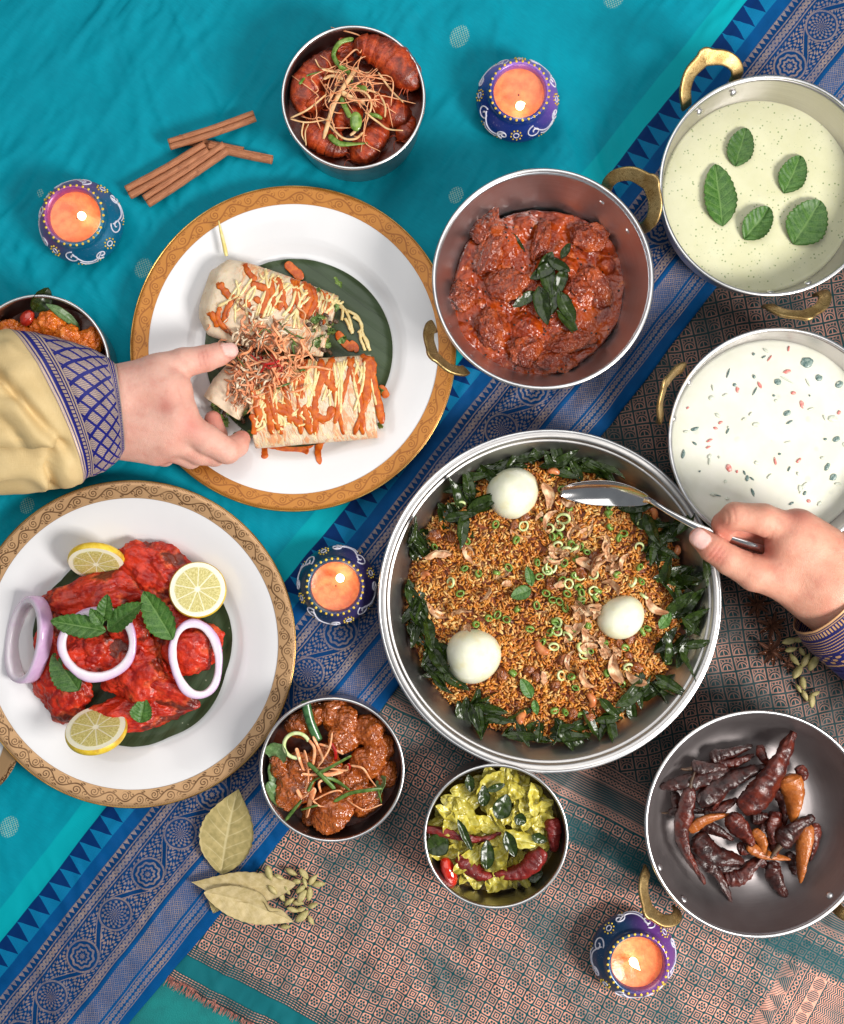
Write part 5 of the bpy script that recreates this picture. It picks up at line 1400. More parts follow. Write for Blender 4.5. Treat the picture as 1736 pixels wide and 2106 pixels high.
def onion_mat():
    n = NT("raw_red_onion"); x, y, z = n.sep(n.obj())
    c0 = n.attr("lay"); u, v, w = n.sep(c0)
    c = n.mix(n.step(u, .35, .95), srgb(238, 228, 236), srgb(204, 168, 206))
    c = n.mix(n.step(n.noise(n.vec(x, y, z), 30, 3), .5, .7) * .4, c, srgb(226, 200, 226))
    return n.out(c, .25, 0.0, n.bump(n.noise(n.vec(x, y, z), 6, 3), .8, .4), Subsurface_Weight=.4, Subsurface_Radius=(1, .8, 1), Subsurface_Scale=7 * U, Coat_Weight=.4, Coat_Roughness=.1)
m_onion = onion_mat()
def onion(px, py, z, rx, ry, w, hgt, e, lab):
    n_, m_ = 90, 14
    a = np.arange(n_) * 2 * PI / n_
    p = np.stack([rx * np.cos(a) * (1 + .03 * np.sin(3 * a)), ry * np.sin(a) * (1 + .03 * np.cos(2 * a)), 1.5 * np.sin(2 * a)], -1)
    w = w * (1 + .12 * np.sin(2 * a + rx) + .08 * np.sin(5 * a)); v, f = loop_tube(p, w, hgt, m_, power=.6)
    v = v + (.9 * fbm(v / 16, 2, int(rx)))[:, None]
    lay = np.tile((np.cos(np.arange(m_) * 2 * PI / m_) * .5 + .5)[None], (n_, 1)).ravel()
    solo("onion_ring", (v, f), m_onion, lab, "onion ring", V(px, py, z), "raw onion rings on the chicken plate", tuple(math.radians(q) for q in e), vec=np.column_stack([lay, lay, lay]))
onion(*q6(165, 935), 58, 50, 84, 8, 16, (4, -36, -14), "standing onion ring leaning off the left side of the chicken heap")
onion(*q6(560, 960), 104, 68, 66, 9, 7, (4, 6, 20), "round onion ring in the middle of the chicken heap")
onion(*q6(1120, 1045), 84, 44, 74, 8.2, 7, (2, 12, 9), "narrow onion ring at the right of the chicken heap")
for (x, y, a, L, W, z, tl_, lab, crump) in [(605, 885, 168, 108, 48, 122, (10, -8), "mint sprig leaf pointing towards the standing onion ring", 3), (615, 880, 38, 92, 48, 124, (-20, -14), "folded mint sprig leaf pointing to the upper right on the chicken", 4), (590, 830, 76, 58, 34, 126, (10, -20), "upright young mint leaf at the heart of the sprig", 3), (585, 850, 122, 40, 26, 130, (0, -20), "smallest crinkled mint leaf at the heart of the sprig", 3), (985, 935, 122, 112, 60, 106, (4, 2), "large drooping mint leaf between the onion rings", 3), (450, 1225, 128, 92, 62, 92, (0, 6), "big flat mint leaf on the lower left chicken piece", 3), (800, 1408, 80, 48, 46, 86, (0, 0), "small torn mint leaf on the bottom chicken piece", 3)]:
    g = leaf(L, W, -.10, .16, .2, 10, 1.7, 7, 1.2, int(x), crump, 19, 40, .85, .42, fold=.1)
    put_leaf("mint_leaf", g, m_mint, *q6(x, y), z, a, lab, group="mint leaves on the chicken plate", tilt=tl_)

# ------------------------------------------------------------------ prawn bowl
q2 = lambda x, y: (559.5 + x / 2.93, 32.9 + y / 2.93)
def keep_in(p, cx, cy, R, zr, r):
    """moves p so that something of radius r stays within the bowl wall"""
    c = V(cx, cy, zr); m = max(RR(R, zr) * .93 - r, 4); d = p[:2] - c[:2]; l = math.hypot(*d)
    if l > m: p = np.array([c[0] + d[0] * m / l, c[1] + d[1] * m / l, p[2]])
    return p
def bowl_pool(cx, cy, R, zr, z, mat, label, name, hf):
    c = V(cx, cy, zr); r = RR(R, zr) * .948
    a = np.arange(110) * 2 * PI / 110; q = np.linspace(.004, 1, 44); A, Q = np.meshgrid(a, q, indexing='ij')
    X, Y = Q * r * np.cos(A), Q * r * np.sin(A)
    g = (np.stack([X, Y, hf(X, Y)], -1).reshape(-1, 3), quads(110, 44, True)[:, ::-1])
    return solo(name, g, mat, label, "gravy", (c[0], c[1], z), kind=None)
m_dgrav = gravy("dark_prawn_gravy", srgb(92, 30, 16), srgb(120, 44, 20), srgb(70, 20, 12), .36, 26, srgb(120, 44, 10), (14, 1.6), 0)
bowl_pool(727, 201, 147, 128, 72, m_dgrav, "dark brown gravy around the prawns", "prawn_gravy", lambda x, y: 5 * fbm(P3(x / 26, y / 26), 3, 71))
def prawn_mat():
    n = NT("curried_prawn_shell"); p = n.obj(); l = n.sep(n.attr("lay"))
    seg = n.abs(n.frac(l[0] * 6.5) - .5) * 2
    c = n.mix(n.step(n.noise(p, 11, 5), .35, .65), srgb(150, 44, 12), srgb(196, 76, 28))
    c = n.mix(n.step(n.noise(p, 34, 4), .45, .62) * .8, c, srgb(92, 26, 10))
    c = n.mix(n.step(seg, .8, .97) * .12, c, srgb(214, 116, 64))
    b = n.noise(p, 5, 4)
    return n.out(c, n.noise(p, 8, 3) * .3 + .2, 0.0, n.bump(b, 2.4, .7), Coat_Weight=.1, Coat_Roughness=.15)
m_prawn = prawn_mat()
def prawn(pts, w, z, lab, dz=0):
    p = spline(np.array([list(V(*q2(x, y), z)) for x, y in pts]), 70)
    t = np.linspace(0, 1, 70)
    p[:, 2] += dz * t
    prof = np.interp(t, [0, .04, .15, .38, .42, .6, .85, .95, 1], [.12, .40, .86, 1.08, .98, .86, .56, .3, .1]) * w
    seg = np.where(t > .5, 1.02 + .12 * (.5 - ((t - .5) * 8) % 1), 1)
    rr = prof * seg
    v, f = tube(p, rr, rr * .8, 18, power=.85)
    v = v + (2.4 * fbm(v / 13, 3, int(w), True))[:, None] * np.array([.7, .7, 1])
    lay = np.zeros((len(v), 2)); lay[:18 * 70, 0] = np.tile(t, 18)
    o = v.mean(0)
    th = thing("prawn", lab, "prawn", o, "prawns in the steel bowl")
    part("body", (v, f), m_prawn, th, vec=lay)
    e = p[-4]; d = p[-1] - p[-6]; ang = math.atan2(d[1], d[0]); gs, ly = [], []
    for k in (-.5, -.17, .17, .5):
        g = leaf(w * 1.1, w * .42, .1, .2, .02, 4, .6, 4, 1.2, 1, 1, 7, 12, .6, .6)
        gs.append((rotz(g[0], ang + k) + e - d * .6, g[1])); ly.append(g[2])
    part("tail_fan", join(gs), m_prawn, th, vec=np.vstack(ly))
    gs = []
    for k in range(6):
        a = ang + PI + rng.normal() * .5
        b0 = p[4]; a = math.atan2(-201 - b0[1] - 20, 727 - b0[0]) + rng.normal() * .9; L_ = rng.uniform(20, 40)
        gs.append(tube(spline(np.array([b0, b0 + [math.cos(a) * L_ * .5, math.sin(a) * L_ * .5, 6], b0 + [math.cos(a + .5) * L_, math.sin(a + .5) * L_, 2]]), 10), .9, n=5))
    part("feelers", join(gs), m_prawn, th)
prawn([(880, 440), (790, 340), (680, 240), (560, 190), (480, 190)], 34, 112, "largest orange prawn whose head pokes over the bowl rim")
prawn([(840, 590), (740, 590), (640, 530), (560, 470)], 27, 90, "red prawn lying below the largest prawn")
prawn([(175, 590), (205, 430), (305, 300), (430, 240)], 30, 94, "prawn curved along the left wall of the bowl")
prawn([(480, 880), (560, 800), (640, 700), (660, 600)], 29, 90, "wet red prawn pointing down to the bottom of the bowl")
prawn([(210, 640), (260, 720), (360, 790), (460, 820)], 27, 88, "brown prawn along the lower left wall of the bowl")
prawn([(300, 560), (260, 520), (230, 470), (250, 400)], 24, 94, "dark prawn head between the garnish and the left wall")
prawn([(760, 760), (800, 690), (820, 640), (780, 600)], 18, 80, "small prawn sunk in the dark gravy at lower right")
prawn([(540, 560), (470, 610), (420, 640), (400, 700)], 22, 96, "purplish prawn under the middle of the garnish")
MK[q2] = [("the oval chilli slice", 505, 635), ("the green arch", 400, 190), ("the largest prawn", 720, 320), ("the tangle centre", 490, 460), ("the lowest green curl", 450, 765), ("the left prawn", 200, 440)]
G = lambda q, z: (lambda l: [list(V(*q(x, y), z + dz)) for x, y, dz in l])
def strips(q, z, items, nm_, mat, lab, cat, grp, th=1.1):
    for k, (w, l) in enumerate(items):
        l3 = [(a[0], a[1], (a[2] if len(a) > 2 else 6 * math.sin(i * 2.1 + k))) for i, a in enumerate(l)]
        p = np.array(G(q, z)(l3)); o = p.mean(0)
        solo(nm_, strip(p - o, w, th, math.sin(k * 1.7) * .5, math.sin(k * 2.3) * 1.2, 6, 30), mat, lab + ", " + near(l[1][0], l[1][1], LM[q], 60) if isinstance(lab, str) else lab[k], cat, o, grp)
LM = {q2: MK[q2]}
strips(q2, 124, [(4.6, [(510, 310), (430, 430), (370, 540), (310, 740)]), (5.5, [(420, 460), (490, 500), (560, 530)]), (3, [(300, 320), (420, 340), (590, 340)]), (3.5, [(310, 380), (360, 360), (430, 380)]), (2.2, [(560, 440), (640, 470), (680, 540), (680, 610)]), (2.4, [(470, 440), (560, 460), (600, 530), (570, 640)]), (2, [(110, 615), (220, 560), (330, 470)]), (2, [(110, 620), (200, 640), (290, 630), (340, 620)]), (2.2, [(560, 580), (640, 640), (700, 680), (790, 690)]), (2.2, [(640, 340), (720, 450), (790, 520)]), (1.8, [(260, 260), (290, 310), (340, 320)]), (2.4, [(330, 640), (420, 730), (500, 740), (550, 700)]), (1.8, [(220, 650), (200, 700), (205, 780)]), (1.8, [(190, 640), (180, 710), (200, 760)]), (3.2, [(490, 640), (500, 690), (470, 720)]), (2, [(420, 340), (390, 420), (340, 520)])], "carrot_strip", m_cream, "curled cream vegetable strip on the prawns", "garnish strip", "pale garnish strips on the prawns")
tangle(34, 480, 480, 95, 85, lambda x, y: 116, m_carrot, "carrot_strip", "thin looping orange strip", "garnish strip", "thin orange strips on the prawns", (40, 110), 1.4, .9, q2, 1.6, True, 31)
strips(q2, 122, [(5, [(490, 135), (410, 160), (370, 230), (400, 300)]), (5, [(400, 300), (460, 340), (480, 400)]), (3.4, [(165, 410), (210, 360), (300, 335)]), (6, [(450, 420), (510, 430), (570, 440)]), (5.5, [(410, 490), (440, 550), (470, 610)]), (6.5, [(340, 720), (400, 765), (480, 770), (575, 765)]), (4, [(570, 590), (630, 600), (660, 620)])], "spring_onion_curl", m_scal, ["green spring onion curl arching at the top of the prawn bowl", "short green curl just below the arch on the prawns", "thin green curl by the left prawn", "flat green slice in the middle of the prawn garnish", "dark green strand hanging down the prawn garnish", "thick light green curl lowest on the prawn garnish", "small green strand right of the round green slice"], "spring onion", "spring onion curls on the prawns", 1.6)
v, f = blob((12, 19, 6), 3, 3, .1); solo("leek_slice", (v, f), simple("glossy_green_chilli", srgb(92, 128, 44), srgb(140, 170, 80), 14, .2, coat=.5), "glossy oval green chilli slice on the prawns", "chilli slice", V(*q2(505, 635), 126))

# ------------------------------------------------------------------ brown sauced pieces bowl
q3 = lambda x, y: (510.1 + x / 4.795, 1398.7 + y / 4.795)
m_bgrav = gravy("brown_gravy", srgb(70, 26, 14), srgb(96, 40, 18), srgb(58, 18, 10), .36, 22, None, (14, 1.6), 0)
bowl_pool(683, 1583, 148, 112, 48, m_bgrav, "dark brown gravy under the sauced pieces", "brown_gravy", lambda x, y: 3 * fbm(P3(x / 26, y / 26), 3, 71))
m_fry = gravy("brown_sauced_crust", srgb(150, 72, 22), srgb(176, 92, 34), srgb(112, 44, 18), .26, 20, srgb(146, 62, 10), (5, 3.4), .45)
for k, (x, y, r, z, lab) in enumerate([(470, 390, 120, 72, "bright orange brown piece at the upper left beside the green stalk"), (860, 270, 150, 66, "dark piece against the top wall of the brown bowl"), (950, 430, 150, 74, "flat crusty piece under the top right piece"), (1230, 450, 160, 78, "big rounded golden piece at the upper right"), (930, 590, 130, 84, "small knobbly piece just above the garnish"), (1290, 670, 130, 72, "glossy piece against the right wall"), (1180, 810, 150, 80, "squarish piece right of the garnish"), (290, 850, 120, 72, "rough piece beside the leaf lining on the left"), (520, 880, 150, 78, "piece beneath the left end of the garnish"), (400, 1090, 180, 76, "wide dark piece at the lower left"), (830, 1280, 200, 84, "largest shiny piece at the bottom centre"), (620, 1420, 120, 62, "ragged scrap at the bottom wall"), (1150, 1190, 150, 72, "golden piece under the lower green strip"), (1370, 930, 110, 66, "narrow piece deep at the right wall"), (760, 820, 150, 76, "hidden piece under the garnish crossing"), (1020, 990, 140, 78, "crumbly piece right below the garnish crossing"), (650, 300, 110, 64, "shaded piece behind the green stalk")]):
    v, f = blob((r / 4.795 * 1.12, r / 4.795 * .95, 22), 120 + k, 5, .42, 1.3, 6)
    v = v + (2.4 * fbm(v / 9, 3, 160 + k, True))[:, None] * v / np.linalg.norm(v, axis=1)[:, None]
    solo("fried_piece", (v, f), m_fry, lab, "fried piece", keep_in(V(*q3(x, y), z), 683, 1583, 148, 112, r / 4.795 * 1.1), "brown sauced pieces in the bowl", (rng.normal() * .3, rng.normal() * .3, rng.uniform(0, 6)))
m_blin = leaf_material("green_banana_lining", srgb(74, 108, 58), srgb(104, 136, 84), srgb(150, 172, 126), .4, 12, .6, .3)
for (x, y, a, L, W, tl_, lab) in [(140, 760, 55, 62, 54, (0, -30), "pale green leaf lining at the upper left wall of the brown bowl"), (150, 1060, 98, 60, 26, (50, 0), "wavy green leaf edge at the left wall of the brown bowl"), (290, 1330, 125, 84, 34, (40, -10), "curled green leaf lining at the lower left wall of the brown bowl"), (1300, 1240, 60, 74, 30, (-50, -10), "dark leaf lining along the right wall of the brown bowl")]:
    g = leaf(L * .8, W * .9, .15, .3, .05, 4, .8, 10, 1.2, int(x), 5, 13, 26, .45, .5)
    put_leaf("banana_leaf_lining", g, m_blin, *q3(x * .86 + 830 * .14, y * .86 + 890 * .14), 80, a, lab, "leaf", None, tl_)
g = tube(spline(np.array(G(q3, 98)([(565, 205, 8), (610, 400, 4), (690, 590, -4)])) - V(*q3(610, 400), 98), 24), 9.5, 8, 14)
solo("green_onion_stalk", g, simple("dark_green_stalk", srgb(34, 74, 40), srgb(70, 112, 66), 12, .3, coat=.3), "thick dark green onion stalk standing in the brown bowl", "onion stalk", V(*q3(610, 400), 98))
th = np.linspace(.35, 5.0, 40); p = np.stack([25 * np.cos(th), 25 * np.sin(th), 3 * np.sin(th)], -1)
solo("onion_arc", tube(p, 3.8, 3.4, 10), m_scalw, "open white onion ring in the brown bowl", "onion ring", V(*q3(480, 645), 104))
LM[q3] = [("the green stalk", 640, 400), ("the open onion ring", 480, 645), ("the strip crossing", 740, 930), ("the red strip", 860, 700), ("the largest piece", 830, 1280), ("the right wall", 1380, 900), ("the leaf lining", 180, 900)]
strips(q3, 108, [(3.2, [(600, 590), (655, 680), (640, 840)]), (3.4, [(555, 690), (585, 830), (590, 980), (560, 1110)]), (4, [(475, 670), (510, 780), (550, 890)]), (3.2, [(640, 555), (700, 680), (735, 780), (690, 840)]), (2.8, [(700, 630), (820, 670), (940, 730)]), (2.2, [(830, 510), (800, 680), (690, 860)]), (2.4, [(1010, 840), (1130, 870), (1200, 970), (1270, 1060)]), (4.4, [(735, 935), (830, 925), (940, 895)]), (2.4, [(600, 880), (760, 870), (960, 890), (985, 850)]), (7, [(650, 1060), (610, 1200), (575, 1360)]), (4.5, [(480, 1080), (540, 1150), (650, 1060)]), (1.8, [(640, 1190), (800, 1110), (900, 1090), (940, 1120)]), (2.2, [(975, 1180), (1060, 1240), (1160, 1280), (1320, 1225)]), (2.8, [(740, 980), (700, 1020), (720, 1110)]), (2.2, [(640, 1190), (700, 1240), (760, 1250)]), (3, [(530, 925), (620, 935), (700, 930)])], "carrot_strip", m_carrot, "pale orange carrot strip in the brown bowl", "carrot strip", "carrot strips on the brown pieces")
strips(q3, 108, [(3.4, [(820, 620), (860, 700), (865, 800)]), (3, [(985, 820), (1000, 850), (995, 880)])], "chilli_strip", m_redstrip, ["red chilli strip standing in the garnish of the brown bowl", "tiny red chilli snip beside the carrot loop in the brown bowl"], "chilli strip", "red chilli strips in the brown bowl")
strips(q3, 112, [(4.6, [(590, 815), (720, 940), (860, 1080)]), (4.8, [(680, 930), (850, 840), (1020, 745)]), (3.4, [(590, 1100), (640, 1000), (720, 950)]), (4, [(760, 950), (880, 1000), (1000, 1085)]), (4.4, [(845, 1200), (1000, 1120), (1160, 1090), (1325, 1070)]), (3.6, [(370, 1385), (450, 1280), (530, 1180)]), (2, [(1280, 1080), (1300, 1150), (1315, 1210)]), (2.4, [(620, 1250), (680, 1235), (520, 1280)])], "spring_onion_strip", m_greenstrip, ["green strip slanting down across the crossing in the brown bowl", "green strip slanting up across the crossing in the brown bowl", "short green strip under the left side of the crossing", "green strip fraying to the right below the crossing", "long green strip curving to the right wall of the brown bowl", "green strip at the lower left of the brown bowl", "thin green strand near the right wall of the brown bowl", "thin green strand beside the widest carrot strip"], "spring onion", "green strips on the brown pieces", 1.3)

# ------------------------------------------------------------------ orange fried pieces bowl
q4 = lambda x, y: (x / 3.014, 576 + y / 3.014)
bowl_pool(80, 752, 145, 112, 50, m_bgrav, "dark gravy under the orange fried pieces", "nugget_gravy", lambda x, y: 3 * fbm(P3(x / 26, y / 26), 3, 72))
m_nug = gravy("orange_fried_crust", srgb(206, 98, 20), srgb(224, 126, 40), srgb(168, 62, 14), .3, 18, None, (4, 3.4), .35)
for k, (x, y, r, z, lab) in enumerate([(320, 270, 75, 84, "round orange fried piece under the bent leaf"), (420, 370, 80, 82, "orange fried piece nearest the sleeve cuff"), (240, 300, 50, 74, "small orange piece beside the red chilli"), (565, 380, 75, 76, "orange piece in the shade of the bowl wall"), (500, 440, 80, 74, "crusty piece low by the right wall"), (60, 330, 75, 76, "reddish orange piece at the picture edge"), (150, 360, 70, 72, "orange piece beside the cuff at the left"), (330, 400, 80, 70, "orange piece half under the cuff"), (-40, 300, 80, 72, "fried piece cut off by the picture edge"), (250, 480, 90, 66, "fried piece beneath the sleeve"), (120, 560, 95, 72, "fried piece lying under the cuff near the bowl middle"), (430, 560, 90, 70, "fried piece by the wall below the cuff"), (320, 660, 90, 70, "fried piece under the sleeve near the lower wall"), (20, 480, 90, 70, "fried piece under the folded sleeve top"), (150, 760, 95, 70, "fried piece deepest under the sleeve")]):
    v, f = blob((r / 3.0 * 1.1, r / 3.0, 22), 150 + k, 5, .38, 1.6, 6)
    v = v + (2.2 * fbm(v / 8, 3, 160 + k, True))[:, None] * v / np.linalg.norm(v, axis=1)[:, None]
    solo("fried_piece", (v, f), m_nug, lab, "fried piece", keep_in(V(*q4(x, y), z), 80, 752, 145, 112, r / 3.0), "orange fried pieces in the left bowl", (rng.normal() * .3, rng.normal() * .3, rng.uniform(0, 6)))
v, f = blob((17, 13, 10), 9, 3, .14, 1.6); solo("red_chilli_bit", (v, f), simple("glossy_red_chilli", srgb(150, 30, 18), srgb(190, 52, 30), 14, .15, coat=.6), "shiny red chilli bulb beside the orange fried pieces", "chilli", V(*q4(168, 235), 92), rot_=(0, 0, 1.0))
g = leaf(56, 40, -.3, .3, .0, 4, .8, 8, 1.2, 4, 4, 13, 26, .7, .5); put_leaf("curry_leaf", g, m_curry, *q4(215, 200), 92, 50, "dark leaf standing against the wall of the left bowl", tilt=(40, -20))
g = leaf(78, 20, -.5, .2, .0, 4, .8, 8, 1.2, 5, 3, 13, 26, .7, .5); put_leaf("curry_leaf", g, m_blin, *q4(285, 145), 106, -32, "pale bent leaf hanging over the orange fried pieces", tilt=(-20, 18))

# ------------------------------------------------------------------ yellow cabbage bowl
q7 = lambda x, y: (839.2 + x / 4.795, 1546.8 + y / 4.795)
bowl_pool(1020, 1720, 148, 112, 44, gravy("turmeric_oil", srgb(96, 76, 10), srgb(120, 96, 14), srgb(70, 54, 8), .25, 22, None, (7, 3), .4), "oily yellow juice under the cabbage", "cabbage_juice", lambda x, y: 3 * fbm(P3(x / 26, y / 26), 3, 73))
m_cab = leaf_material("yellow_cooked_cabbage", srgb(186, 168, 44), srgb(206, 196, 96), srgb(222, 216, 150), .3, 5, .8, .5, coat=.2, fine=False)
cbm = []
for k in range(6):
    g = leaf(rng.uniform(60, 92), rng.uniform(30, 48), .15 * (k % 3 - 1), .15, .2, 5, 2.5, 4, 1.4, k + 3, 13, 15, 26, .45, .5, twist=.5 * (k % 2 * 2 - 1))
    cbm.append(mesh("cabbage_shred", (g[0], g[1]), m_cab, vec=g[2]))
cg = np.random.default_rng(44)
k = 0
while k < 86:
    x, y = cg.uniform(180, 1560), cg.uniform(120, 1420)
    if math.hypot(x - 830, y - 740) > 600 or (x > 1200 and y > 950): continue
    a = cg.uniform(0, 360); ar = math.radians(a)
    z_ = 62 + cg.uniform(0, 22) - (y > 1150) * 14
    c_ = keep_in(V(*q7(x, y), z_), 1020, 1720, 148, 112, 32); kz = H / (H - z_)
    px, py = CX + (c_[0] - CX) * kz, CY + (-c_[1] - CY) * kz
    o = put_leaf("cabbage_shred", cbm[k % 6], None, px - 34 * math.cos(ar), py + 34 * math.sin(ar), z_, a, "wilted yellow cabbage shred curling %s, %s" % (aim(a), near(x, y, [("the broad dark leaf", 930, 540), ("the thin straight chilli", 500, 790), ("the big curved chilli", 1150, 1120), ("the tomato wedge", 400, 1180), ("the rice pan rim", 800, 160)], 200)), "cabbage shred", "yellow cabbage shreds in the bowl", (cg.normal() * 18, cg.normal() * 8))
    o.scale = (cg.uniform(.7, 1.0),) * 3
    k += 1
def chili_mat(name, c1, c2, c3, rough=.28):
    n = NT(name); p = n.obj(); x, y, z = n.sep(p); l = n.sep(n.attr("lay"))
    c = n.mix(n.step(n.noise(p, 20, 4), .35, .65), c1, c2)
    c = n.mix(n.step(n.noise(p, 9, 4), .58, .74) * .8, c, c3)
    wr_ = n.noise(n.vec(l[0] * 9 + n.noise(p, 12, 3) * 3, l[1] * 16 + n.noise(p, 14, 3) * 2), 1.0, 3, .6)
    nm = n.bump(wr_, 2.2, .6); nm = n.bump(n.noise(p, 7, 2), 1.6, .6, nm)
    return n.out(c, n.noise(p, 8, 3) * .3 + rough - .06, 0.0, nm, Coat_Weight=.06, Coat_Roughness=.14)
m_rchili = chili_mat("dark_red_chilli", srgb(92, 18, 18), srgb(130, 34, 28), srgb(60, 10, 12))
def chili(name, pts, q, z, r, mat, lab, cat, grp, stem=True, flat=.75, z1=0.0, amp=1.0, squash=0):
    P = np.array([list(V(*q(a[0], a[1]), z + (a[2] if len(a) > 2 else 0))) for a in pts])
    P[-1] += (P[-1] - P[-2]) * .12; P[0] += (P[0] - P[1]) * .06
    if len(P) > 2:
        for i in range(1, len(P) - 1): P[i] += rng.normal(size=3) * np.array([4, 4, 2])
    P[:, 2] += np.linspace(0, z1, len(P))
    p = spline(P, 64); t = np.linspace(0, 1, 64)
    prof = np.interp(t, [0, .05, .16, .35, .6, .85, .96, 1], [.42, .72, .95, 1.0, .86, .56, .3, .1]) * r * .97
    prof = prof * (1 + .13 * fbm(P3(t * 9, 0 * t + r), 3, int(abs(pts[0][0])) % 50))
    v, f = tube(p, prof, prof * flat, 20, twist=np.linspace(0, 1.2, 64) * (1 if r % 2 else -1))
    nrm = v.copy(); nrm[:20 * 64] -= np.tile(p, (20, 1)); nrm[20 * 64:] = 0
    nl = np.linalg.norm(nrm, axis=1)[:, None] + 1e-6
    tt_ = np.tile(t, 20); an_ = np.repeat(np.arange(20) * 2 * PI / 20, 64); ln_ = np.linalg.norm(np.diff(p, axis=0), axis=1).sum()
    q_ = np.stack([tt_ * ln_ / (r * 1.5), np.cos(an_) * 1.25, np.sin(an_) * 1.25], -1)
    d = np.zeros(len(v)); d[:1280] = amp * r * (.36 * fbm(q_, 4, int(abs(pts[-1][0])) % 40, True) - .06 + .16 * fbm(q_ * .6, 2, 3))
    v = v + nrm / nl * d[:, None]
    lay = np.zeros((len(v), 2)); lay[:1280, 0] = np.tile(t, 20); lay[:1280, 1] = np.repeat(np.arange(20) / 20, 64)
    o = p.mean(0)
    th = thing(name, lab, cat, o, grp)
    part("pod", (v, f), mat, th, vec=lay)
    if stem:
        d = p[0] - p[3]; d /= np.linalg.norm(d)
        s_ = spline(np.array([p[0] - d * 2, p[0] + d * r * .8 + [0, 0, 1], p[0] + d * r * 1.9 + [r * .25, r * .2, 2]]), 12)
        part("stem", tube(s_, np.linspace(r * .32, r * .13, 12), n=7), m_stem, th)
    return th
m_stem = simple("dried_chilli_stem", srgb(60, 40, 26), srgb(88, 62, 38), 8, .6)
chili("red_chilli", [(170, 755), (450, 780), (720, 830), (900, 800)], q7, 90, 9, m_rchili, "thin dark chilli lying straight across the yellow cabbage", "chilli", "dark red chillies in the cabbage", False)
chili("red_chilli", [(1330, 970), (1250, 1090), (1080, 1170), (870, 1205)], q7, 90, 17, m_rchili, "big shiny curved chilli at the lower right of the cabbage", "chilli", "dark red chillies in the cabbage", False)
chili("red_chilli", [(490, 1040), (600, 1080), (720, 1160), (830, 1205)], q7, 82, 14, m_rchili, "wrinkled chilli half under cabbage at the bottom", "chilli", "dark red chillies in the cabbage", False)
chili("red_chilli", [(1420, 660), (1470, 780), (1440, 960)], q7, 76, 16, m_rchili, "shaded dark chilli standing at the right wall of the cabbage bowl", "chilli", "dark red chillies in the cabbage", False)
v, f = blob((15, 30, 14), 2, 4, .12, 1.2); solo("tomato_wedge", (v, f), simple("cooked_red_tomato", srgb(176, 22, 14), srgb(206, 50, 30), 16, .15, coat=.6), "glossy bright red tomato wedge at the lower left of the cabbage", "tomato", V(*q7(400, 1180), 76), rot_=(0, 0, .35))
for k, (x, y, x2, y2, W, z, lab) in enumerate([(490, 660, 635, 980, 17, 108, "slim glossy curry leaf slanting over the left of the cabbage"), (780, 1160, 785, 870, 28, 104, "upright veined curry leaf at the bottom middle of the cabbage"), (960, 780, 1060, 1040, 26, 106, "curry leaf hanging down beside the pale cabbage heart"), (880, 660, 985, 420, 38, 108, "broadest dark leaf square in the upper middle of the cabbage"), (600, 220, 620, 400, 20, 106, "small curry leaf near the top left of the cabbage"), (745, 540, 750, 330, 24, 106, "curry leaf standing upright near the top of the cabbage"), (780, 380, 960, 320, 16, 104, "narrow curry leaf lying across the top of the cabbage"), (390, 850, 190, 980, 46, 92, "rounded dark leaf pressed to the left wall of the cabbage bowl"), (1050, 640, 1170, 690, 26, 98, "blackish leaf scrap right of the middle of the cabbage"), (1220, 820, 1370, 880, 22, 92, "faded leaf near the big chilli in the cabbage"), (1180, 1260, 1330, 1180, 24, 70, "leaf sunk in shadow at the lower right of the cabbage")]):
    d = V(*q7(x2, y2), z) - V(*q7(x, y), z); L_ = math.hypot(d[0], d[1])
    g = leaf(L_, W, -.12, .25, .02, 6, .8, 9, 1, k, 3, 13, 26, .8, .45, twist=.3)
    put_leaf("curry_leaf", g, m_curry, *q7(x, y), z, math.degrees(math.atan2(d[1], d[0])), lab, group="curry leaves in the cabbage")

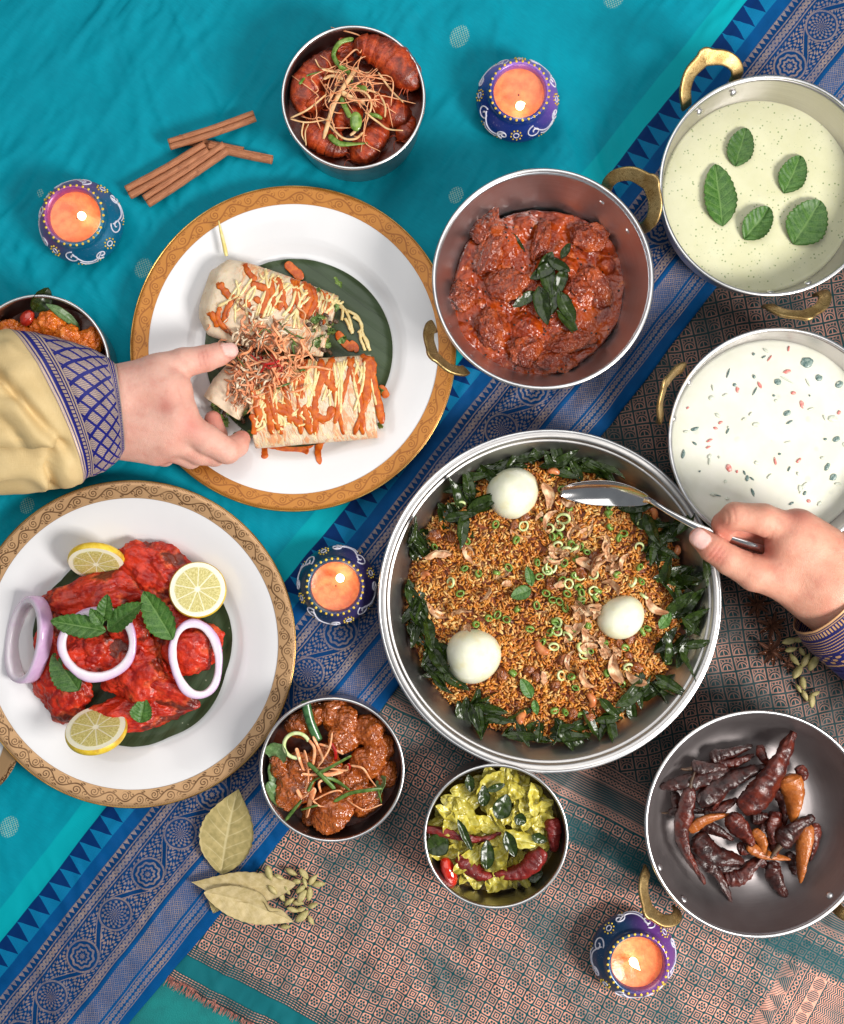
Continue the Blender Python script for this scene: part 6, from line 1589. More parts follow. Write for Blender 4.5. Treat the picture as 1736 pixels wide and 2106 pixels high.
# ------------------------------------------------------------------ dried chillies
q8 = lambda x, y: (1283.5 + x / 3.836, 1431.6 + y / 3.836)
m_dch = [chili_mat("fried_black_chilli", srgb(34, 10, 8), srgb(66, 22, 14), srgb(18, 6, 6)), chili_mat("fried_brown_chilli", srgb(58, 14, 10), srgb(98, 34, 18), srgb(28, 7, 6)), chili_mat("fried_orange_chilli", srgb(150, 78, 26), srgb(172, 98, 42), srgb(112, 50, 18), .2)]
for k, (pts, r, m, z, st, lab) in enumerate([
    ([(690, 490), (830, 440), (1000, 400)], 15, 0, 40, False, "stubby black chilli topmost in the pan"),
    ([(540, 570), (640, 560), (800, 565)], 14, 0, 46, True, "short dark chilli with a long thin stem pointing at the rim"),
    ([(830, 600), (640, 650), (460, 690), (300, 715)], 17, 0, 44, False, "long chilli tapering to the left rim"),
    ([(600, 850), (760, 760), (900, 620), (1110, 560)], 18, 0, 60, False, "ridged glossy chilli crossing the middle of the heap"),
    ([(930, 890), (1080, 760), (1240, 560), (1330, 310)], 27, 1, 64, False, "largest dark chilli with its tip rising to the top right"),
    ([(1070, 390), (1100, 460), (1150, 540)], 9, 1, 46, False, "small brown chilli behind the largest one"),
    ([(1370, 560), (1380, 620), (1350, 690)], 11, 1, 40, False, "little chilli tip beside the broad orange chilli"),
    ([(1290, 630), (1310, 760), (1330, 980)], 25, 2, 58, False, "broad glossy orange chilli, upper of the two orange ones"),
    ([(520, 730), (490, 900), (470, 1080), (500, 1250), (620, 1450)], 15, 1, 58, True, "long bent brown chilli down the left side of the heap"),
    ([(520, 1060), (640, 980), (830, 940)], 13, 2, 56, False, "thin orange brown chilli bridging the middle left"),
    ([(840, 940), (920, 1030), (1010, 1160)], 19, 1, 60, False, "brown chilli bent down from the middle"),
    ([(570, 1110), (740, 1200), (920, 1290)], 22, 0, 52, False, "thick wrinkled black chilli at lower left"),
    ([(520, 1180), (640, 1310), (740, 1420), (845, 1610)], 16, 0, 44, False, "pointed dark chilli reaching lowest left"),
    ([(800, 1440), (940, 1400), (1080, 1270)], 16, 1, 34, False, "flattened reddish chilli at the bottom of the heap"),
    ([(1160, 1310), (1190, 1460), (1270, 1570)], 15, 0, 36, False, "dark hooked chilli lying apart at the bottom"),
    ([(980, 1190), (1130, 1250), (1300, 1290)], 12, 2, 54, False, "slender orange brown chilli across the lower middle"),
    ([(1240, 1170), (1350, 1080), (1480, 960)], 21, 0, 66, True, "dark chilli with a spiky stem on the right"),
    ([(1450, 1020), (1430, 1200), (1390, 1440)], 17, 2, 52, False, "long smooth orange chilli, lower of the two orange ones"),
    ([(1500, 1010), (1500, 1140), (1470, 1290)], 12, 1, 42, False, "brown chilli behind the long orange one"),
    ([(1190, 920), (1200, 1080), (1190, 1250)], 16, 1, 48, False, "upright brown chilli between the orange ones and the middle"),
    ([(1020, 1060), (1080, 1160), (1090, 1260)], 13, 2, 46, False, "short orange chilli in the centre of the heap"),
    ([(1110, 1000), (1140, 1130), (1150, 1250)], 14, 0, 44, False, "black chilli standing in the centre gap"),
    ([(360, 920), (500, 930), (640, 920)], 9, 0, 36, True, "thin black chilli poking out on the left under the heap"),
    ([(860, 640), (780, 740), (700, 880)], 14, 1, 46, False, "brown chilli under the crossing glossy one"),
    ([(1000, 960), (1080, 930), (1180, 960)], 13, 0, 44, False, "black chilli end below the largest one"),
    ([(640, 930), (760, 900), (880, 820)], 12, 1, 40, False, "brown chilli sunk between the glossy crossing one and the bridging one"),
    ([(560, 1010), (700, 1050), (840, 1120)], 13, 0, 36, False, "black chilli lying beneath the orange brown bridging one"),
    ([(900, 1200), (1000, 1180), (1120, 1080)], 12, 1, 38, False, "brown chilli beneath the bent middle one"),
    ([(700, 560), (860, 520), (1010, 470)], 13, 1, 34, False, "brown chilli under the topmost stubby one"),
    ([(1180, 720), (1240, 860), (1250, 1010)], 13, 0, 40, False, "black chilli between the largest and the broad orange one"),
    ([(680, 1330), (820, 1360), (960, 1350)], 12, 0, 30, True, "black chilli under the thick wrinkled one at lower left"),
    ([(400, 760), (430, 900), (420, 1010)], 10, 0, 34, False, "thin black chilli at the outer left of the heap"),
    ([(1400, 1270), (1460, 1180), (1530, 1120)], 10, 0, 34, True, "small black chilli at the outer right of the heap"),
    ([(1060, 1290), (1120, 1340), (1220, 1330)], 9, 1, 34, False, "thin brown chilli stalk crossing above the hooked one"),
    ([(1300, 1240), (1330, 1330), (1340, 1400)], 11, 0, 32, False, "dark chilli scrap beside the lower orange one")]):
    chili("dried_chilli", pts, q8, z, r * 1.0, m_dch[m], lab, "dried chilli", "dried chillies in the corner pan", st, .6, (k % 3 - 1) * 5, .25 if m == 2 else 1.0)

# ------------------------------------------------------------------ loose spices on the cloth
def cinnamon_mat():
    n = NT("cinnamon_bark"); p = n.obj(); l = n.sep(n.attr("lay"))
    g = n.noise(n.vec(l[0] * 6, l[1] * 46), 1.0, 4, .65)
    c = n.mix(n.step(g, .3, .7), srgb(150, 88, 56), srgb(196, 132, 92))
    c = n.mix(n.step(n.noise(p, 14, 4), .58, .75) * .6, c, srgb(110, 60, 38))
    return n.out(c, .65, 0.0, n.bump(g, 1.6, .7))
m_cin = cinnamon_mat()
def quill(x0, y0, x1, y1, w, z, lab, double=True, dark=False, roll=0.0):
    a, b = V(x0, y0, z), V(x1, y1, z)
    path = spline(np.array([a, (a + b) / 2 + [rng.normal() * 2, rng.normal() * 2, 1], b]), 40)
    # scroll section: two curls sharing one bark
    th = np.linspace(0, 1, 26)
    r1 = w * (.50 - .16 * th); ang = -PI * .5 - th * 4.9
    lft = np.stack([-w * .46 + r1 * np.cos(ang), r1 * np.sin(ang)], -1)[::-1]
    rgt = np.stack([w * .46 - r1 * np.cos(ang), r1 * np.sin(ang)], -1)
    sec = np.vstack([lft, rgt]) if double else np.stack([w * .62 * (1 - .2 * np.linspace(0, 1, 52)) * np.cos(np.linspace(1.9, 8.4, 52)), w * .62 * (1 - .2 * np.linspace(0, 1, 52)) * np.sin(np.linspace(1.9, 8.4, 52))], -1)
    c_, s_ = math.cos(roll), math.sin(roll); sec = np.stack([sec[:, 0] * c_ - sec[:, 1] * s_, sec[:, 0] * s_ + sec[:, 1] * c_], -1)
    t, N, S = frames(path)
    ws = 1 + .06 * fbm(P3(np.linspace(0, 5, 40), 0), 2, int(x0))
    dn = np.gradient(sec, axis=0); dn = np.stack([-dn[:, 1], dn[:, 0]], -1); dn /= np.linalg.norm(dn, axis=1)[:, None] + 1e-9
    thick = 1.5
    V_, lay = [], []
    for off in (thick, -thick):
        q = sec + dn * off
        v = path[None] + S[None] * (q[:, 0, None] * ws[None])[..., None] + N[None] * (q[:, 1, None] * ws[None])[..., None]
        v = v + (.9 * fbm(v / 9, 2, 3))[..., None] * N[None]
        V_.append(v.reshape(-1, 3)); lay.append(np.stack(np.meshgrid(np.arange(52) / 52, np.linspace(0, 1, 40), indexing='ij'), -1)[..., ::-1].reshape(-1, 2))
    f = quads(52, 40); k = len(V_[0])
    def strip_f(idx):
        i, j = idx[:-1], idx[1:]
        return np.stack([i, j, j + k, i + k], -1)
    e = np.concatenate([strip_f(np.arange(52) * 40)[:, ::-1], strip_f(np.arange(52) * 40 + 39), strip_f(np.arange(40)), strip_f(51 * 40 + np.arange(40))[:, ::-1]])
    v = np.vstack(V_); o = (a + b) / 2
    lay = np.vstack(lay)[:, ::-1] if False else np.vstack(lay)
    solo("cinnamon_stick", (v - o, np.vstack([f, f[:, ::-1] + k, e])), m_cin, lab, "cinnamon stick", o, "cinnamon sticks on the teal cloth", vec=lay)
quill(348, 297, 524, 238, 11.5, 34, "cinnamon stick highest on the teal cloth, pointing at the prawn bowl", roll=.1)
quill(430, 300, 560, 329, 13, 20, "darker cinnamon stick under the pile with a round open end", double=False, roll=.6)
quill(368, 286, 500, 312, 9, 16, "flat dark cinnamon stick mostly hidden under the others")
quill(263, 396, 425, 303, 15, 24, "thick double cinnamon stick on the lower left")
quill(300, 414, 465, 303, 14.5, 24, "open grooved cinnamon stick nearest the big plate", roll=.05)

q9 = lambda x, y: (362 + x / 5.023, 1596.2 + y / 5.023)
for (x, y, x2, y2, W, z, curl, cup, fold, mt, lab, sd, bite) in [(470, 1010, 650, 130, 112, 9, .03, .06, .05, m_bay, "upright greenish bay leaf with pale veins", 1, 0), (1240, 1120, 158, 1105, 64, 22, -.04, .35, -.25, m_bay2, "pale bay leaf curled lengthwise across the middle", 2, 0), (290, 1205, 1215, 1505, 70, 24, .02, .1, .1, m_bay2, "lowest pale bay leaf with a torn edge", 3, 14), (460, 1150, 385, 1420, 40, 8, -.05, .3, -.3, m_bay, "small bay leaf tip peeping out below the crossing leaves", 4, 0)]:
    d = V(*q9(x2, y2), z) - V(*q9(x, y), z); L_ = math.hypot(d[0], d[1])
    g = leaf(L_, W, curl, cup, .07, 13, 1.3, 7, 1.0, sd, 4.0, 21, 56, 1.25, .46, fold=fold, bite=bite, side=.03)
    put_leaf("bay_leaf", g, mt, *q9(x, y), z + 6, math.degrees(math.atan2(d[1], d[0])), lab, group="bay leaves on the blue border")
m_pod = simple("green_cardamom_husk", srgb(190, 176, 120), srgb(152, 144, 86), 10, .6, bump=(3, .8), c3=srgb(206, 186, 136), size3=30)
def pod_me(seed):
    t = np.linspace(0, 1, 26)
    p = np.column_stack([(t - .5) * 27, .8 * np.sin(t * 5 + seed), 0 * t])
    rr = 7.0 * np.sin(PI * np.clip(t * .96 + .02, 0, 1)) ** .7 * (1 - .25 * t) + .35
    v, f = tube(p, rr, rr * .85, 18)
    a = np.arctan2(v[:, 2], v[:, 1])
    fl = .5 * np.cos(a * 3 + seed) + .28 * np.cos(a * 12)
    v[:, 1] *= 1 + .09 * fl; v[:, 2] *= 1 + .09 * fl
    return mesh("cardamom_pod", (v, f), m_pod)
pods = [pod_me(k) for k in range(3)]
for k, (x, y, a, s_, z) in enumerate([(1190, 990, -28, 1.0, 10), (1320, 1010, -55, 1.05, 14), (1415, 1070, 52, 1.0, 11), (1475, 1118, 12, 1.0, 10), (1000, 1180, -52, 1.0, 28), (962, 1000, -74, 1.15, 34), (1065, 1040, -30, .8, 32), (1148, 1180, -58, .8, 24), (1092, 1240, -66, .95, 22), (1290, 1170, 48, 1.0, 16), (1302, 1240, 52, 1.1, 20), (1378, 1215, 84, 1.1, 14), (1170, 1295, 38, 1.0, 14), (1262, 1310, -8, .9, 10), (1412, 1335, 24, .9, 10), (1208, 1380, -18, .95, 12), (1290, 1375, 20, .8, 9), (1302, 1445, 40, 1.25, 11), (1395, 1490, -62, .8, 9), (1130, 1555, 8, .8, 9), (1330, 1100, -70, .8, 18), (1250, 1090, 10, .9, 12)]):
    o = solo("cardamom_pod", pods[k % 3], None, "greenish cardamom pod pointing %s, %s" % (aim(a), near(x, y, [("the curled bay leaf", 1100, 1060), ("the torn bay leaf tip", 1215, 1500), ("the spill centre", 1300, 1230), ("the spill edge", 1480, 1200)], 110)), "cardamom pod", V(*q9(x, y), z), "cardamom pods beside the bay leaves", (rng.uniform(0, 6), rng.normal() * .15, math.radians(a)))
    o.rotation_mode = 'XYZ'; o.scale = (s_,) * 3
for k, (x, y, a, s_, z) in enumerate([(790, 1690, 12, 1.25, 14), (838, 1685, 5, .9, 18), (795, 1735, 10, 1.0, 12), (855, 1748, -60, .8, 10), (812, 1788, -50, 1.1, 12), (872, 1792, 60, 1.2, 12), (915, 1805, 62, 1.35, 11), (830, 1850, 60, 1.25, 10), (860, 1912, -80, 1.0, 9), (835, 1940, -60, .75, 9), (868, 1978, -70, .9, 9), (905, 2000, 80, 1.2, 9), (925, 1965, 15, .7, 9)]):
    o = solo("cardamom_pod", pods[k % 3], None, "pale cardamom pod pointing %s, %s" % (aim(a), near(x, y, [("the whole star anise", 690, 1740), ("the dark cuff", 880, 1690), ("the broken star anise", 775, 1808), ("the trail end", 890, 1980)], 60)), "cardamom pod", V(*zz(x, y), z), "cardamom pods beside the star anise", (rng.uniform(0, 6), rng.normal() * .15, math.radians(a)))
    o.scale = (s_,) * 3
m_anise = simple("star_anise_wood", srgb(82, 48, 34), srgb(116, 74, 54), 7, .6, bump=(3, 1.2))
m_aseed = simple("anise_seed", srgb(96, 52, 26), rough=.2, coat=.4)
def anise(x, y, z, s_, e, lab, n=8):
    o = V(*zz(x, y), z); t = thing("star_anise", lab, "star anise", o, "star anise under the wrist", e)
    for k in range(n):
        a = k * 2 * PI / n + rng.normal() * .08; L_ = 33 * s_ * rng.uniform(.8, 1.1)
        u = np.linspace(0, 1, 18); w = 6.0 * s_ * np.sin(PI * np.clip(u * .9 + .08, 0, 1)) ** .8
        for sg in (-1, 1):
            pass
        nn = 9; vv = np.linspace(-1, 1, nn)
        A, B = np.meshgrid(u, vv, indexing='ij'); wv = w[:, None]
        X = A * L_; Y = B * wv * .75; Z = (np.abs(B) ** 1.4) * wv * 1.3 + 6 * s_ * A ** 3
        v = np.stack([X, Y, Z], -1).reshape(-1, 3); f = quads(18, nn); m_ = len(v)
        v2 = v - np.array([0, 0, 1.8])
        vv2 = np.vstack([v, v2]); ff = np.vstack([f, f[:, ::-1] + m_])
        cp = part("carpel", (rotz(vv2, a), ff), m_anise, t, rel=True)
        if k % 2 == 0:
            b, fb = ico(2); part("seed", (rotz(b * np.array([4.5, 2.6, 2.6]) * s_ + np.array([L_ * .5, 0, 3.5 * s_]), a), fb), m_aseed, cp, rel=True)
anise(690, 1740, 10, 1.05, (.1, .05, .2), "star anise lying flat and whole beside the cardamom pods")
anise(690, 1612, 14, .95, (-.2, .2, .5), "star anise just below the thumb, above the flat whole one")
anise(615, 1490, 12, .9, (.3, -.2, .1), "star anise partly hidden under the hand")
anise(775, 1808, 10, .6, (.2, .3, .4), "broken little star anise next to the cardamom trail", 6)
# ------------------------------------------------------------------ two reaching hands
def skin_mat(name, c1, c2, c3):
    n = NT(name); t = n.attr("tint", 'Color'); p = n.obj()
    q = n.n('ShaderNodeSeparateColor'); n.link(t, q.inputs[0])
    red, nail, cre = [E(n, o) for o in q.outputs]
    c = n.mix(n.step(n.noise(p, 50, 4), .3, .7), c1, c2)
    c = n.mix(n.step(n.noise(p, 22, 4), .45, .75) * .3, c, c3)
    c = n.mix(red * .75, c, c3)
    c = n.mix(nail, c, srgb(244, 196, 186))
    c = n.mul(cre * .5, c, (.62, .40, .36))
    pore = n.voro(p, 3.2, 'DISTANCE_TO_EDGE'); wr = n.noise(p, 7, 5, .65)
    nm = n.bump(n.step(pore, .0, .16), .45, .5); nm = n.bump(wr, 1.6, .5, nm)
    return n.out(c, .46 - nail * .22, 0.0, nm, Subsurface_Weight=.22, Subsurface_Radius=(1, .35, .2), Subsurface_Scale=9 * U, Specular_IOR_Level=.4)
def hand_mesh(lo, hi, step, palm, fingers, nails, creases, reds, kp=24, kf=13, seed=0, fk=3.0):
    lo, hi = np.array(lo, float), np.array(hi, float)
    n = np.ceil((hi - lo) / step).astype(int) + 1
    G = np.stack(np.meshgrid(*[lo[i] + np.arange(n[i]) * step for i in range(3)], indexing='ij'), -1)
    sh = G.shape[:3]; P = G.reshape(-1, 3)
    D = None
    for a, b, r1, r2 in palm:
        d = scone(P, a, b, r1, r2); D = d if D is None else smin(D, d, kp)
    out = D
    for ch in fingers:
        d = None
        for (a, ra), (b, rb) in zip(ch[:-1], ch[1:]):
            q = scone(P, a, b, ra, rb); d = q if d is None else smin(d, q, 5)
        out = smin(out, smin(D, d, kf), fk)
    f = out.reshape(sh)
    v, F = surfnet(f, lo, step)
    # two relaxing passes
    e = np.concatenate([F[:, [0, 1]], F[:, [1, 2]], F[:, [2, 3]], F[:, [3, 0]]])
    for _ in range(3):
        acc = np.zeros_like(v); ct = np.zeros(len(v))
        np.add.at(acc, e[:, 0], v[e[:, 1]]); np.add.at(ct, e[:, 0], 1); np.add.at(acc, e[:, 1], v[e[:, 0]]); np.add.at(ct, e[:, 1], 1)
        v = v * .45 + acc / ct[:, None] * .55
    # normals
    fn = np.cross(v[F[:, 1]] - v[F[:, 0]], v[F[:, 3]] - v[F[:, 0]])
    N = np.zeros_like(v)
    for k in range(4): np.add.at(N, F[:, k], fn)
    N /= np.linalg.norm(N, axis=1)[:, None] + 1e-9
    tint = np.zeros((len(v), 3))
    for c, dr, up, L_, W_ in nails:
        c, dr, up = np.array(c, float), np.array(dr, float), np.array(up, float)
        dr /= np.linalg.norm(dr); up -= dr * up.dot(dr); up /= np.linalg.norm(up); sd = np.cross(up, dr)
        q = v - c; a, b = q @ dr, q @ sd
        m = np.clip(1.25 - np.sqrt((a / L_) ** 4 + (b / W_) ** 4) ** .5, 0, 1) * (N @ up > .15)
        m = np.clip(m * 7, 0, 1); tint[:, 1] = np.maximum(tint[:, 1], m)
        rim_ = np.exp(-((np.sqrt((a / L_) ** 4 + (b / W_) ** 4) ** .5 - 1.32) / .12) ** 2) * (N @ up > .1) * (a < L_ * .9)
        v = v + N * (m * .9 - rim_ * .9)[:, None]
        tint[:, 2] = np.maximum(tint[:, 2], rim_ * .55)
    for c, dr, wd, ln, dp in creases:
        c, dr = np.array(c, float), np.array(dr, float); dr /= np.linalg.norm(dr)
        q = v - c; a = q @ dr; r = np.linalg.norm(q - a[:, None] * dr, axis=1)
        m = np.exp(-(a / wd) ** 2) * np.exp(-(r / ln) ** 4)
        v = v - N * (m * dp)[:, None]; tint[:, 2] = np.maximum(tint[:, 2], m * .7)
    for c, r in reds:
        tint[:, 0] = np.maximum(tint[:, 0], np.exp(-(np.linalg.norm(v - np.array(c), axis=1) / r) ** 2))
    v = v + N * (.5 * fbm(v / 26, 3, seed))[:, None]
    return v, F, tint
def A(px, py, z): return V(px, py, z)
# left hand -----------------------------------------------------
skinL = skin_mat("fair_skin", srgb(234, 184, 166), srgb(226, 168, 150), srgb(206, 122, 108))
p1 = thing("person", "hand in a gold silk sleeve with blue cuff, taking a wrap", "person", A(200, 850, 130))
palm = [(A(215, 808, 128), A(352, 800, 140), 46, 38), (A(215, 872, 124), A(362, 872, 146), 50, 36), (A(240, 890, 118), A(345, 905, 136), 42, 33), (A(240, 900, 112), A(322, 928, 114), 36, 26), (A(120, 845, 112), A(230, 842, 124), 54, 54), (A(250, 795, 116), A(330, 765, 128), 40, 34), (A(330, 785, 132), A(372, 850, 144), 32, 30)]
fing = [
    [(A(318, 768, 128), 35), (A(378, 746, 126), 29), (A(424, 737, 116), 25.5), (A(450, 729, 106), 23), (A(472, 722, 98), 17.5)],
    [(A(368, 868, 146), 32), (A(426, 904, 132), 28.5), (A(467, 927, 112), 26), (A(488, 916, 88), 22.5), (A(497, 903, 74), 18)],
    [(A(352, 900, 136), 29), (A(410, 930, 108), 25), (A(440, 935, 92), 23.5), (A(446, 895, 62), 21), (A(438, 862, 52), 17.5)],
    [(A(335, 915, 120), 27), (A(392, 940, 90), 23), (A(410, 920, 62), 20), (A(400, 880, 46), 16.5)],
    [(A(322, 928, 112), 25), (A(338, 938, 84), 20.5), (A(350, 922, 62), 17), (A(362, 890, 50), 14)]]
nailsL = [(A(474, 716, 112), A(480, 719, 100) - A(440, 732, 112), (.12, .32, 1), 14, 12.5)]
thd = A(424, 737, 116) - A(378, 746, 126)
creL = [(A(418, 737, 130), thd, 1.6, 22, 1.1), (A(426, 735, 128), thd, 1.4, 20, .9), (A(409, 740, 134), thd, 1.4, 18, .7), (A(470, 906, 112), A(467, 927, 112) - A(488, 912, 88), 2.2, 20, 1.3), (A(372, 808, 160), (1, .3, 0), 2.2, 20, .6)]
redL = [(A(476, 722, 96), 22), (A(498, 900, 74), 30), (A(440, 870, 60), 34), (A(340, 835, 180), 16), (A(392, 878, 170), 24), (A(345, 945, 110), 20), (A(425, 735, 130), 18)]
v, F, tint = hand_mesh((88 - 10, -985, 20), (545, -680, 215), 3.4, palm, fing, nailsL, creL, redL, seed=3)
hand = part("hand", (v, F), skinL, p1, col=tint)
# right hand ----------------------------------------------------
skinR = skin_mat("tan_skin", srgb(222, 164, 140), srgb(208, 146, 122), srgb(190, 104, 90))
p2 = thing("person", "hand pinching the spoon handle, in a dark blue cuff with gold stripes", "person", A(1700, 1230, 190))
palm = [(A(1740, 1240, 222), A(1628, 1118, 236), 58, 46), (A(1720, 1265, 215), A(1600, 1185, 226), 42, 38), (A(1790, 1290, 214), A(1700, 1210, 222), 66, 66), (A(1760, 1180, 220), A(1640, 1092, 232), 52, 40), (A(1740, 1200, 205), A(1650, 1110, 200), 50, 36)]
fing = [
    [(A(1620, 1192, 228), 40), (A(1552, 1178, 232), 34), (A(1500, 1152, 232), 27.5), (A(1466, 1128, 230), 25.5), (A(1439, 1106, 227), 20)],
    [(A(1628, 1094, 238), 34), (A(1568, 1068, 246), 29), (A(1512, 1061, 240), 25.5), (A(1489, 1078, 216), 22.5), (A(1490, 1100, 198), 19), (A(1500, 1116, 192), 16)],
    [(A(1632, 1100, 205), 31), (A(1570, 1080, 204), 26), (A(1522, 1084, 200), 23), (A(1506, 1106, 190), 19), (A(1532, 1122, 186), 16)],
    [(A(1640, 1110, 196), 28), (A(1580, 1096, 188), 23), (A(1542, 1110, 188), 19), (A(1560, 1134, 188), 16)],
    [(A(1655, 1130, 190), 25), (A(1606, 1118, 187), 20), (A(1572, 1130, 186), 17), (A(1590, 1150, 186), 14)]]
tdir = A(1441, 1107, 226) - A(1466, 1128, 230)
nailsR = [(A(1441, 1107, 246), tdir, (-.12, .16, 1), 14.5, 13.5)]
t2 = A(1466, 1128, 230) - A(1500, 1152, 232)
creR = [(A(1473, 1138, 254), t2, 1.7, 24, 1.7), (A(1467, 1131, 254), t2, 1.5, 20, 1.2), (A(1481, 1144, 256), t2, 1.5, 20, 1.2), (A(1489, 1150, 256), t2, 1.4, 16, .8), (A(1500, 1060, 262), (1, .1, -.3), 1.6, 22, 1.0), (A(1512, 1058, 264), (1, .1, -.2), 1.5, 22, 1.0), (A(1556, 1128, 236), (.8, -.6, 0), 2.5, 24, 1.6), (A(1572, 1112, 244), (.9, -.3, 0), 2.2, 26, 1.4), (A(1585, 1098, 252), (.9, -.2, 0), 2.0, 24, 1.0)]
redR = [(A(1441, 1107, 226), 26), (A(1486, 1085, 214), 34), (A(1545, 1110, 210), 40), (A(1580, 1130, 236), 30), (A(1640, 1052, 262), 30), (A(1474, 1138, 250), 20)]
v, F, tint = hand_mesh((1330, -1330, 140), (1765, -990, 315), 3.4, palm, fing, nailsR, creR, redR, seed=5, kf=10)
part("hand", (v, F), skinR, p2, col=tint)

# sleeves -------------------------------------------------------
def sleeve_rings(rings, n=72, m=110):
    """rings: (top point, bottom point, bulge along the arm, half depth, centre height)"""
    K = np.linspace(0, len(rings) - 1, m)
    arr = np.array([[*r[0], *r[1], r[2], r[3], r[4]] for r in rings], float)
    q = spline(arr, m)
    a = np.arange(n) * 2 * PI / n
    v = np.zeros((n, m, 3))
    for j in range(m):
        tx, ty, bx, by, bu, hd, zc = q[j]
        T_, B_ = V(tx, ty, zc), V(bx, by, zc)
        c = (T_ + B_) / 2; e = (T_ - B_) / 2
        pr = np.array([e[1], -e[0], 0]); pr /= np.linalg.norm(pr) + 1e-9      # towards the hand
        v[:, j] = c + np.cos(a)[:, None] * e + (np.sin(a) * hd)[:, None] * np.array([0, 0, 1.]) + (np.maximum(np.sin(a), -.3) * bu)[:, None] * pr
    return v, quads(n, m, True), K
def silk_mat():
    n = NT("gold_silk"); p = n.obj()
    x, y, z = n.sep(p)
    w1 = n.noise(n.vec(x * .12, y, z), 1.8, 2); w2 = n.noise(n.vec(x, y * .12, z), 1.8, 2)
    c = n.mix(n.noise(p, 60, 3), srgb(228, 204, 156), srgb(212, 184, 130))
    c = n.mix((w1 + w2) * .25, c, srgb(196, 164, 104))
    return n.out(c, .62, 0.0, n.bump(w1 + w2, .8, .5), Specular_IOR_Level=.3)
def cuff_mat(name, mode):
    n = NT(name); l = n.sep(n.attr("lay")); u, v = l[0], l[1]     # u 0..1 across the cuff from hand to sleeve, v along round
    if mode == 0:
        w = v
        d1 = n.abs(n.frac(u * 4.6 + w * .72) - .5); d2 = n.abs(n.frac(u * 4.6 - w * .72) - .5)
        dia = n.step(n.min(d1, d2), .10, .13)
        hatch = n.step(n.sin(w * 40 + n.sin(u * 150)), -.3, .2) * .6 + .4
        mid = dia * hatch * n.band(u, .24, .80, .008)
        def row(c, h_, per): 
            return n.step(n.abs(u - c), h_, h_ * .7) * n.step(n.abs(n.frac(w * per) - .5), .40, .3)
        def line(c, h_): return n.step(n.abs(u - c), h_, h_ * .5)
        z = n.max(mid, row(.13, .022, 3.3), row(.88, .022, 3.3), line(.02, .025), line(.06, .014), line(.20, .012), line(.235, .010), line(.81, .012), line(.84, .010), line(.95, .014), line(.99, .02))
    else:
        w = v
        def line(c, h_): return n.step(n.abs(u - c), h_, h_ * .5)
        row = n.step(n.abs(n.frac(w * 3.0) - .5), .32, .22) * n.band(u, .10, .2, .01)
        z = n.max(row, line(.02, .03), line(.07, .012))
        for k in range(6): z = n.max(z, line(.27 + k * .055, .013) * (n.step(n.sin(w * 30), -.7, -.2) * .5 + .5))
        fl = n.step(n.sin(w * 5.0) * n.sin(u * 44), .1, .4) * n.band(u, .62, .86, .01)
        z = n.max(z, fl, line(.9, .02))
    thr = n.noise(n.vec(u * 60, w * 20), 1, 2)
    zz_ = z * (n.step(thr, .3, .6) * .35 + .65)
    c = n.mix(zz_, srgb(18, 22, 120) if mode == 0 else srgb(18, 20, 86), srgb(212, 186, 162) if mode == 0 else srgb(200, 154, 104))
    return n.out(c, .5, zz_ * .25, n.bump(z, 1.4, .7))
rings = [((238, 748), (258, 934), 20, 68, 128), ((205, 728), (243, 948), 34, 72, 122), ((150, 707), (222, 963), 44, 76, 114), ((80, 690), (195, 977), 48, 80, 108), ((16, 684), (168, 987), 46, 78, 98), ((-30, 688), (140, 998), 40, 92, 100), ((-90, 690), (80, 1006), 30, 92, 96), ((-200, 690), (-40, 1016), 20, 92, 92), ((-420, 690), (-260, 1030), 10, 92, 92)]
v, f, K = sleeve_rings(rings)
n_, m_ = v.shape[:2]
fl_ = v.reshape(-1, 3)
# soft folds, strongest behind the cuff
kk = np.tile(K[None], (n_, 1)).ravel(); aa_ = np.repeat(np.arange(n_) / n_ * 2 * PI, m_)
dir_ = fl_ - np.repeat(v.mean(0)[None], n_, 0).reshape(-1, 3); dir_ /= np.linalg.norm(dir_, axis=1)[:, None]
w_ = np.clip((kk - 3.6) / 1.5, 0, 1)
c0, s0 = math.cos(.45), math.sin(.45)
xa, xb = fl_[:, 0] * c0 + fl_[:, 1] * s0, -fl_[:, 0] * s0 + fl_[:, 1] * c0
fold_ = 9 * fbm(P3(xa / 110, xb / 30, fl_[:, 2] / 90), 2, 61) + 22 * (np.clip(fbm(P3(xa / 260, xb / 62, fl_[:, 2] / 200), 1, 66, True), -.2, 1) ** 3) + 14 * fbm(P3(xa / 200, xb / 90), 1, 67)
pxx = CX + (fl_[:, 0] - CX) * H / (H - fl_[:, 2]); pyy = CY + (-fl_[:, 1] - CY) * H / (H - fl_[:, 2])
def crease(pts, amp, wd):
    q = spline(np.array([(x / 3.014, 576 + y / 3.014) for x, y in pts]), 40)
    d = np.sqrt(((pxx[:, None] - q[None, :, 0]) ** 2 + (pyy[:, None] - q[None, :, 1]) ** 2).min(1))
    return amp * np.exp(-(d / wd) ** 2)
top_ = dir_[:, 2] > -.1
fold_ = fold_ * .5 + top_ * (crease([(-80, 520), (0, 600), (150, 760), (300, 930), (420, 1040)], -22, 11) + crease([(-100, 1090), (0, 1085), (180, 1080), (400, 1035)], -26, 9) + crease([(340, 1080), (305, 1180), (335, 1300)], -20, 10) + crease([(60, 420), (260, 560), (400, 790), (470, 1040)], 12, 12) + crease([(-60, 1000), (140, 950), (330, 1000)], 15, 12) + crease([(-60, 1200), (160, 1180), (270, 1240)], 14, 13) + crease([(-60, 760), (60, 800), (180, 900)], 10, 14) + crease([(-60, 860), (40, 900), (140, 1010)], -12, 9))
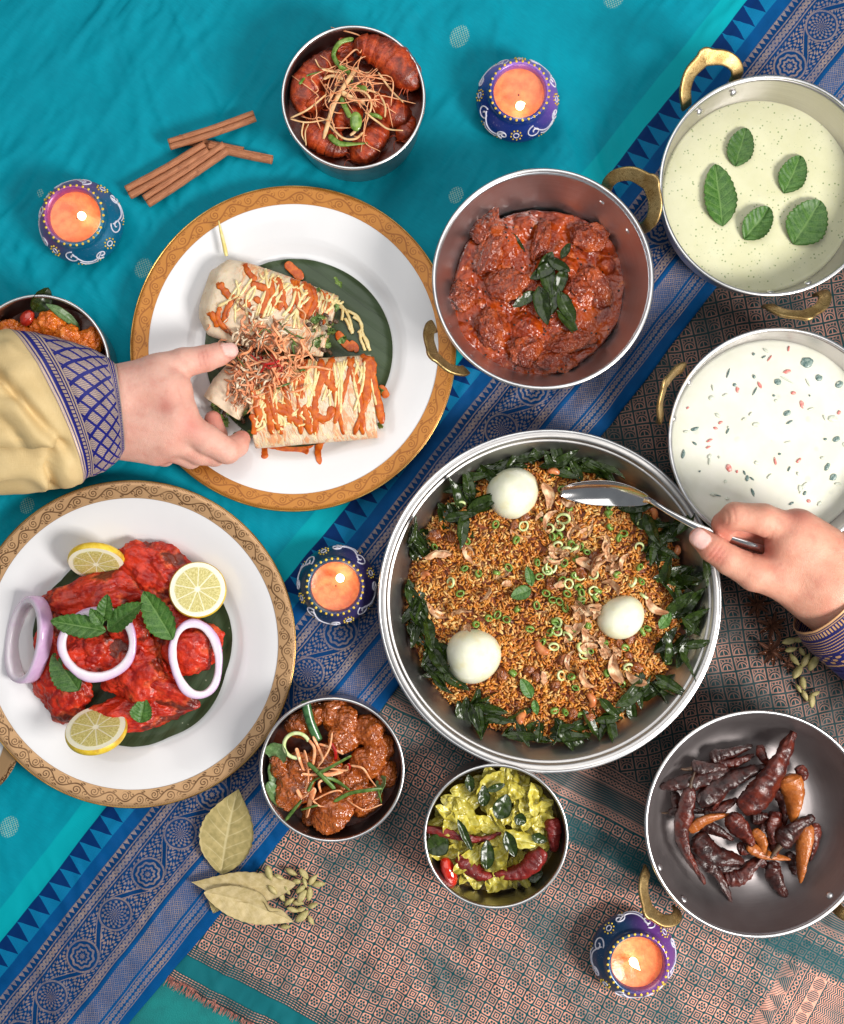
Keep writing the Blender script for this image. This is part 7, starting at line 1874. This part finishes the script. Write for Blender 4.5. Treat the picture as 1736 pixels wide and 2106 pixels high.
v2 = fl_ + dir_ * (fold_ * w_ + 4.5 * fbm(fl_ / 34, 2, 62) * (1 - w_) + 3 * np.exp(-((kk - 4.05) / .25) ** 2))[:, None]
vv = v2.reshape(n_, m_, 3)
jc = int(np.searchsorted(K, 4.0))
def sub(j0, j1, inset=0.0, thick=2.2):
    q = vv[:, j0:j1].copy()
    inn = q - (dir_.reshape(n_, m_, 3)[:, j0:j1]) * thick
    V_ = np.vstack([q.reshape(-1, 3), inn.reshape(-1, 3)]); mm = j1 - j0
    F1 = quads(n_, mm, True); k = n_ * mm
    i = np.arange(n_); i2 = (i + 1) % n_
    e0 = np.stack([i * mm, i * mm + k, i2 * mm + k, i2 * mm], -1); e1 = np.stack([i * mm + mm - 1, i2 * mm + mm - 1, i2 * mm + mm - 1 + k, i * mm + mm - 1 + k], -1)
    return V_, np.vstack([F1[:, ::-1], F1 + k, e0, e1])
g = sub(0, jc + 1)
per = np.cumsum(np.concatenate([[0], np.linalg.norm(np.diff(vv[:, jc // 2], axis=0), axis=1)])) / 22.0
lay = np.stack([np.repeat((K[:jc + 1] / 4.0)[None], n_, 0).ravel(), np.repeat(per[:, None], jc + 1, 1).ravel()], -1)
part("cuff", g, cuff_mat("blue_diamond_zari_cuff", 0), p1, vec=np.vstack([lay, lay]))
part("sleeve", sub(jc, m_), silk_mat(), p1)
gb = []
b, fb = ico(2)
for (x, y) in ((225, 820), (191, 894), (246, 923)): gb.append((b * np.array([4.2, 4.2, 3]) + V(x, y, 205 if y < 900 else 172), fb))
# right sleeve
rings = [((1755, 1172), (1640, 1300), 10, 78, 218), ((1800, 1196), (1668, 1340), 14, 84, 214), ((1850, 1230), (1712, 1378), 14, 90, 208), ((1960, 1310), (1810, 1460), 10, 92, 205), ((2150, 1450), (2000, 1600), 5, 92, 200)]
v, f, K = sleeve_rings(rings, 64, 60)
n_, m_ = v.shape[:2]; fl_ = v.reshape(-1, 3)
dir_ = fl_ - np.repeat(v.mean(0)[None], n_, 0).reshape(-1, 3); dir_ /= np.linalg.norm(dir_, axis=1)[:, None]
vv = (fl_ + dir_ * (3.5 * fbm(fl_ / 40, 2, 64))[:, None]).reshape(n_, m_, 3)
jc = int(np.searchsorted(K, 2.0))
per = np.cumsum(np.concatenate([[0], np.linalg.norm(np.diff(vv[:, jc // 2], axis=0), axis=1)])) / 22.0
lay = np.stack([np.repeat((K[:jc + 1] / 2.0)[None], n_, 0).ravel(), np.repeat(per[:, None], jc + 1, 1).ravel()], -1)
part("cuff", sub(0, jc + 1), cuff_mat("navy_gold_striped_cuff", 1), p2, vec=np.vstack([lay, lay]))
part("sleeve", sub(jc, m_), simple("navy_sleeve_cloth", srgb(20, 22, 84), srgb(30, 34, 104), 30, .5), p2)

# ------------------------------------------------------------------ serving spoon
m_spoon = simple("polished_spoon_steel", (.78, .76, .75), (.70, .68, .68), 40, .14, 1.0)
sp_o = V(1250, 1015, 130)
spoon = thing("serving_spoon", "steel serving spoon held over the biryani by the tan hand", "spoon", sp_o)
ns, nw = 44, 21
t = np.linspace(0, 1, ns); u = np.linspace(-1, 1, nw)
axis = np.array([list(V(1153, 1008, 82)), list(V(1210, 1010, 86)), list(V(1270, 1014, 100)), list(V(1334, 1026, 134))])
ax_ = spline(axis, ns)
wid = 26 * np.clip(np.sin(PI * np.clip(t * .97 + .02, 0, 1)), 0, 1) ** .55 + 2
tilt = .55
sd = np.array([0.08, math.cos(tilt), math.sin(tilt)]); nrm = np.array([0, -math.sin(tilt), math.cos(tilt)])
gv = ax_[:, None] + sd[None, None] * (u[None, :, None] * wid[:, None, None]) + nrm[None, None] * (-(1 - u ** 2)[None, :, None] * (12 * np.sin(PI * t) ** .7)[:, None, None] + 7)
top = gv.reshape(-1, 3); bot = (gv - nrm * 2.0).reshape(-1, 3)
f = quads(ns, nw); k = len(top)
ring = np.concatenate([np.arange(nw), np.arange(1, ns) * nw + nw - 1, ((ns - 1) * nw + np.arange(nw))[::-1][1:], (np.arange(ns) * nw)[::-1][1:-1]]); r2 = np.roll(ring, -1)
part("bowl", (np.vstack([top, bot]), np.vstack([f[:, ::-1], f + k, np.stack([ring, r2, r2 + k, ring + k], -1)])), m_spoon, spoon)
hp = spline(np.array([list(V(1326, 1025, 132)), list(V(1345, 1034, 152)), list(V(1375, 1053, 170)), list(V(1420, 1077, 192)), list(V(1470, 1098, 208)), list(V(1530, 1118, 214)), list(V(1575, 1132, 212))]), 60)
kt = np.linspace(0, 1, 60)
part("handle", tube(hp, np.interp(kt, [0, .08, .3, .6, 1], [9, 5.5, 5, 7, 10]), np.interp(kt, [0, .1, 1], [3, 3.6, 2.6]), 12, up=(0, 0, 1), twist=.35), m_spoon, spoon)

# ------------------------------------------------------------------ labels that still coincide are told apart by height in the picture
same = {}
for o in col0.objects:
    if o.parent is None and o.get('label'): same.setdefault(o['label'], []).append(o)
for lab, os_ in same.items():
    if len(os_) in (2, 3):
        os_.sort(key=lambda o: -o.location.y)
        names = ["upper of two", "lower of two"] if len(os_) == 2 else ["top of three", "middle of three", "lowest of three"]
        for o, w in zip(os_, names):
            new = lab + ", " + w
            if len(new.split()) > 16: new = new.replace(" fried", "").replace(" shiny", "").replace(" wilted", "").replace(" on the prawns", "").replace(" on the wraps", "")
            if len(new.split()) <= 16: o['label'] = new
